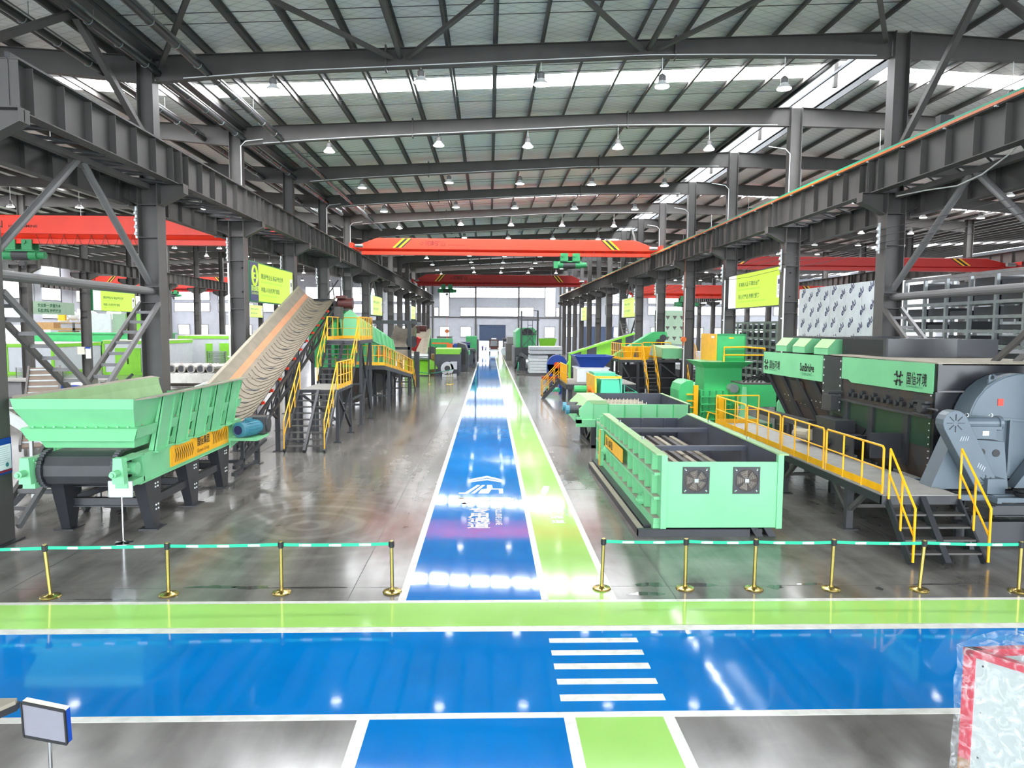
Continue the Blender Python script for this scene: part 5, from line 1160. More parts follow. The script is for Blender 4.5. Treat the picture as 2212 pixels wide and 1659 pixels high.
# name panels on the aisle side
def notch(y0, y1, z0a, z0b, z1a, z1b): return [(y0, z0a), (y1, z0b), (y1, z1b), (y0, z1a)]
p1 = obj('name_panel', MB().prism([(17.0, 3.22), (20.9, 3.20), (21.1, 3.28), (21.5, 3.28), (21.5, 3.93), (17.0, 3.95)], 'x', BX - 0.05, BX - 0.01), 'mint', t)
p2 = obj('name_panel', MB().prism([(22.75, 3.08), (27.7, 3.06), (27.7, 3.88), (22.75, 3.92)], 'x', BX - 0.07, BX - 0.03), 'mint', t)
xp = BX - 0.052
def logo(parent, x, y, z, r, m='ink'):
    mb = MB()
    for q in range(4):
        cy, cz = ((0, 1), (1, 0), (0, -1), (-1, 0))[q]
        c = (y + cy * r * 0.55, z + cz * r * 0.55); pts = []
        for k in range(9):
            a = math.radians(-120 + 30 * k) + math.atan2(cz, cy); pts.append((x, c[0] + r * 0.36 * math.cos(a + math.pi), c[1] + r * 0.36 * math.sin(a + math.pi)))
        mb.tube(pts, r * 0.09, 5)
    return obj('emblem', mb, m, parent)
logo(p1, xp - 0.002, 18.45, 3.5, 0.26)
text('lettering', '国信环境', 0.34, (xp, 18.1, 3.4), (0, -1, 0), (0, 0, 1), 'ink', p1, 0.003, sx=0.62, spacing=1.1)
text('lettering', 'GUOXIN ENVIRONMENTAL TECH', 0.075, (xp, 18.1, 3.3), (0, -1, 0), (0, 0, 1), 'ink_green', p1, 0.003, sx=0.62)
logo(p2, BX - 0.074, 27.4, 3.4, 0.26)
text('lettering', '国信环境', 0.33, (BX - 0.072, 27.1, 3.3), (0, -1, 0), (0, 0, 1), 'ink', p2, 0.003, sx=0.75)
text('lettering', 'GUOXIN ENVIRONMENTAL', 0.075, (BX - 0.072, 27.1, 3.2), (0, -1, 0), (0, 0, 1), 'ink_green', p2, 0.003, sx=0.75)
text('lettering', 'SunBridge', 0.37, (BX - 0.072, 24.4, 3.35), (0, -1, 0), (0, 0, 1), 'ink', p2, 0.004, sx=0.72, bold=0.03)
text('lettering', '— ZHENGZHOU —', 0.13, (BX - 0.072, 24.38, 3.2), (0, -1, 0), (0, 0, 1), 'ink_green', p2, 0.004, sx=0.95)
jp = obj('joint_plate', MB().box(BX - 0.04, BX, 21.5, 22.75, 2.2, 3.92), 'iron_black', t)
bo = MB()
for k in range(7): bo.cbox((BX - 0.045, 22.68, 2.3 + 0.25 * k), 0.02, 0.05, 0.05).cbox((BX - 0.045, 21.58, 2.3 + 0.25 * k), 0.02, 0.05, 0.05)
for k in range(12): bo.cbox((BX + 0.0 + 0.0, 17.1, 1.3 + 0.17 * k), 0.06, 0.03, 0.03)
obj('bolt', bo, 'white_dull', jp)
# sloping hopper wall with ribs beneath the second panel
for y in (23.0, 24.3, 25.6, 26.9):
    yy = y
    obj('slope_rib', MB().bar((BX + 0.02, yy + 0.5, 3.1), (11.25, yy - 0.4, 1.5), 0.14, 0.12, up=(-1, 0, 0.3)), 'iron_black', t)
bl2 = MB()
for k in range(13):
    y = 22.6 + 0.32 * k; bl2.cbox((BX + 0.30, y, 2.35), 0.03, 0.05, 0.05); bl2.cbox((BX + 0.36, y, 2.15), 0.03, 0.05, 0.05)
obj('bolt', bl2, 'white_dull', t)
obj('access_hatch', MB().hexa([(11.02, 24.5, 2.2), (10.98, 25.5, 2.2), (11.0, 25.5, 2.2), (11.05, 24.5, 2.2), (10.76, 24.5, 2.95), (10.76, 25.5, 2.95), (10.8, 25.5, 2.95), (10.8, 24.5, 2.95)]), 'rusty_black', t)
# chain deck and side panels in the recess under the first panel
obj('deck_beam', MB().box(BX - 0.12, BX + 0.05, 17.0, 22.2, 2.62, 2.68), 'steel_dark', t)
obj('side_panel', MB().box(BX - 0.02, BX, 17.05, 22.2, 1.9, 2.62), 'panel_green_reflection', t)  # panel colour stands in for a green-black reflection
for y in (17.9, 19.6, 21.0): obj('side_rib', MB().box(BX - 0.08, BX - 0.02, y, y + 0.25, 1.3, 2.62), 'iron_black', t)
for k in range(6):
    y = 17.6 + 0.62 * k; cb = MB()
    for q in range(3): cb.cyl((BX - 0.1, y + 0.14 * q, 2.85 + 0.1 * (q % 2)), (BX, y + 0.14 * q, 2.85 + 0.1 * (q % 2)), 0.075, 8)
    obj('chain_link', cb, 'iron_black', t)
obj('take_up', MB().cyl((BX - 0.2, 17.25, 2.86), (BX, 17.25, 2.86), 0.13, 12).box(BX - 0.18, BX, 17.05, 17.6, 2.98, 3.03).box(BX - 0.18, BX, 17.05, 17.6, 2.68, 2.72).cyl((BX - 0.1, 16.7, 2.86), (BX - 0.1, 17.1, 2.86), 0.03, 8), 'steel_dark', t)
obj('shaft_stub', MB().cyl((BX - 0.45, 21.5, 2.85), (BX, 21.5, 2.85), 0.06, 10).box(BX - 0.3, BX, 21.6, 22.2, 2.3, 2.75), 'steel_dark', t)
obj('discharge_opening', MB().hexa([(BX - 0.03, 20.2, 1.75), (BX - 0.03, 22.0, 1.75), (BX, 22.0, 1.75), (BX, 20.2, 1.75), (BX - 0.03, 20.0, 1.95), (BX - 0.03, 22.0, 2.2), (BX, 22.0, 2.2), (BX, 20.0, 1.95)]), 'black', t)
obj('discharge_conveyor', MB().box(9.85, BX, 20.0, 21.6, 1.35, 1.75).prism([(20.6, 1.75), (21.7, 1.75), (21.9, 2.1), (20.6, 2.1)], 'x', 10.1, BX), 'iron_black', t)
obj('belt_roller', MB().cyl((9.8, 21.5, 1.55), (9.8, 22.5, 1.45), 0.17, 12), 'dust', t)
obj('conveyor_side', MB().box(9.82, 9.86, 19.0, 21.4, 1.3, 1.8).cyl((9.74, 20.4, 1.5), (9.82, 20.4, 1.5), 0.14, 12).cyl((9.74, 19.4, 1.5), (9.82, 19.4, 1.5), 0.1, 12), 'iron_black', t)
dr2 = obj('swing_door', MB().box(9.85, 10.75, 18.15, 18.2, 1.45, 2.1), 'iron_black', t)
obj('hinge', MB().box(10.72, 10.78, 18.1, 18.22, 1.5, 1.6).box(10.72, 10.78, 18.1, 18.22, 1.9, 2.0), 'steel_dark', dr2)
obj('skid_beam', MB().box(10.25, 10.45, 15.4, 27, 0.92, 1.1).box(10.3, 14.0, 16.6, 16.8, 0.7, 0.95), 'iron_black', t)
for y in (17.4, 20.5, 24, 26.5):
    for x in (10.95, 13.8): obj('leg', MB().box(x - 0.14, x + 0.14, y - 0.14, y + 0.14, 0, 1.2), 'iron_black', t)
obj('chain_trough', MB().hexa([(10.25, 22.6, 1.55), (10.4, 22.6, 1.55), (10.4, 27.2, 1.55), (10.25, 27.2, 1.55), (10.2, 22.6, 1.85), (10.45, 22.6, 1.85), (10.45, 27.2, 1.75), (10.2, 27.2, 1.75)]), 'steel_dark', t)
# hoods and top duct
hs_ = []
for y in (26.6, 25.05, 23.3):
    hs_.append(obj('top_hood', MB().prism([(BX + 0.35, 3.92), (BX + 0.35, 4.12), (BX + 0.62, 4.42), (BX + 1.6, 4.42), (BX + 1.6, 3.92)], 'y', y, y + 1.0), 'mint', t))
    obj('hood_slope', MB().hexa([(BX + 0.36, y, 4.13), (BX + 0.62, y, 4.42), (BX + 0.62, y + 1.0, 4.42), (BX + 0.36, y + 1.0, 4.13), (BX + 0.34, y, 4.14), (BX + 0.6, y, 4.435), (BX + 0.6, y + 1.0, 4.435), (BX + 0.34, y + 1.0, 4.14)]), 'mint_dusty', hs_[-1])
obj('top_duct', MB().prism([(11.35, 20.3), (13.2, 20.0), (14.6, 20.3), (14.6, 22.9), (11.35, 22.9)], 'z', 3.95, 4.5).box(BX + 0.9, 14.6, 22.9, 28.0, 3.9, 4.5), 'black_gloss', t)
obj('duct_seam', MB().box(11.33, 11.36, 20.3, 22.9, 4.46, 4.52).box(11.3, 11.36, 20.25, 20.4, 3.95, 4.52).box(11.6, 14.6, 22.85, 22.9, 3.9, 4.55), 'steel_dark', t)

# ------------------------------------------------------------------ blue-grey blower
t = thing('blower', 'large blue-grey centrifugal blower with belt guard and motor, right of the stairs', 'blower', (11.6, 16, 0))
n = 30; cx_, cz_, R1 = 12.3, 2.42, 1.22
def vol(a): return R1 + 0.12 * math.sin(a)
circ = [(cx_ + vol(2 * math.pi * k / n) * math.cos(2 * math.pi * k / n), cz_ + vol(2 * math.pi * k / n) * math.sin(2 * math.pi * k / n)) for k in range(n)]
hsg = obj('scroll_housing', MB().prism(circ, 'y', 16.25, 16.85), 'fan_gray', t, smooth=True)
obj('housing_rim', MB().tube([(p[0], 16.25, p[1]) for p in circ + circ[:1]], 0.025, 6, cap=False), 'fan_gray', hsg)
obj('split_flange', MB().bar((11.02, 16.2, 2.78), (13.5, 16.2, 2.6), 0.05, 0.06), 'fan_gray', hsg)
for x in (11.4, 12.0): obj('stiffener', MB().box(x, x + 0.06, 16.15, 16.25, 1.4, 2.7), 'fan_gray', hsg)
obj('lifting_eye', MB().box(11.55, 11.75, 16.3, 16.36, 3.45, 3.62).tube([(11.65 + 0.07 * math.cos(q * 0.7), 16.33, 3.66 + 0.07 * math.sin(q * 0.7)) for q in range(10)], 0.025, 6), 'fan_gray', hsg)
obj('warning_label', MB().box(11.75, 11.88, 16.235, 16.248, 3.02, 3.18), 'red', hsg)
g0, g1 = V((10.24, 15.5, 2.72)), V((10.98, 15.5, 1.40)); r0, r1 = 0.28, 0.25
d = (g1 - g0).normalized(); sx_ = V((-d.z, 0, d.x)); pl = []
a0 = math.atan2(-d.z, -d.x)
for k in range(9): a = a0 - math.pi / 2 + math.pi * k / 8; pl.append((g0.x + r0 * math.cos(a), g0.z + r0 * math.sin(a)))
for k in range(9): a = a0 + math.pi / 2 + math.pi * k / 8; pl.append((g1.x + r1 * math.cos(a), g1.z + r1 * math.sin(a)))
gd = obj('belt_guard', MB().prism(pl, 'y', 15.42, 15.72), 'fan_gray', t, bevel=0.015)
for c, rr in ((g0, 0.2), (g1, 0.17)):
    for k in range(8):
        a = k * math.pi / 4; obj('vent_slot', MB().bar((c.x + 0.06 * math.cos(a), 15.417, c.z + 0.06 * math.sin(a)), (c.x + rr * math.cos(a), 15.417, c.z + rr * math.sin(a)), 0.012, 0.026, up=(0, -1, 0)), 'iron_black', gd)
ls = MB()
for k in range(4): ls.bar((10.78 + 0.045 * k, 15.417, 1.72 - 0.03 * k + 0.02), (10.82 + 0.045 * k, 15.417, 1.82 - 0.03 * k + 0.02), 0.012, 0.014, up=(0, -1, 0)).bar((10.36 + 0.05 * k, 15.417, 2.33), (10.4 + 0.05 * k, 15.417, 2.43), 0.01, 0.012, up=(0, -1, 0))
obj('vent_slot', ls, 'panel_gray', gd)
obj('pedestal', MB().hexa([(9.95, 15.75, 1.18), (11.75, 15.75, 1.18), (11.75, 16.2, 1.18), (9.95, 16.2, 1.18), (10.42, 15.75, 2.35), (11.6, 15.75, 2.25), (11.6, 16.2, 2.25), (10.42, 16.2, 2.35)]), 'fan_gray', t)
for x, z in ((11.08, 2.02), (11.42, 2.0)): obj('round_hole', MB().cyl((x, 15.735, z), (x, 15.752, z), 0.085, 16), 'black', t)
mb_ = obj('bearing_housing', MB().cyl((10.55, 15.75, 2.68), (11.4, 15.75, 2.68), 0.14, 16).box(10.65, 11.3, 15.6, 15.9, 2.35, 2.6).box(10.55, 11.4, 15.58, 15.92, 2.55, 2.62).cyl((10.5, 15.75, 2.68), (10.56, 15.75, 2.68), 0.17, 16).cyl((11.38, 15.75, 2.68), (11.46, 15.75, 2.68), 0.17, 16), 'fan_gray', t)
for x in (10.7, 11.25): obj('eye_bolt', MB().tube([(x + 0.04 * math.cos(q * 0.7), 15.75, 2.86 + 0.04 * math.sin(q * 0.7)) for q in range(10)], 0.012, 5), 'galv', mb_)
obj('name_plate', MB().box(10.98, 11.12, 15.59, 15.598, 2.42, 2.52), 'paper', mb_)
obj('base_frame', MB().box(9.9, 10.02, 15.3, 17.2, 1.08, 1.18).box(9.9, 13.2, 15.2, 15.32, 1.05, 1.17).box(11.0, 13.2, 15.0, 15.12, 1.05, 1.15).box(10.9, 11.0, 14.9, 15.6, 1.05, 1.17).box(9.9, 13.2, 16.9, 17.0, 1.05, 1.17), 'fan_gray', t)
obj('foot_block', MB().box(10.95, 11.35, 15.3, 15.7, 1.17, 1.5), 'fan_gray', t)
obj('inlet_cone', MB().prism([(12.0, 1.17), (13.4, 1.17), (13.4, 1.5), (12.6, 2.0)], 'y', 15.9, 16.2), 'fan_gray', t)
t2 = thing('support_skid', 'dark steel beam skid carrying the blue-grey blower', 'frame', (12, 15.4, 0))
obj('beam', MB().ibeam((10.75, 14.85, 0.92), (13.4, 14.85, 0.92), 0.24, 0.2), 'iron_black', t2)
obj('beam', MB().ibeam((10.6, 15.5, 0.92), (10.6, 17.3, 0.92), 0.24, 0.2), 'iron_black', t2)
obj('lower_frame', MB().box(10.3, 13.4, 15.3, 15.42, 0.08, 0.5).box(10.3, 13.4, 15.25, 15.45, 0.5, 0.56), 'iron_black', t2)
for x in (10.45, 12.2, 13.3): obj('post', MB().box(x - 0.1, x + 0.1, 14.9, 15.1, 0, 0.8), 'iron_black', t2)
c = MB()
for q in range(7):
    r = 0.2 + 0.02 * (q % 3); zz = 1.2 + 0.022 * q
    c.tube([(11.6 + (r + 0.02) * math.cos(a * math.pi / 10), 15.0 + 0.75 * r * math.sin(a * math.pi / 10), zz + 0.012 * math.sin(a * 0.9 + q)) for a in range(21)], 0.016, 6, cap=False)
tag(obj('cable_coil', c, 'black', smooth=True), 'coil of black cable lying on the base frame of the blue-grey blower', 'cable')
tag(obj('floodlight', MB().hexa([(13.0, 21.0, 10.5), (13.4, 21.0, 10.5), (13.4, 21.2, 10.5), (13.0, 21.2, 10.5), (12.98, 20.95, 10.95), (13.38, 20.95, 10.95), (13.38, 21.2, 10.95), (12.98, 21.2, 10.95)]).box(12.5, 13.1, 21.08, 21.12, 10.24, 10.3).box(13.0, 13.04, 21.05, 21.12, 10.24, 10.6), 'black'), 'small black floodlight box standing on the right crane runway', 'floodlight')
cb = MB().tube([(12.95, 17.2, 9.55), (12.95, 18.0, 9.15), (12.95, 19.0, 8.85), (12.95, 20.0, 8.75), (12.95, 21.5, 8.9), (12.95, 23.0, 9.0)], 0.02, 6)
tag(obj('hanging_cable', cb, 'white_dull'), 'pale cable sagging below the nearest right runway girder', 'cable')

# ------------------------------------------------------------------ brass barrier posts and belts
def stanchion(x, y, label, h=0.93, lean=0.0):
    t = thing('barrier_post', label, 'barrier', (x, y, 0))
    obj('base', MB().lathe((x, y, 0), [(0.165, 0.0), (0.17, 0.012), (0.16, 0.03), (0.06, 0.045), (0.045, 0.06)], 28), 'brass', t, smooth=True)
    obj('tube', MB().cyl((x, y, 0.05), (x + lean, y, h - 0.1), 0.032, 16), 'brass', t, smooth=True)
    hd = obj('belt_head', MB().cyl((x + lean, y, h - 0.11), (x + lean, y, h), 0.04, 16), 'black', t, smooth=True)
    obj('cap_ring', MB().cyl((x + lean, y, h), (x + lean, y, h + 0.012), 0.036, 16), 'brass', hd)
    for s in (-1, 1): obj('slot', MB().cbox((x + lean + s * 0.04, y, h - 0.05), 0.02, 0.035, 0.09), 'black', hd)
    return t
def belt(t, a, b, n):
    a, b = V(a), V(b); m = (a + b) / 2 - V((0, 0, 0.012)); hw = 0.028
    mb = MB(); P = [a, a * 0.5 + m * 0.5 - V((0, 0, 0.004)), m, b * 0.5 + m * 0.5 - V((0, 0, 0.004)), b]
    for p, q in zip(P[:-1], P[1:]): mb.bar(p, q, 0.004, 2 * hw)
    o = obj('belt', mb, 'belt_green', t)
    for k in range(n):
        f = (k + 0.75) / (n + 0.5); c = a + (b - a) * f - V((0, 0, 0.016 * 4 * f * (1 - f)))
        pp = obj('printed_patch', MB().cbox((c.x, c.y - 0.004, c.z), 0.17, 0.003, 0.04), 'white', o)
        obj('printed_logo', MB().cyl((c.x - 0.11, c.y - 0.006, c.z), (c.x - 0.11, c.y - 0.003, c.z), 0.02, 10), 'white', o)
ST = [(-7.64, 12.53), (-5.64, 12.61), (-3.68, 12.67), (-1.72, 12.69), (2.07, 12.80), (3.60, 12.78), (4.86, 12.74), (6.28, 12.72), (7.89, 12.65), (9.68, 12.56)]
LN = [-0.06, 0.0, 0.0, -0.01, 0.02, 0.0, 0.01, 0.02, 0.05, 0.0]
LB = ['brass barrier post at the far left, holding the belt that leaves the picture', 'brass barrier post in front of the hopper feeder legs', 'third brass barrier post on the left, between the feeder and the blue lane', 'brass barrier post standing at the left edge of the blue lane',
      'brass barrier post on the white line right of the green walkway', 'brass barrier post before the left corner of the fan bin', 'brass barrier post before the right fan of the mint bin', 'brass barrier post between the fan bin and the stairs', 'brass barrier post before the platform stairs', 'brass barrier post at the far right, beside the stairs railing']
tops = []; sts = []
for (x, y), l, lab in zip(ST, LN, LB):
    sts.append(stanchion(x, y, lab, 0.93, l)); tops.append((x + l, y, 0.88))
for i, n in ((0, 3), (1, 3), (2, 3)): belt(sts[i], (tops[i][0] + 0.05, tops[i][1], 0.88), (tops[i + 1][0] - 0.05, tops[i + 1][1], 0.885), n)
for i, n in ((4, 2), (5, 2), (6, 2), (7, 2), (8, 3)): belt(sts[i], (tops[i][0] + 0.05, tops[i][1], 0.885), (tops[i + 1][0] - 0.05, tops[i + 1][1], 0.88), n)
belt(sts[0], (-10.4, 12.4, 0.87), (tops[0][0] - 0.05, 12.53, 0.87), 4)
belt(sts[9], (tops[9][0] + 0.05, 12.56, 0.88), (11.6, 12.5, 0.88), 2)
# far posts near the blower
for (x, y), lab in zip([(-4.93, 59.8), (-3.46, 59.9), (-3.2, 59.6), (-3.02, 60.0)], ['lone brass barrier post far back beside the lime machine', 'brass barrier post, left one of the close far group', 'brass barrier post, middle one of the close far group', 'brass barrier post, right one of the close far group']):
    s_ = stanchion(x, y, lab, 0.96)
    if x < -4.5: belt(s_, (x + 0.05, y, 0.9), (x + 1.6, y + 6.0, 0.9), 0); belt(s_, (x - 2.4, y + 5, 0.9), (x - 0.05, y, 0.9), 0)

# ------------------------------------------------------------------ foreground: sign box, corner of a table, wrapped crate
t = thing('sign_box', 'grey-faced square sign box with blue sides on a thin post, bottom left', 'sign', (-3.75, 6.05, 0))
A = [V((-3.93, 6.0, 1.29)), V((-3.57, 5.96, 1.21)), V((-3.575, 5.96, 1.5)), V((-3.935, 6.0, 1.575))]
A = [V((-3.925, 6.0, 1.27)), V((-3.565, 5.99, 1.20)), V((-3.575, 5.99, 1.49)), V((-3.935, 6.0, 1.565))]
bk_ = V((0.016, 0.045, 0.012))
obj('box_side', MB().hexa([A[0], A[1], A[1] + bk_, A[0] + bk_, A[3], A[2], A[2] + bk_, A[3] + bk_]), 'blue_machine', t)
nrm = V((0, -0.006, 0)); cen = (A[0] + A[1] + A[2] + A[3]) / 4
fr = MB(); 
for a, b in zip(A, A[1:] + A[:1]): fr.bar(a + nrm, b + nrm, 0.012, 0.022, up=(0, 0, 1) if abs((b - a).x) > 0.1 else (0, 1, 0))
obj('frame', fr, 'black', t)
obj('face', MB().quad(*[p + (cen - p) * 0.03 + nrm * 1.1 for p in A]), 'lightbox', t)
obj('top_cover', MB().hexa([A[3] - bk_ * 0.1, A[2] - bk_ * 0.1, A[2] + bk_, A[3] + bk_] + [p + V((0, 0, 0.008)) for p in (A[3] - bk_ * 0.1, A[2] - bk_ * 0.1, A[2] + bk_, A[3] + bk_)]), 'cream', t)
obj('post', MB().cyl((-3.75, 6.05, 0.03), (-3.75, 6.05, 1.25), 0.016, 12), 'chrome', t, smooth=True)
obj('base_disc', MB().lathe((-3.75, 6.05, 0), [(0.19, 0), (0.19, 0.014), (0.04, 0.04)], 20), 'chrome', t, smooth=True)
t = thing('display_table', 'dark-edged corner of a table at the bottom left edge of the picture', 'table', (-5.4, 7.0, 0))
obj('tabletop', MB().prism([(-6.4, 7.32), (-4.86, 7.34), (-4.84, 7.28), (-5.3, 6.45), (-6.4, 6.4)], 'z', 0.86, 0.9), 'dust', t)
obj('edge_band', MB().prism([(-6.42, 7.34), (-4.84, 7.36), (-4.82, 7.27), (-5.28, 6.43), (-6.42, 6.38)], 'z', 0.8, 0.86), 'iron_black', t)
obj('pedestal', MB().box(-6.2, -5.6, 6.6, 7.2, 0, 0.8), 'iron_black', t)
# crate
K = V((4.64, 6.6, 1.70)); e1 = V((0.62, -0.80, 0)).normalized(); e2 = V((1, 0.05, 0)).normalized(); HT = 1.70
def Q(a, b, z): p = K + e1 * a + e2 * b; return (p.x, p.y, z)
t = thing('wrapped_crate', 'red framed crate with white side panel wrapped in clear film, bottom right corner', 'crate', tuple(Q(0.6, 0.6, 0)))
L1, L2 = 1.6, 1.7
def qbox(a0, a1, b0, b1, z0, z1): return MB().hexa([Q(a0, b0, z0), Q(a1, b0, z0), Q(a1, b1, z0), Q(a0, b1, z0), Q(a0, b0, z1), Q(a1, b0, z1), Q(a1, b1, z1), Q(a0, b1, z1)])
pn = obj('side_panel', qbox(0.05, L1 - 0.05, 0.0, 0.03, 0.12, HT - 0.06), 'crate_panel', t)
obj('frame_post', qbox(-0.03, 0.06, -0.02, 0.08, 0.35, HT), 'crate_red', t)
obj('frame_post', qbox(-0.03, 0.06, -0.02, 0.08, 0.0, 0.6), 'wood_tan', t, label='tan lower end of the corner post')
obj('top_rail', qbox(-0.03, L1, -0.03, 0.06, HT - 0.07, HT), 'crate_red', t)
obj('top_rail', qbox(-0.03, 0.06, -0.03, L2, HT - 0.07, HT), 'crate_red', t)
obj('back_panel', qbox(-0.01, 0.02, 0.05, L2, 0.1, HT - 0.07), 'crate_panel', t)
obj('contents_tray', qbox(0.06, L1, 0.06, L2, HT - 0.35, HT - 0.2), 'iron_black', t)
for k in range(14):
    a = 0.15 + 0.1 * k; random.seed(k); 
    obj('wrapped_part', MB().bar(Q(a, 0.15 + 0.1 * random.random(), HT - 0.17), Q(a + 0.3 * random.random() - 0.1, 1.2 + 0.4 * random.random(), HT - 0.1 + 0.12 * random.random()), 0.07, 0.06), 'galv', t)
for a in (0.12, 0.75, 1.4):
    for z in (HT - 0.14, HT - 0.6, HT - 1.05): obj('screw', MB().cyl(Q(a, -0.004, z), Q(a, 0.004, z), 0.011, 8), 'steel_dark', pn)
fm = MB(); rows = []; random.seed(5)
for i in range(13):
    r = []
    for j in range(13): 
        a = -0.06 + (L1 + 0.1) * j / 12; z = HT + 0.02 - 1.35 * i / 12
        r.append(Q(a, -0.045 - 0.03 * random.random(), z))
    rows.append(r)
fm.loft(rows, close=False); rows = []
for i in range(7):
    rows.append([Q(-0.06 + (L1 + 0.1) * j / 12, -0.05 + 1.2 * i / 6, HT + 0.02 + 0.16 * math.sin(math.pi * i / 6) * (0.6 + 0.4 * random.random())) for j in range(13)])
fm.loft(rows, close=False)
obj('wrap_film', fm, 'wrap_film', t, smooth=True)

# ------------------------------------------------------------------ teal hood machine and blue hopper platform
t = thing('drum_crusher', 'teal sloped hood machine with yellow side frames behind the second bin', 'machine', (5.6, 34.5, 0))
hd = obj('hood', MB().hexa([(5.15, 33.2, 1.35), (6.15, 33.2, 1.35), (6.15, 34.6, 1.35), (5.15, 34.6, 1.35), (5.25, 33.6, 2.35), (6.1, 33.6, 2.35), (6.1, 34.6, 2.35), (5.25, 34.6, 2.35)]), 'teal', t, bevel=0.03)
obj('lower_band', MB().box(5.12, 6.18, 33.14, 33.3, 1.25, 1.5), 'belt_green', hd)
for x in (4.98, 6.18): obj('side_frame', MB().prism([(33.3, 0.9), (36.4, 0.9), (36.4, 2.5), (33.6, 2.5), (33.4, 1.6)], 'x', x - 0.04, x + 0.04), 'yellow' if x < 5.5 else 'teal', t)
obj('top_bar', MB().box(4.95, 6.2, 33.55, 33.65, 2.4, 2.5), 'yellow', t)
obj('rear_box', MB().box(5.05, 6.1, 34.6, 36.3, 1.2, 2.6), 'teal', t)
obj('bearing', MB().cyl((4.85, 33.9, 1.6), (4.98, 33.9, 1.6), 0.22, 14).cyl((4.8, 34.9, 1.8), (4.98, 34.9, 1.8), 0.15, 12), 'orange', t)
obj('motor', MB().cyl((4.2, 35.4, 1.75), (4.8, 35.4, 1.75), 0.17, 12), 'green', t)
obj('base', MB().box(5.0, 6.2, 33.4, 36.3, 0.0, 1.2), 'green_deep', t)
t = thing('guard_rail', 'small teal guard rail frame beside the teal hood machine', 'railing', (6.6, 34, 0))
obj('frame', MB().tube([(6.35, 33.6, 0), (6.35, 33.6, 2.1), (6.95, 33.6, 1.75), (6.95, 33.6, 0)], 0.03, 8), 'teal', t)
obj('mid_rail', MB().tube([(6.35, 33.6, 1.75), (6.95, 33.6, 1.75)], 0.025, 6).tube([(6.35, 33.6, 1.2), (6.95, 33.6, 1.2)], 0.025, 6), 'teal', t)
t = thing('work_platform', 'low grey platform with a yellow railed stair carrying the blue hopper', 'platform', (6.3, 46, 0))
dk = obj('deck', MB().box(4.72, 9.0, 43.9, 48.4, 1.2, 1.36), 'deck', t)
obj('edge_beam', MB().box(4.68, 4.76, 43.9, 48.4, 1.0, 1.3).box(4.7, 9.0, 43.86, 43.94, 1.0, 1.3), 'iron_black', dk)
for x, y in ((5.0, 44.2), (6.3, 44.2), (8.7, 44.2), (5.0, 48.0), (8.7, 48.0)): obj('leg', MB().box(x - 0.12, x + 0.12, y - 0.12, y + 0.12, 0, 1.2), 'iron_black', t)
st = obj('stair', MB().bar((3.6, 47.9, 0.05), (4.75, 47.9, 1.3), 0.08, 0.22).bar((3.6, 49.0, 0.05), (4.75, 49.0, 1.3), 0.08, 0.22), 'iron_black', t)
for k in range(5): f = (k + 1) / 5.6; obj('tread', MB().box(3.6 + 1.15 * f - 0.13, 3.6 + 1.15 * f + 0.13, 47.9, 49.0, 1.28 * f - 0.03, 1.28 * f + 0.02), 'steel', st)
for y in (47.9, 49.0):
    rl = obj('stair_railing', MB().tube([(3.56, y, 0.1), (3.56, y, 1.15), (4.72, y, 2.42), (4.72, y, 1.3)], 0.03, 8), 'yellow', t)
    obj('mid_rail', MB().tube([(3.56, y, 0.62), (4.72, y, 1.85)], 0.025, 6), 'yellow', rl)
    for f in (0.35, 0.7): obj('post', MB().cyl((3.56 + 1.16 * f, y, 0.1 + 1.22 * f), (3.56 + 1.16 * f, y, 1.15 + 1.27 * f), 0.025, 6), 'yellow', rl)
railing(t, [(4.74, 43.95, 1.36), (4.74, 47.9, 1.36)], 1.1, 0.5, r=0.03)
t = thing('shredder', 'white shredder box with a dark blue flared hopper on the low platform', 'machine', (6.45, 46, 1.36))
obj('hopper', MB().loft([[(5.35, 44.6, 2.98), (7.7, 44.6, 2.98), (7.7, 47.4, 2.98), (5.35, 47.4, 2.98)], [(5.75, 45.2, 2.27), (7.2, 45.2, 2.27), (7.2, 46.8, 2.27), (5.75, 46.8, 2.27)]]).loft([[(5.4, 44.66, 2.97), (7.65, 44.66, 2.97), (7.65, 47.34, 2.97), (5.4, 47.34, 2.97)], [(5.8, 45.26, 2.28), (7.15, 45.26, 2.28), (7.15, 46.74, 2.28), (5.8, 46.74, 2.28)]]), 'blue_machine', t)
obj('hopper_rim', MB().box(5.3, 7.75, 44.55, 44.65, 2.96, 3.02).box(5.3, 7.75, 47.35, 47.45, 2.96, 3.02).box(5.3, 5.4, 44.55, 47.45, 2.96, 3.02).box(7.65, 7.75, 44.55, 47.45, 2.96, 3.02), 'blue_machine', t)
obj('body', MB().box(5.5, 7.5, 45.0, 47.0, 1.36, 2.22).box(5.42, 7.56, 44.95, 47.05, 2.2, 2.28), 'white', t, bevel=0.02)
obj('rotor_window', MB().box(6.1, 7.4, 44.96, 45.0, 1.5, 2.0), 'blue_dark', t)
for k in range(9): obj('rotor_tooth', MB().hexa([(6.15 + 0.14 * k, 44.9, 1.5), (6.25 + 0.14 * k, 44.9, 1.5), (6.25 + 0.14 * k, 44.96, 1.5), (6.15 + 0.14 * k, 44.96, 1.5), (6.19 + 0.14 * k, 44.9, 1.78), (6.21 + 0.14 * k, 44.9, 1.78), (6.21 + 0.14 * k, 44.96, 1.78), (6.19 + 0.14 * k, 44.96, 1.78)]), 'blue_machine', t)
obj('cover_plate', MB().prism([(6.05, 1.4), (6.12, 2.1), (6.6, 1.95), (7.0, 2.12), (7.4, 2.05), (7.4, 1.95), (6.7, 1.85), (6.3, 1.8)], 'y', 44.86, 44.9), 'panel_gray', t)
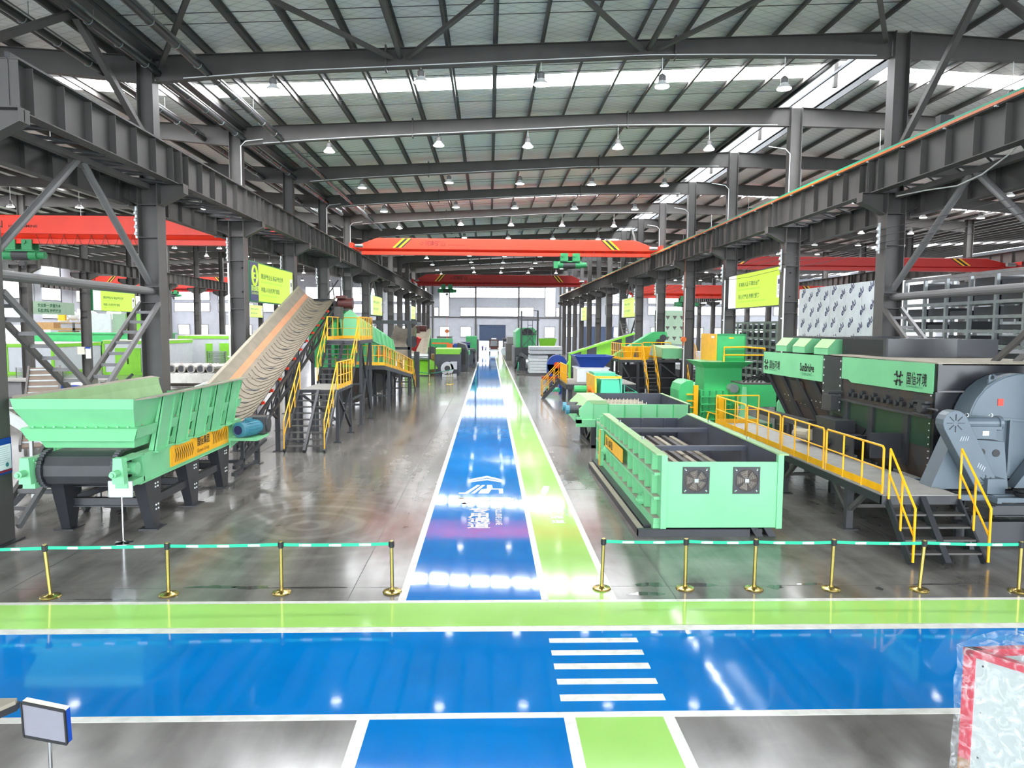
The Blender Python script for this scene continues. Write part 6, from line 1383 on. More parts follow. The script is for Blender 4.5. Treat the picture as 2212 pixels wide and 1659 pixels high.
tag(obj('blue_cabinet', MB().box(5.02, 5.55, 51.6, 52.1, 0, 0.95).box(5.05, 5.52, 51.57, 51.6, 0.06, 0.9).box(5.44, 5.48, 51.54, 51.58, 0.4, 0.6), 'blue_machine'), 'small blue cabinet on the floor under the edge of the low platform', 'cabinet')
tag(obj('pale_pipe', MB().cyl((4.3, 52.5, 0.3), (5.0, 51.5, 0.3), 0.16, 14).cyl((4.28, 52.53, 0.3), (4.32, 52.47, 0.3), 0.2, 14), 'teal'), 'pale green pipe lying beside the small blue cabinet', 'pipe')

# ------------------------------------------------------------------ lime and dark wedge feeder, green conveyor, yellow platform
t = thing('chain_feeder', 'long wedge-shaped feeder with alternating lime and dark panels rising to the right', 'machine', (8.8, 56, 0))
def top(x): return 2.72 + (x - 6.3) * (4.30 - 2.72) / 4.9
xs_f = [6.3, 7.15, 7.6, 8.35, 9.5, 10.3, 10.6, 11.25]
for i, (a, b) in enumerate(zip(xs_f[:-1], xs_f[1:])):
    m = 'slate' if i % 2 == 0 else 'lime'
    zb0 = max(0.5, 1.2 + (a - 6.3) * 0.45); zb1 = max(0.5, 1.2 + (b - 6.3) * 0.45)
    obj('side_panel', MB().hexa([(a, 56, zb0), (b, 56, zb1), (b, 58.4, zb1), (a, 58.4, zb0), (a, 56, top(a)), (b, 56, top(b)), (b, 58.4, top(b)), (a, 58.4, top(a))]), m, t)
obj('top_edge', MB().bar((6.2, 55.93, top(6.2) + 0.02), (11.3, 55.93, top(11.3) + 0.02), 0.16, 0.14), 'lime', t)
obj('front_edge', MB().bar((6.25, 55.95, 0.6), (6.25, 55.95, 2.72), 0.18, 0.14).bar((6.05, 55.95, 1.9), (6.3, 55.95, 2.3), 0.16, 0.12), 'lime', t)
obj('round_emblem', MB().cyl((8.95, 55.985, 2.35), (8.95, 55.998, 2.35), 0.35, 20), 'green_deep', t)
obj('lower_chassis', MB().box(6.4, 11.0, 56.2, 58.2, 0.5, 1.3), 'iron_black', t)
for x in (6.7, 8.6, 10.8):
    for y in (56.4, 58.0): obj('leg', MB().box(x - 0.12, x + 0.12, y - 0.12, y + 0.12, 0, 1.0), 'iron_black', t)
t = thing('inclined_conveyor', 'green covered conveyor rising to the right behind the yellow railed platform', 'conveyor', (11, 54, 0))
obj('cover', MB().prism([(9.1, 2.55), (9.45, 2.25), (11.7, 3.35), (12.15, 3.5), (12.9, 3.85), (13.3, 4.15), (13.2, 4.5), (12.3, 4.5), (11.9, 4.3), (9.5, 2.85)], 'y', 53.6, 54.6), 'green', t)
obj('belt_head', MB().cyl((12.95, 53.5, 4.05), (12.95, 54.7, 4.05), 0.25, 14), 'iron_black', t)
obj('motor', MB().cyl((12.6, 53.3, 3.8), (12.6, 53.6, 3.8), 0.18, 12).box(12.4, 12.8, 53.2, 53.6, 3.4, 3.7), 'steel_dark', t)
for x, z in ((9.6, 2.4), (11.4, 3.2), (12.8, 3.8)): obj('leg', MB().box(x - 0.08, x + 0.08, 54.0, 54.2, 0, z), 'iron_black', t)
t = thing('sorting_platform', 'high dark steel platform with yellow railings and two stairs, right of the wedge feeder', 'platform', (11, 49.5, 0))
obj('deck', MB().box(8.85, 13.3, 48.5, 52.5, 2.45, 2.62), 'iron_black', t)
for x in (8.95, 10.1, 11.6, 13.1):
    for y in (48.7, 52.2): obj('post', MB().box(x - 0.09, x + 0.09, y - 0.09, y + 0.09, 0, 2.5), 'iron_black', t)
for a, b in (((8.95, 48.7, 2.4), (10.1, 48.7, 0.5)), ((11.6, 48.7, 2.4), (13.1, 48.7, 1.2)), ((8.95, 48.7, 1.4), (13.1, 48.7, 1.4)), ((8.95, 48.7, 0.7), (13.1, 48.7, 0.7))): obj('brace', MB().bar(a, b, 0.09), 'iron_black', t)
railing(t, [(10.3, 48.55, 2.62), (8.9, 48.55, 2.62), (8.9, 52.4, 2.62)], 1.1, 0.75, r=0.028)
railing(t, [(11.2, 52.4, 2.62), (13.25, 52.4, 2.62)], 1.1, 0.75, r=0.028)
stair(t, (10.75, 46.6, 0), (10.75, 48.5, 2.5), 0.75, (1, 0, 0), 10, mid=False, rh=1.1)
stair(t, (13.6, 46.9, 0), (13.6, 48.6, 2.5), 0.8, (1, 0, 0), 10, mid=False, rh=1.1)
railing(t, [(13.2, 48.6, 2.62), (13.9, 48.6, 2.62)], 1.1, 0.7, r=0.028)
obj('inner_frame', MB().box(11.2, 13.0, 50, 50.3, 0.1, 2.4).box(9.2, 11, 50.5, 50.8, 0.2, 2.2), 'black', t)
for x0, x1 in ((9.25, 10.0), (10.15, 11.05)):
    tag(obj('yellow_hopper', MB().hexa([(x0 + 0.12, 49.2, 2.62), (x1 - 0.15, 49.2, 2.62), (x1 - 0.15, 50.1, 2.62), (x0 + 0.12, 50.1, 2.62), (x0, 49, 3.5), (x1, 49, 3.5), (x1, 50.3, 3.5), (x0, 50.3, 3.5)]).box(x0 - 0.04, x1 + 0.04, 48.98, 49.04, 3.44, 3.52), 'yellow'), 'yellow tapered hopper standing on the sorting platform, %s of the pair' % ('left' if x0 < 10 else 'right'), 'hopper')
t = thing('feed_box', 'mint box conveyor end projecting over the front of the sorting platform', 'conveyor', (12.3, 49.5, 2.62))
obj('end_panel', MB().box(11.7, 13.08, 48.42, 48.5, 2.72, 3.4), 'mint', t)
obj('side_panel', MB().prism([(48.5, 2.8), (51.5, 2.8), (51.5, 3.55), (48.5, 3.4)], 'x', 11.66, 11.72).prism([(48.5, 2.8), (51.5, 2.8), (51.5, 3.55), (48.5, 3.4)], 'x', 13.05, 13.1), 'mint_dusty', t)
obj('top_lid', MB().hexa([(11.66, 48.4, 3.38), (13.1, 48.4, 3.38), (13.1, 51.5, 3.53), (11.66, 51.5, 3.53), (11.66, 48.4, 3.42), (13.1, 48.4, 3.42), (13.1, 51.5, 3.57), (11.66, 51.5, 3.57)]), 'mint_dusty', t)
obj('support', MB().box(11.8, 12.0, 49, 49.2, 2.6, 2.8).box(12.8, 13.0, 49, 49.2, 2.6, 2.8), 'iron_black', t)
tag(obj('hook_block', MB().cyl((12.55, 46.3, 4.05), (12.55, 46.5, 4.05), 0.17, 14).bar((12.55, 46.4, 4.15), (12.55, 46.4, 9.25), 0.02).bar((12.55, 46.4, 3.9), (12.55, 46.4, 3.65), 0.06), 'orange'), 'orange crane hook block hanging in front of a right column', 'hook')

# ------------------------------------------------------------------ green baler with yellow cover
t = thing('baler', 'tall green baling press with yellow front cover and hydraulic tank', 'machine', (10.8, 33.5, 0))
tw = obj('hopper_tower', MB().box(10.47, 11.79, 33.0, 35.3, 3.2, 4.5), 'green', t)
obj('yellow_cover', MB().box(10.42, 10.47, 32.96, 35.3, 3.18, 4.52), 'yellow', tw)
obj('cover_label', MB().box(10.40, 10.42, 33.2, 33.6, 4.32, 4.42), 'white', tw)
obj('maker_plate', MB().box(11.05, 11.25, 32.98, 33.0, 4.3, 4.37), 'yellow', tw)
obj('corner_edge', MB().box(11.77, 11.82, 32.97, 33.02, 3.2, 4.52).box(10.47, 11.8, 32.97, 33.02, 4.47, 4.53), 'green_deep', tw)
obj('pipe_rail', MB().tube([(10.8, 32.9, 3.25), (10.8, 32.9, 3.9), (11.8, 32.9, 3.92), (12.8, 33.2, 3.85), (12.8, 33.2, 3.75)], 0.045, 8).tube([(10.8, 32.9, 3.55), (12.8, 32.9, 3.55)], 0.035, 8), 'yellow', t)
obj('funnel_lip', MB().hexa([(9.95, 33.0, 2.95), (11.7, 33.0, 2.95), (11.7, 34.6, 2.95), (9.95, 34.6, 2.95), (9.6, 32.6, 3.25), (12.1, 32.6, 3.25), (12.1, 35, 3.25), (9.6, 35, 3.25)]), 'green', t)
obj('lip_strip', MB().hexa([(9.58, 32.58, 3.24), (10.6, 32.58, 3.24), (10.6, 32.62, 3.24), (9.58, 32.62, 3.24), (9.58, 32.58, 3.3), (10.6, 32.58, 3.3), (10.6, 32.62, 3.3), (9.58, 32.62, 3.3)]), 'mint_dusty', t)  # thin dusty mint strip along the front edge of the lip
obj('chute', MB().box(9.95, 11.7, 33.05, 34.5, 1.9, 3.0), 'green', t)
bd = obj('press_body', MB().box(9.75, 11.5, 32.9, 38, 0.5, 1.92), 'green', t)
for k in range(6): obj('rib', MB().box(9.85 + 0.3 * k, 9.9 + 0.3 * k, 32.82, 32.9, 0.5, 1.9), 'green_deep', bd)
for z in (0.55, 0.9, 1.25, 1.6): obj('rib', MB().box(9.75, 11.5, 32.8, 32.9, z, z + 0.06), 'green', bd)
obj('end_gate', MB().prism([(8.75, 0.5), (9.4, 0.5), (9.4, 2.35), (9.1, 2.35), (8.85, 2.2), (8.75, 1.9)], 'y', 32.9, 34.5), 'green', t)
obj('gate_strip', MB().box(9.42, 9.62, 32.8, 32.95, 0.5, 2.15), 'yellow', t)
for k in range(4): obj('gate_step', MB().box(9.1, 9.42, 32.82, 32.9, 0.8 + 0.3 * k, 0.86 + 0.3 * k), 'yellow', t)
obj('ladder', MB().bar((9.9, 32.4, 1.0), (10.6, 32.4, 0.8), 0.05).bar((10.0, 32.4, 0.95), (9.85, 32.3, 0.4), 0.05).bar((10.4, 32.4, 0.85), (10.3, 32.3, 0.3), 0.05).box(10.5, 10.75, 32.5, 32.8, 0.4, 1.6), 'yellow', t)
ht = obj('hydraulic_tank', MB().box(11.2, 12.75, 31.5, 33.2, 1.3, 2.3), 'green', t, bevel=0.03)
obj('tank_top', MB().box(11.2, 12.75, 31.5, 33.2, 2.3, 2.36), 'steel', ht)
obj('side_fin', MB().prism([(11.1, 0.9), (11.45, 0.9), (11.35, 2.2), (11.2, 2.2)], 'y', 31.4, 31.48), 'mint', t)
obj('rear_fin', MB().prism([(12.35, 1.0), (12.85, 1.0), (12.85, 1.6), (12.7, 1.85), (12.5, 1.85), (12.35, 1.6)], 'y', 30.4, 30.5), 'mint', t)
obj('pump_motor', MB().cyl((10.95, 31.8, 2.1), (10.95, 32.3, 2.1), 0.2, 14), 'galv', t)
hz = MB()
for k in range(5): hz.tube([(11.4 + 0.2 * k, 32.0, 2.36), (11.6 + 0.2 * k, 32.0, 2.6 + 0.05 * k), (12.2 + 0.12 * k, 32.0, 2.55), (12.75 + 0.05 * k, 31.9, 2.2), (12.85 + 0.05 * k, 31.9, 1.6)], 0.04, 6)
obj('hose', hz, 'black', t, kind='stuff')
obj('base', MB().box(8.8, 12.8, 32, 36, 0, 0.5), 'green_deep', t)

# ------------------------------------------------------------------ distant machines along the aisle
def simple(name, label, cat, loc, parts, group=None):
    t = thing(name, label, cat, loc, group)
    for nm, mb, m in parts: obj(nm, mb, m, t)
    return t
B = lambda *a: MB().box(*a)
t = simple('lime_machine', 'lime green machine with a silver roll on top, left of the aisle far back', 'machine', (-6.6, 70.5, 0), [
    ('base', MB().prism([(70.0, 0.05), (72.5, 0.05), (72.5, 1.5), (70.9, 1.5), (70.0, 0.5)], 'x', -8.2, -5.85), 'lime'),
    ('skid', B(-8.3, -5.8, 69.95, 72.6, 0, 0.12), 'iron_black'),
    ('side_hood', MB().prism([(-5.85, 0.6), (-5.0, 0.7), (-5.3, 1.3), (-5.85, 1.6)], 'y', 70.2, 71.2), 'lime')])
for k in range(3): obj('silver_roll', MB().cyl((-8.3, 70.6 + 0.5 * k, 1.75 + 0.05 * k), (-5.9, 70.6 + 0.5 * k, 1.75 + 0.05 * k), 0.25, 14), 'galv', t)
for x in (-5.8, -5.2): obj('post', B(x - 0.06, x + 0.06, 69.6, 69.72, 0, 2.8), 'iron_black', t)
simple('dark_cabinet_machine', 'dark machine housing with a lime lid beside the grey blower far back', 'machine', (-4, 71, 0), [
    ('housing', B(-5.25, -2.9, 70.8, 75, 0, 2.2), 'slate'), ('lid', B(-5.35, -2.88, 70.7, 75, 2.2, 2.62), 'lime'), ('lid_edge', B(-5.35, -2.88, 70.68, 70.72, 2.1, 2.22), 'lime')])
for k in range(8): pass
simple('hooded_machine', 'dark slanted hood machine with open front behind the lime-lidded housing', 'machine', (-2.5, 78, 0), [
    ('shell', MB().prism([(-3.4, 0.5), (-2.2, 0.5), (-2.2, 2.0), (-2.55, 2.9), (-3.3, 3.1), (-3.4, 3.0)], 'y', 76.5, 81), 'iron_black'), ('opening', B(-3.2, -2.5, 76.42, 76.5, 0.8, 2.4), 'black'),
    ('side_strip', MB().bar((-2.16, 76.6, 2.0), (-2.16, 81, 2.0), 0.06, 0.5), 'green'), ('leg', B(-3.3, -2.3, 76.6, 80.9, 0, 0.5), 'iron_black')])
t = thing('scroll_fan', 'small pale grey scroll fan on the floor left of the aisle far back', 'blower', (-3.9, 69.5, 0))
obj('scroll', MB().cyl((-4.02, 69.3, 0.78), (-4.02, 69.9, 0.78), 0.62, 22), 'panel_gray', t, smooth=True)
obj('inlet', MB().tube([(-4.0, 69.2, 0.8), (-4.0, 69.3, 0.8), (-4.0, 69.32, 0.8)], [0.4, 0.34, 0.3], 18), 'white_dull', t, smooth=True)
obj('inlet_hole', MB().cyl((-4.0, 69.19, 0.8), (-4.0, 69.2, 0.8), 0.28, 18), 'steel_dark', t)
obj('outlet', B(-3.7, -3.1, 69.3, 69.9, 0.7, 1.42), 'panel_gray', t); obj('base', B(-4.5, -3.15, 69.3, 69.9, 0, 0.25), 'panel_gray', t)
simple('bale_stack', 'stack of rough brown bales beside the lime machine', 'bale', (-5.2, 74, 0), [('bale', B(-5.9, -5.0, 73.6, 74.4, 0.02, 0.75), 'cardboard'), ('bale', B(-5.85, -5.05, 73.65, 74.35, 0.77, 1.45), 'wood_tan'), ('bale', B(-5.9, -5.1, 73.7, 74.3, 1.47, 2.0), 'cardboard')])
simple('long_hopper', 'long green hopper conveyor with orange side boxes, left of the aisle far back', 'machine', (-6.6, 90, 0), [
    ('trough', MB().prism([(-8.6, 3.3), (-4.6, 3.3), (-4.6, 2.9), (-5.3, 2.2), (-8.0, 2.2)], 'y', 90, 92), 'green'), ('body', B(-8.2, -5.4, 90.2, 94, 0.3, 2.2), 'green_deep'),
    ('orange_box', B(-8.0, -7.2, 88.8, 89.5, 1.0, 2.3), 'orange'), ('orange_box', B(-5.2, -4.5, 88.6, 89.3, 1.5, 2.7), 'orange'), ('flywheel', MB().cyl((-7.0, 88.6, 1.6), (-7.0, 89, 1.6), 0.75, 20), 'steel_dark'),
    ('orange_guard', B(-7.0, -4.9, 88.9, 89.0, 2.65, 2.85), 'orange'), ('chassis', B(-8.2, -4.4, 88.6, 94, 0, 0.5), 'iron_black')])
simple('motor_unit', 'pair of dark blue motors on a black drive unit left of the aisle', 'machine', (-3.1, 92, 0), [
    ('motor', MB().cyl((-4.4, 90.5, 2.3), (-3.2, 90.5, 2.3), 0.4, 16), 'blue_machine'), ('motor', MB().cyl((-3.6, 91.5, 2.5), (-2.4, 91.5, 2.5), 0.4, 16), 'blue_dark'), ('frame', B(-4.4, -1.8, 90, 95, 0.3, 1.8), 'iron_black'), ('skid', B(-4.5, -1.7, 90, 95, 0, 0.3), 'iron_black'), ('press_head', B(-3.0, -1.6, 93, 96, 1.8, 3.6), 'green'), ('press_side', B(-1.6, -1.4, 93, 96, 0.3, 3.2), 'iron_black')])
simple('dark_crusher', 'dark grey crusher with flat top in front of the blue motors', 'machine', (-2.4, 86, 0), [('body', B(-3.4, -1.9, 85, 88, 0.4, 2.0), 'slate'), ('top', B(-3.6, -1.7, 84.8, 88.2, 2.0, 2.2), 'iron_black'), ('skid', B(-3.5, -1.8, 85, 88, 0, 0.4), 'iron_black'), ('pulley', MB().cyl((-1.9, 86, 1.2), (-1.7, 86, 1.2), 0.6, 16), 'steel_dark')])
simple('low_line', 'dark low machinery line against the left columns near the end wall', 'machine', (-6, 110, 0), [('body', B(-8.5, -3.0, 104, 118, 0, 2.2), 'iron_black'), ('cabinet', B(-7.5, -5.5, 104, 108, 2.2, 3.4), 'steel'), ('guard', B(-3.0, -2.2, 106, 112, 0, 1.6), 'orange')])
tag(obj('hook_block', MB().cyl((-5.6, 95.9, 4.2), (-5.6, 96.2, 4.2), 0.28, 14).bar((-5.6, 96, 4.4), (-5.6, 96, 9.2), 0.03).bar((-5.6, 96, 4.0), (-5.6, 96, 2.7), 0.1), 'orange'), 'orange hook block hanging from the farther centre crane', 'hook')
# right side, far
t = simple('panel_stack', 'tall stack of pale grey metal panels right of the aisle far back', 'stack', (5.2, 73.5, 0), [('pallet', B(3.9, 7.6, 73, 76, 0, 0.15), 'iron_black')])
for k in range(6): obj('panel_bundle', B(4.06 + 0.05 * (k % 2), 5.85 + 0.05 * (k % 3), 73, 76, 0.16 + 0.3 * k, 0.16 + 0.3 * k + 0.27), 'film_white' if k < 5 else 'panel_gray', t)
obj('beam_bundle', B(4.1, 7.4, 73, 76, 2.1, 2.45), 'panel_gray', t); obj('beam_bundle', B(4.1, 7.4, 73.1, 76, 2.5, 2.82), 'panel_gray', t)
t = thing('disc_chipper', 'blue round-cased disc chipper with red centre beside the panel stack', 'machine', (6.4, 68, 0))
obj('disc_case', MB().cyl((6.4, 67.6, 1.25), (6.4, 68.4, 1.25), 0.95, 24), 'blue_machine', t, smooth=True); obj('lower_case', B(5.45, 7.35, 67.6, 68.4, 0.2, 1.3), 'blue_machine', t)
obj('hub', MB().cyl((6.35, 67.3, 1.25), (6.35, 67.6, 1.25), 0.3, 14), 'red', t); obj('base', B(5.0, 7.6, 67.4, 68.6, 0, 0.15), 'red_dark', t)
obj('motor', MB().cyl((7.4, 68, 1.3), (8.3, 68, 1.3), 0.35, 14), 'red_brown', t)
t = thing('tower_silo', 'green round-mouthed silo machine with black access tower right of the aisle', 'machine', (4.5, 86, 0))
obj('silo', MB().prism([(3.2, 2.4), (3.15, 4.2), (3.7, 4.7), (5.2, 4.75), (5.6, 4.3), (5.5, 2.4)], 'y', 85.6, 96), 'green', t)
obj('mouth', MB().cyl((4.5, 85.5, 3.9), (4.5, 85.6, 3.9), 0.75, 20), 'black', t); obj('mouth_cover', B(3.7, 5.3, 85.4, 85.58, 2.45, 3.85), 'green_deep', t)
obj('under_frame', B(3.0, 5.8, 85, 96, 0, 2.4), 'iron_black', t)
tf = MB()
for x in (3.75, 5.65):
    for y in (83.8, 85.2): tf.box(x - 0.06, x + 0.06, y - 0.06, y + 0.06, 0, 6.7)
obj('tower_post', tf, 'iron_black', t, kind='stuff'); obj('tower_deck', B(3.6, 5.8, 83.7, 85.3, 5.55, 5.7), 'iron_black', t)
for a, b in (((3.75, 83.8, 2.4), (5.65, 83.8, 4.6)), ((5.65, 83.8, 2.4), (3.75, 83.8, 4.6)), ((3.7, 83.8, 4.0), (5.7, 83.8, 4.0)), ((3.75, 83.8, 6.65), (3.75, 85.2, 6.65)), ((5.65, 83.8, 6.7), (5.1, 83.8, 6.7))): obj('tower_brace', MB().bar(a, b, 0.07), 'iron_black', t)
obj('tower_ladder', MB().bar((4.45, 83.8, 2.6), (4.45, 83.8, 5.6), 0.06).bar((5.0, 83.8, 2.6), (5.0, 83.8, 5.6), 0.06).bar((4.45, 83.8, 5.0), (5.0, 83.8, 5.0), 0.05).bar((4.45, 83.8, 4.5), (5.0, 83.8, 4.5), 0.05), 'iron_black', t)
simple('drag_conveyor', 'dark low conveyor frame in front of the green silo', 'conveyor', (3.8, 80, 0), [('trough', MB().bar((3.2, 78.5, 1.9), (4.6, 82, 1.0), 0.5, 0.4), 'iron_black'), ('rail', MB().bar((2.9, 80, 0.3), (3.3, 76, 1.9), 0.25, 0.3), 'steel_dark'), ('tank', MB().cyl((4.0, 79, 0.8), (5.2, 79, 0.8), 0.55, 14), 'galv'), ('frame', B(3.1, 5.6, 79.5, 83, 0, 1.4), 'iron_black'), ('disc', MB().cyl((3.05, 76.9, 0.6), (3.15, 76.9, 0.6), 0.5, 16), 'teal')])
simple('lime_bin', 'open lime bin standing behind the panel stack', 'container', (7.6, 95, 0), [('bin', MB().loft([[(6.6, 95, 3.3), (8.9, 95, 3.3), (8.9, 97, 3.3), (6.6, 97, 3.3)], [(6.8, 95.2, 2.0), (8.5, 95.2, 2.0), (8.5, 96.8, 2.0), (6.8, 96.8, 2.0)]]), 'lime'), ('stand', B(6.7, 8.7, 95.1, 96.9, 0, 2.0), 'iron_black')])
simple('grey_tanks', 'row of low grey machines right of the aisle toward the end wall', 'machine', (3.4, 112, 0), [('body', B(2.4, 5.5, 104, 120, 0, 2.4), 'steel'), ('hood', B(2.6, 4.2, 104, 110, 2.4, 3.4), 'steel_light'), ('drum', MB().cyl((2.3, 106, 1.2), (2.3, 109, 1.2), 0.6, 14), 'galv'), ('crate', B(2.2, 3.2, 122, 123, 0, 0.9), 'cardboard')])
simple('grey_container', 'dark grey container near the roller door', 'container', (2.6, 128, 0), [('box', B(2.4, 4.6, 127, 131, 0, 2.6), 'slate'), ('lid', B(2.3, 4.7, 126.9, 131, 2.6, 2.8), 'steel_dark')])
simple('floor_beams', 'long dark steel beams lying on the floor beside the panel stack', 'beam', (4, 72, 0), [('beam', B(3.0, 5.6, 71.6, 71.75, 0, 0.12), 'steel'), ('beam', B(2.8, 5.2, 71.9, 72.05, 0, 0.12), 'steel_dark')])
# truck and two people in the doorway
t = thing('truck', 'dark truck standing in the lit doorway at the far end', 'truck', (0.85, 131, 0))
obj('cab', MB().prism([(0.0, 0.5), (1.75, 0.5), (1.75, 1.9), (1.5, 2.55), (0.25, 2.55), (0.0, 1.9)], 'y', 131, 133.5), 'red_brown', t, bevel=0.05)
obj('windshield', MB().prism([(0.12, 1.35), (1.63, 1.35), (1.45, 2.35), (0.3, 2.35)], 'y', 130.95, 131.02), 'glass_dark', t); obj('bumper', B(-0.05, 1.8, 130.85, 131.1, 0.4, 0.75), 'white', t); obj('roof_sign', B(0.4, 1.3, 131, 131.3, 2.6, 2.8), 'white', t)
for x in (0.1, 1.65): obj('wheel', MB().cyl((x - 0.12, 131.9, 0.45), (x + 0.12, 131.9, 0.45), 0.45, 16), 'black', t); obj('headlamp', B(x - 0.14, x + 0.14, 130.92, 131.0, 0.85, 1.05), 'white', t)
obj('load_body', B(-0.05, 1.8, 133.6, 135.5, 0.6, 2.5), 'steel_dark', t)

# ------------------------------------------------------------------ two people far away: skinned figures with hands and faces
def person(label, x, y, face, top, bottom, h=1.74, step=0.12):
    t = thing('person', label, 'person', (x, y, 0))
    k = h / 1.74; c, s = math.cos(face), math.sin(face)
    def P(r, f, z): return (x + (r * c - f * s) * k, y + (r * s + f * c) * k, z * k)   # r: to the figure's left, f: forward
    J = [P(0, 0, 0.96), P(0, 0.0, 1.14), P(0, 0.01, 1.38), P(0, 0.02, 1.47), P(0, 0.03, 1.53)]
    R_ = [0.15, 0.13, 0.145, 0.06, 0.055]; Ed = [(0, 1), (1, 2), (2, 3), (3, 4)]
    for sd in (-1, 1):
        n = len(J); f = step * sd
        J += [P(sd * 0.09, 0, 0.9), P(sd * 0.10, f * 0.5 + 0.03, 0.5), P(sd * 0.10, f, 0.09), P(sd * 0.11, f + 0.17, 0.03)]; R_ += [0.085, 0.06, 0.042, 0.035]
        Ed += [(0, n), (n, n + 1), (n + 1, n + 2), (n + 2, n + 3)]
        n = len(J)
        J += [P(sd * 0.19, 0.0, 1.4), P(sd * 0.25, 0.0 - f * 0.3, 1.12), P(sd * 0.27, 0.08 - f * 0.5, 0.88), P(sd * 0.275, 0.1 - f * 0.5, 0.80)]; R_ += [0.055, 0.043, 0.03, 0.03]
        Ed += [(2, n), (n, n + 1), (n + 1, n + 2), (n + 2, n + 3)]
        for q in range(5):
            m = len(J); w = (q - 2) * 0.018
            J += [P(sd * (0.275 + (0.02 if q == 0 else 0)), 0.1 - f * 0.5 + w, 0.745 + (0.02 if q == 0 else 0)), P(sd * 0.27, 0.11 - f * 0.5 + w, 0.70 + 0.008 * abs(q - 2) + (0.03 if q == 0 else 0))]; R_ += [0.009, 0.008]; Ed += [(n + 3, m), (m, m + 1)]
    me = bpy.data.meshes.new('body'); me.from_pydata([tuple(V(p) - V((x, y, 0))) for p in J], Ed, [])
    o = bpy.data.objects.new('body', me); COL.objects.link(o); o.parent = t
    md = o.modifiers.new('skin', 'SKIN')
    if not me.skin_vertices: me.attributes.new('skin', 'FLOAT', 'POINT')
    for i, r in enumerate(R_): me.skin_vertices[0].data[i].radius = (r * k, r * k)
    me.skin_vertices[0].data[0].use_root = True
    ss = o.modifiers.new('smooth', 'SUBSURF'); ss.levels = 1; ss.render_levels = 1
    dg = bpy.context.evaluated_depsgraph_get(); dg.update()
    m2 = bpy.data.meshes.new_from_object(o.evaluated_get(dg)); o.modifiers.clear(); o.data = m2
    for m in ('cloth_dark', top, 'skin'): m2.materials.append(M(m))
    for p in m2.polygons:
        z = p.center.z / k; lat = abs(p.center.x * c + p.center.y * s) / k
        p.material_index = 2 if (z > 1.47 or (lat > 0.2 and z < 0.88)) else (1 if z > 0.95 else 0); p.use_smooth = True
    m2.materials[0] = M(bottom)
    hx = P(0, 0.04, 1.63); hd = MB()
    hd.lathe((hx[0], hx[1], hx[2] - 0.115 * k), [(0.03 * k, 0), (0.06 * k, 0.025 * k), (0.078 * k, 0.09 * k), (0.08 * k, 0.14 * k), (0.06 * k, 0.2 * k), (0.02 * k, 0.228 * k)], 14)
    ho = obj('head', hd, 'skin', t, smooth=True)
    for sd in (-1, 1):
        obj('eye', MB().cbox(P(sd * 0.03, 0.113, 1.64), 0.016, 0.012, 0.01), 'black', ho); obj('ear', MB().cbox(P(sd * 0.082, 0.03, 1.63), 0.016, 0.03, 0.05), 'skin', ho)
    obj('nose', MB().cbox(P(0, 0.122, 1.61), 0.02, 0.02, 0.035), 'skin', ho); obj('mouth', MB().cbox(P(0, 0.11, 1.57), 0.04, 0.01, 0.01), 'red_brown', ho)
    obj('hair', MB().lathe((hx[0], hx[1] , hx[2] + 0.03 * k), [(0.084 * k, 0), (0.088 * k, 0.03 * k), (0.07 * k, 0.075 * k), (0.02 * k, 0.095 * k)], 14), 'black', t, smooth=True)
person('person in a purple-grey top walking in from the far doorway, left of two', -1.15, 126.0, math.pi, 'cloth_purple', 'cloth_dark')
person('person in a pale top beside the purple-clad one before the far doorway', -0.62, 124.8, math.pi + 0.4, 'cloth_white', 'cloth_purple', 1.68, -0.1)

# ------------------------------------------------------------------ right bay: racks, film-covered panel block
def rack(label, x, ya, yb, z1, bays, levels, m='galv', depth=1.2):
    t = thing('tray_rack', label, 'rack', (x, (ya + yb) / 2, 0))
    n = bays
    for i in range(n + 1):
        y = ya + (yb - ya) * i / n
        for d in (0, depth): obj('upright', MB().box(x + d - 0.06, x + d + 0.06, y - 0.06, y + 0.06, 0, z1), m, t)
    for j in range(levels):
        z = 0.5 + (z1 - 0.5) * j / (levels - 1)
        for d in (0, depth): obj('shelf_beam', MB().box(x + d - 0.05, x + d + 0.05, ya, yb, z - 0.07, z + 0.05), m, t)
        for i in range(n):
            y0 = ya + (yb - ya) * i / n; y1 = ya + (yb - ya) * (i + 1) / n
            if (i * 5 + j * 3) % 7 and j < levels - 1: obj('tray', MB().box(x + 0.1, x + depth - 0.1, y0 + 0.08, y1 - 0.08, z + 0.06, z + (0.36 if (i + j) % 3 else 0.24)), 'iron_black', t)  # dark trays added to fill the cells and make the rack interior dark
    return t
rack('tall galvanized tray rack with many shelves, right of the film-covered panels', 18.0, 18.2, 30.9, 6.85, 9, 13)
rack('second row of the galvanized tray rack, behind the first', 21.5, 18.2, 32.0, 6.6, 9, 13)
rack('smaller grey-green tray rack behind the green baler', 18.0, 44.8, 53.0, 5.2, 8, 10, 'rack_green')
t = thing('panel_block', 'large block of silver insulated panels covered in blue-printed film, right bay', 'panels', (18.6, 37.5, 0))
ye = [33.3, 34.6, 37.9, 39.0, 41.7]
for a, b in zip(ye[:-1], ye[1:]): obj('panel', MB().box(18.0, 18.1, a + 0.02, b - 0.02, 0.1, 7.05), 'film_white', t)
obj('core', MB().box(18.1, 20.5, 33.3, 41.7, 0, 7.0), 'panel_gray', t)
obj('end_panel', MB().box(18.0, 20.5, 33.24, 33.3, 0.1, 7.05), 'white', t)
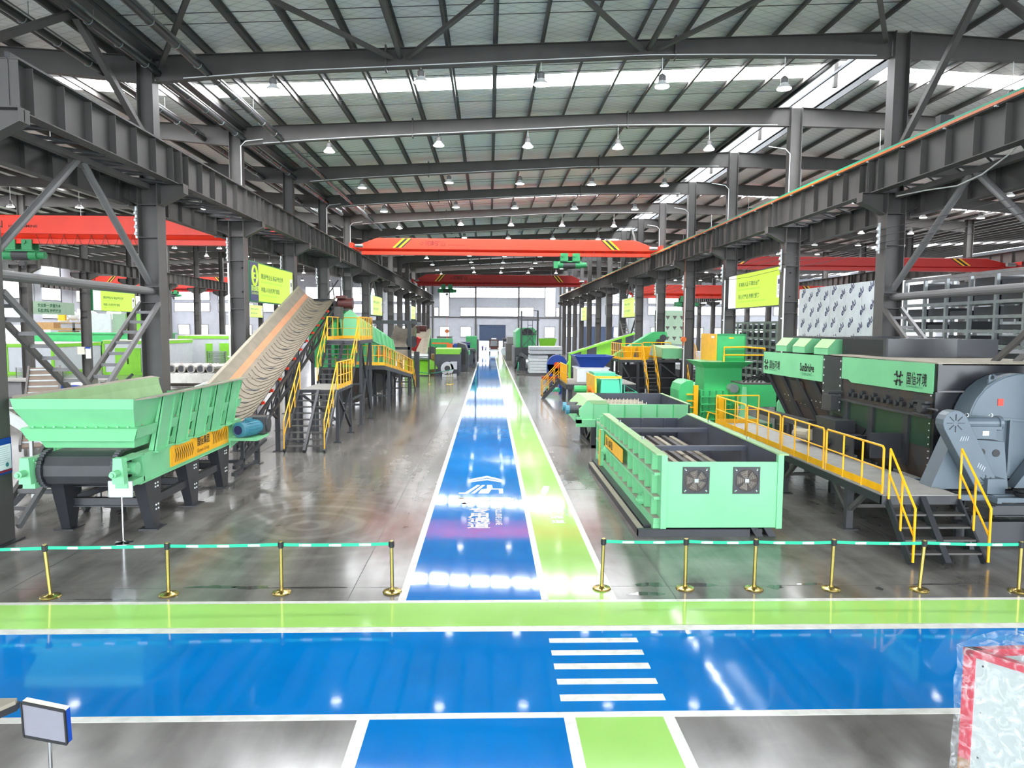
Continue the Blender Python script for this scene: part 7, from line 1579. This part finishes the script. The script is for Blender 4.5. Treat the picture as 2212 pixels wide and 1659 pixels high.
for i in range(9):
    for j in range(6):
        y = 41.3 - 0.92 * i - 0.2 * (j % 2); z = 6.5 - 0.85 * j - 0.25 * (i % 2)
        text('printed_mark', 'elu', 0.5, (17.995, y, z), (0, -0.75, 0.65), (0, 0.35, 0.9), 'blue_dark', t, 0.004) if j < 4 else None
t = thing('green_panel_stack', 'pale green film-covered panels stacked between right columns far back', 'panels', (16.5, 70, 0))
obj('panel', MB().box(15.2, 18.0, 66, 66.3, 3.3, 6.4), 'film_green', t); obj('panel', MB().box(15.2, 18.0, 66.3, 70, 0, 3.3), 'panel_gray', t); obj('wrapped_bale', MB().box(15.3, 17.9, 65.8, 66.3, 2.2, 3.1), 'film_white', t)
for i in range(4):
    for j in range(3): obj('printed_mark', MB().prism([(15.5 + 0.65 * i, 5.9 - 0.95 * j), (15.9 + 0.65 * i, 5.9 - 0.95 * j), (15.7 + 0.65 * i, 5.55 - 0.95 * j)], 'y', 65.985, 66.0), 'steel', t)
simple('curtain_panels', 'row of upright pale metal panels between right columns far back', 'panels', (14.8, 80, 0), [('panel', B(13.9, 15.0, 78, 78.2, 0, 6.0), 'panel_gray'), ('panel', B(15.05, 16.2, 78, 78.2, 0, 6.0), 'galv'), ('panel', B(16.25, 17.3, 78, 78.2, 0, 5.6), 'panel_gray')])
simple('blue_doors', 'dark blue sliding doors on the right bay end wall', 'door', (20, 134, 0), [('leaf', B(17.5, 20.4, 135.6, 135.8, 0, 5), 'door_blue'), ('leaf', B(20.5, 23.4, 135.6, 135.8, 0, 5), 'door_blue')])
simple('right_bay_machines', 'low dark machinery under the galvanized tray rack aisle', 'machine', (16, 58, 0), [('body', B(14.6, 17.2, 55, 63, 0, 1.6), 'iron_black'), ('bag', B(14.7, 16.8, 63.5, 66, 0, 2.2), 'film_white'), ('cabinet', B(15, 16.4, 55.2, 56.2, 1.6, 3.0), 'panel_gray')])

# ------------------------------------------------------------------ left bay: cabins, hoppers, stainless line
def cabin(label, x0, x1, y0, y1, h, doors, extra=()):
    t = thing('insulated_cabin', label, 'cabin', ((x0 + x1) / 2, (y0 + y1) / 2, 0))
    obj('wall', MB().box(x0, x1, y0, y1, 0.08, h - 0.3), 'panel_gray', t)
    obj('roof_trim', MB().box(x0 - 0.05, x1 + 0.05, y0 - 0.05, y1 + 0.05, h - 0.32, h - 0.02), 'lime', t)
    obj('roof', MB().box(x0 - 0.06, x1 + 0.06, y0 - 0.06, y1 + 0.06, h - 0.02, h + 0.04), 'cream', t)
    obj('base_trim', MB().box(x0 - 0.04, x1 + 0.04, y0 - 0.04, y1 + 0.04, 0, 0.25), 'lime', t)
    for x in (x0, x1): obj('corner_trim', MB().box(x - 0.12, x + 0.12, y0 - 0.06, y0 + 0.1, 0.1, h - 0.3), 'lime', t)
    for a, b, hh in doors:
        d = obj('door', MB().box(a, b, y0 - 0.1, y0, 0.25, hh), 'lime', t)
        obj('handle', MB().box((a + b) / 2 - 0.04, (a + b) / 2 + 0.04, y0 - 0.18, y0 - 0.1, hh * 0.4, hh * 0.65), 'black', d)
    for nm, mb, m in extra: obj(nm, mb, m, t)
    return t
cabin('long pale cabin with lime trim behind the laced braces, leftmost', -50.0, -41.2, 69.5, 78, 2.9, [(-48.4, -46.6, 1.9)], [('wall_joint', B(-45.6, -45.3, 69.42, 69.5, 0.2, 2.6), 'lime')])
cabin('pale cabin with a double lime door behind the near left column', -36.7, -31.6, 70.0, 78, 3.25, [(-35.6, -33.2, 2.55)], [('vent', B(-31.4, -30.6, 69.9, 70.0, 1.6, 2.9), 'panel_gray')])
cabin('pale cabin with narrow lime doors and louvres left of the second column', -34.3, -28.6, 81.0, 90, 3.6, [(-31.3, -30.6, 2.75), (-29.8, -28.8, 2.8)], [('black_opening', B(-34.0, -32.9, 80.9, 81.0, 2.7, 3.2), 'black'), ('air_unit', B(-34.0, -32.9, 80.3, 80.9, 0.2, 1.9), 'white'), ('unit_grille', B(-33.7, -33.4, 80.27, 80.3, 0.5, 1.0), 'black')])
def tray_pile(label, x, y, n, w=1.6):
    t = thing('tray_pile', label, 'trays', (x, y, 0))
    for k in range(n): obj('tray', MB().box(x - w / 2, x + w / 2, y - 0.4, y + 0.4, 0.12 * k + 0.02, 0.12 * k + 0.07), 'galv', t)
    for s in (-1, 1): obj('post', MB().box(x + s * w / 2 - 0.03, x + s * w / 2 + 0.03, y - 0.4, y - 0.34, 0, 0.12 * n), 'steel', t)
tray_pile('pile of grey metal trays beside the cabin with the double door', -31.0, 68.6, 14, 1.5)
tray_pile('pile of grey metal trays before the narrow-doored cabin', -29.2, 78.6, 17, 1.9)
tray_pile('low pile of pale trays before the leftmost cabin', -39.5, 65.0, 8, 4.0)
t = thing('patterned_panels', 'stack of pale panels printed with grey triangles behind the second column', 'panels', (-27, 88, 0))
for k in range(3): obj('panel', MB().box(-28.4, -24.0, 88, 89, 0.01 + 1.4 * k, 1.4 + 1.4 * k), 'white_dull', t)
for i in range(6):
    for j in range(4): obj('printed_mark', MB().prism([(-28.2 + 0.7 * i, 3.9 - 0.95 * j), (-27.8 + 0.7 * i, 3.9 - 0.95 * j), (-28.0 + 0.7 * i, 3.6 - 0.95 * j)], 'y', 87.98, 88.0), 'steel', t)
t = thing('batching_hopper', 'long green batching hopper on legs behind the left cabins', 'machine', (-45, 84, 0))
obj('trough', MB().box(-53, -36.8, 83, 86, 3.0, 3.75), 'green', t); obj('upper_rim', MB().box(-53.2, -36.6, 82.9, 86.1, 3.7, 3.85).box(-53.1, -36.7, 82.92, 86.08, 2.85, 3.0), 'green', t)
for x in (-50, -45, -40): obj('funnel', MB().hexa([(x - 0.6, 83.8, 1.3), (x + 0.6, 83.8, 1.3), (x + 0.6, 85.2, 1.3), (x - 0.6, 85.2, 1.3), (x - 2.0, 83.2, 2.85), (x + 2.0, 83.2, 2.85), (x + 2.0, 85.8, 2.85), (x - 2.0, 85.8, 2.85)]), 'green_deep', t)
for x in (-52.5, -47.5, -42.5, -38.0):
    lg = obj('leg', MB().box(x - 0.15, x + 0.15, 83.0, 83.3, 0, 2.85), 'green', t); obj('knee_brace', MB().bar((x, 83.1, 1.9), (x - 0.9, 83.1, 2.8), 0.12).bar((x, 83.1, 1.9), (x + 0.9, 83.1, 2.8), 0.12), 'green', lg)
t = thing('drum_peeler', 'stainless machine with a row of six shiny drums behind the hopper feeder', 'machine', (-23.5, 57, 0))
obj('trough', MB().box(-25.2, -20.9, 55.6, 57.8, 0.35, 1.15), 'stainless', t); obj('lower_tank', MB().hexa([(-24.6, 55.9, 0.1), (-21.2, 55.9, 0.1), (-21.2, 57.5, 0.1), (-24.6, 57.5, 0.1), (-25.2, 55.6, 0.4), (-20.9, 55.6, 0.4), (-20.9, 57.8, 0.4), (-25.2, 57.8, 0.4)]), 'stainless', t)
for k in range(6):
    x = -24.8 + 0.72 * k; dm = obj('drum', MB().cyl((x - 0.0, 55.5, 1.45), (x + 0.5, 57.8, 1.45), 0.35, 16), 'stainless', t, smooth=True); obj('drum_end', MB().cyl((x, 55.46, 1.45), (x, 55.5, 1.45), 0.24, 14), 'iron_black', dm)
obj('red_motor', MB().cyl((-25.0, 55.2, 0.75), (-25.0, 55.6, 0.75), 0.2, 12), 'red', t)
for x in (-25, -21.2):
    for y in (55.8, 57.6): obj('leg', MB().box(x - 0.06, x + 0.06, y - 0.06, y + 0.06, 0, 0.5), 'stainless', t)
t = thing('roller_conveyor', 'white framed roller conveyor with blue motor beside the shiny drums', 'conveyor', (-18.6, 53, 0))
obj('bed', MB().bar((-19.8, 50.5, 0.4), (-18.0, 56, 1.3), 1.0, 0.12), 'deck', t)
for s in (-0.55, 0.55): obj('side_frame', MB().bar((-19.8 + s, 50.5, 0.5), (-18.0 + s, 56, 1.4), 0.09, 0.14), 'white', t)
for f in (0.15, 0.45, 0.75): obj('cross_bar', MB().bar((-19.8 + 1.8 * f - 0.6, 50.5 + 5.5 * f, 0.55 + 0.9 * f), (-19.8 + 1.8 * f + 0.6, 50.5 + 5.5 * f, 0.55 + 0.9 * f), 0.1), 'white', t)
obj('guide_arm', MB().bar((-19.0, 54, 1.1), (-18.6, 54.6, 2.2), 0.08).bar((-17.9, 54.8, 1.2), (-17.6, 55.4, 2.2), 0.08), 'white', t)
obj('motor', MB().cyl((-17.9, 54.6, 1.5), (-16.9, 54.9, 1.5), 0.22, 12), 'blue_dark', t); obj('leg', MB().box(-18.4, -17.6, 55.4, 55.6, 0, 1.3).box(-20.2, -19.4, 50.7, 50.9, 0, 0.4), 'white', t)
tag(obj('vent_pipe', MB().tube([(-18.2, 63, 0), (-18.2, 63, 2.6), (-18.0, 63, 2.9), (-16.8, 63, 2.95)], 0.28, 12), 'cream', smooth=True), 'cream bent vent pipe left of the second column', 'pipe')
def slat_conveyor(label, a, b, w, m='steel', belt='belt', n=10):
    a, b = V(a), V(b); d = (b - a).normalized(); s = d.cross(V((0, 0, 1))).normalized()
    t = thing('slat_conveyor', label, 'conveyor', ((a.x + b.x) / 2, (a.y + b.y) / 2, 0))
    bt = obj('belt', MB().bar(a, b, w, 0.06), belt, t)
    for q in (-1, 1): obj('side_frame', MB().bar(a + s * q * (w / 2 + 0.05), b + s * q * (w / 2 + 0.05), 0.08, 0.28), m, t)
    u = s.cross(d)
    for k in range(n):
        c = a + (b - a) * ((k + 0.5) / n) + u * 0.06; obj('slat', MB().bar(c - s * w / 2, c + s * w / 2, 0.04, 0.06), 'galv', bt)
    for f in (0.25, 0.9):
        c = a + (b - a) * f
        if c.z > 0.3:
            for q in (-1, 1): p = c + s * q * w / 2; obj('leg', MB().bar((p.x, p.y, 0), (p.x, p.y, c.z), 0.08), m, t)
    return t
slat_conveyor('small slatted conveyor rising to the right beside the near left column', (-16.3, 26.5, 0.3), (-20.3, 33.6, 2.75), 1.1, 'steel', 'belt_brown', 12)
slat_conveyor('pale framed slat conveyor behind the hopper, falling to the right', (-12.9, 20.2, 2.35), (-9.9, 19.6, 0.75), 1.0, 'white_dull', 'belt', 9)
simple('conveyor_stand', 'dark folding trestle under the pale framed slat conveyor', 'stand', (-11.4, 18.6, 0), [('leg', MB().bar((-12.2, 18.4, 0.05), (-10.6, 19.4, 2.1), 0.14), 'steel_dark'), ('leg', MB().bar((-10.2, 18.4, 0.05), (-11.9, 19.4, 1.9), 0.14), 'steel_dark'), ('tie', MB().bar((-12.0, 18.5, 0.5), (-10.4, 18.5, 0.5), 0.1), 'steel_dark')])
t = thing('gear_motor', 'blue gear motor on a pale frame behind the hopper rim', 'motor', (-19.5, 34, 0))
obj('motor', MB().cyl((-20.0, 34, 1.75), (-19.3, 34.1, 1.75), 0.2, 14), 'blue_machine', t); obj('gearbox', MB().cyl((-19.3, 34.1, 1.7), (-18.9, 34.15, 1.65), 0.26, 14), 'blue_machine', t)
obj('frame', MB().box(-20.8, -18.2, 33.6, 34.6, 1.3, 1.5).bar((-20.8, 33.6, 1.2), (-20.2, 33.8, 1.75), 0.1), 'white_dull', t)
for x in (-20.6, -18.4): obj('leg', MB().box(x - 0.06, x + 0.06, 34, 34.1, 0, 1.3), 'stainless', t)
simple('work_bench', 'long grey work bench with clutter behind the blue gear motor', 'bench', (-24, 42, 0), [('bench_top', MB().box(-28.5, -21.5, 41, 42.5, 1.55, 1.66), 'deck'), ('lower_shelf', MB().box(-28.3, -21.6, 41.1, 42.4, 0.6, 0.68), 'steel'), ('leg', B(-28.4, -28.2, 41.1, 41.3, 0, 1.55), 'steel'), ('leg', B(-21.8, -21.6, 41.1, 41.3, 0, 1.55), 'steel'), ('leg', B(-25, -24.8, 41.1, 41.3, 0, 1.55), 'steel'), ('metal_box', B(-28.2, -26.2, 41.2, 42, 0.1, 1.5), 'steel_light'), ('panel', B(-24.4, -22.2, 41.2, 41.3, 0.8, 1.5), 'stainless')])
simple('pale_bench_boxes', 'two pale steel boxes standing before the grey work bench', 'box', (-21.5, 38, 0), [('box', B(-22.6, -22.0, 38, 38.6, 0, 1.9), 'white_dull'), ('box', B(-21.5, -20.7, 38, 38.8, 0, 1.95), 'stainless'), ('shelf', B(-20.6, -19.4, 38.2, 39, 1.0, 1.1), 'galv')])
simple('stainless_frame', 'stainless angled frame behind the hopper centre', 'frame', (-17.5, 36.5, 0), [('rail', MB().bar((-18.4, 36, 1.5), (-17.8, 36.6, 2.3), 0.12), 'chrome'), ('rail', MB().bar((-16.6, 36, 1.7), (-16.1, 36.6, 2.3), 0.12), 'chrome'), ('cross_bar', MB().bar((-18.1, 36.2, 1.85), (-16.4, 36.2, 1.9), 0.09), 'white'), ('leg', B(-18.4, -18.28, 36, 36.1, 0, 1.6), 'stainless'), ('leg', B(-16.4, -16.28, 36, 36.1, 0, 1.8), 'stainless'), ('bed', B(-18.2, -16.4, 36.2, 38.5, 1.3, 1.45), 'deck')])
simple('storage_rack', 'wooden pallets with boxes on a rack at the far left wall', 'rack', (-51, 80, 0), [('shelf', B(-55, -49.5, 88, 90, 4.1, 4.3), 'wood_tan'), ('shelf', B(-55, -49.5, 88, 90, 3.1, 3.25), 'steel'), ('box', B(-54.5, -52, 88.2, 89.6, 4.3, 5.0), 'cardboard'), ('crate', B(-51.5, -49.8, 88.2, 89.6, 3.25, 4.0), 'cardboard'), ('post', B(-55, -54.8, 88, 88.2, 0, 5), 'steel'), ('post', B(-49.7, -49.5, 88, 88.2, 0, 5), 'steel')])
t = simple('wrapped_goods', 'white plastic-wrapped goods piled at the far left', 'goods', (-52, 78, 0), [('pallet', B(-55, -48, 92, 95, 4.9, 5.0), 'wood_tan'), ('stand', B(-54.8, -48.2, 92.2, 94.8, 0, 4.9), 'panel_gray')])
for k in range(5): obj('sack', MB().tube([(-54.4 + 1.3 * k, 93.5, 5.2 + 0.5 * (k % 2)), (-53.9 + 1.3 * k, 93.5, 5.35 + 0.5 * (k % 2)), (-53.3 + 1.3 * k, 93.5, 5.2 + 0.5 * (k % 2))], [0.3, 0.6, 0.3], 10), 'film_white', t, smooth=True)
simple('standing_panels', 'upright mottled and lime panels leaning behind the green batching hopper', 'panels', (-45, 92, 0), [('panel', B(-49.8, -46.2, 90, 90.3, 3.4, 6.1), 'film_white'), ('panel', B(-46.0, -44.4, 90, 90.3, 3.4, 6.1), 'film_green'), ('panel', B(-44.3, -42.6, 90, 90.3, 3.2, 6.2), 'lime'), ('panel', B(-42.3, -39.5, 90, 90.3, 3.0, 6.2), 'galv'), ('stand', B(-50, -39.4, 90.3, 91.5, 0, 3.4), 'steel')])
simple('yellow_hoist', 'small yellow hook block hanging left of the printed banner', 'hook', (-47.5, 80, 5), [('block', B(-50.2, -49.4, 86, 86.4, 5.2, 6.0), 'yellow'), ('chain', B(-49.85, -49.75, 86.1, 86.2, 6.0, 13.55), 'steel_dark')])
# notices on columns
for (x, y, w, h, z, s, lab) in ((-10.44, 15.7, 0.5, 0.78, 1.52, 1, 'blue-edged white notice board on the nearest left column'),):
    t = thing('column_notice', lab, 'sign', (x, y, z))
    obj('board', MB().box(x + 0.0, x + 0.02, y - w / 2, y + w / 2, z, z + h), 'blue_machine', t); ns = obj('sheet', MB().box(x + 0.02, x + 0.025, y - w / 2 + 0.03, y + w / 2 - 0.03, z + 0.1, z + h - 0.14), 'paper', t)
    obj('red_band', MB().box(x + 0.02, x + 0.027, y - w / 2 + 0.02, y + w / 2 - 0.02, z + 0.05, z + 0.09), 'crate_red', t)
    for k in range(9): obj('text_line', MB().box(x + 0.025, x + 0.027, y - w / 2 + 0.06, y + w / 2 - 0.08 - 0.03 * (k % 3), z + h - 0.2 - 0.045 * k, z + h - 0.188 - 0.045 * k), 'panel_gray', ns)
    obj('round_mark', MB().cyl((x + 0.024, y + 0.08, z + 0.2), (x + 0.029, y + 0.08, z + 0.2), 0.05, 14), 'motor_blue', ns)
t = thing('switch_box', 'pale switch box with blue notice on a far left column above the cabins', 'box', (-34.3, 63.4, 1.6))
obj('box', MB().box(-35.3, -34.7, 63.1, 63.35, 2.2, 2.85), 'cream', t); obj('notice', MB().box(-34.6, -34.2, 63.1, 63.2, 1.85, 2.8), 'paper', t); obj('notice_top', MB().box(-34.62, -34.18, 63.06, 63.1, 2.7, 2.85), 'blue_machine', t)
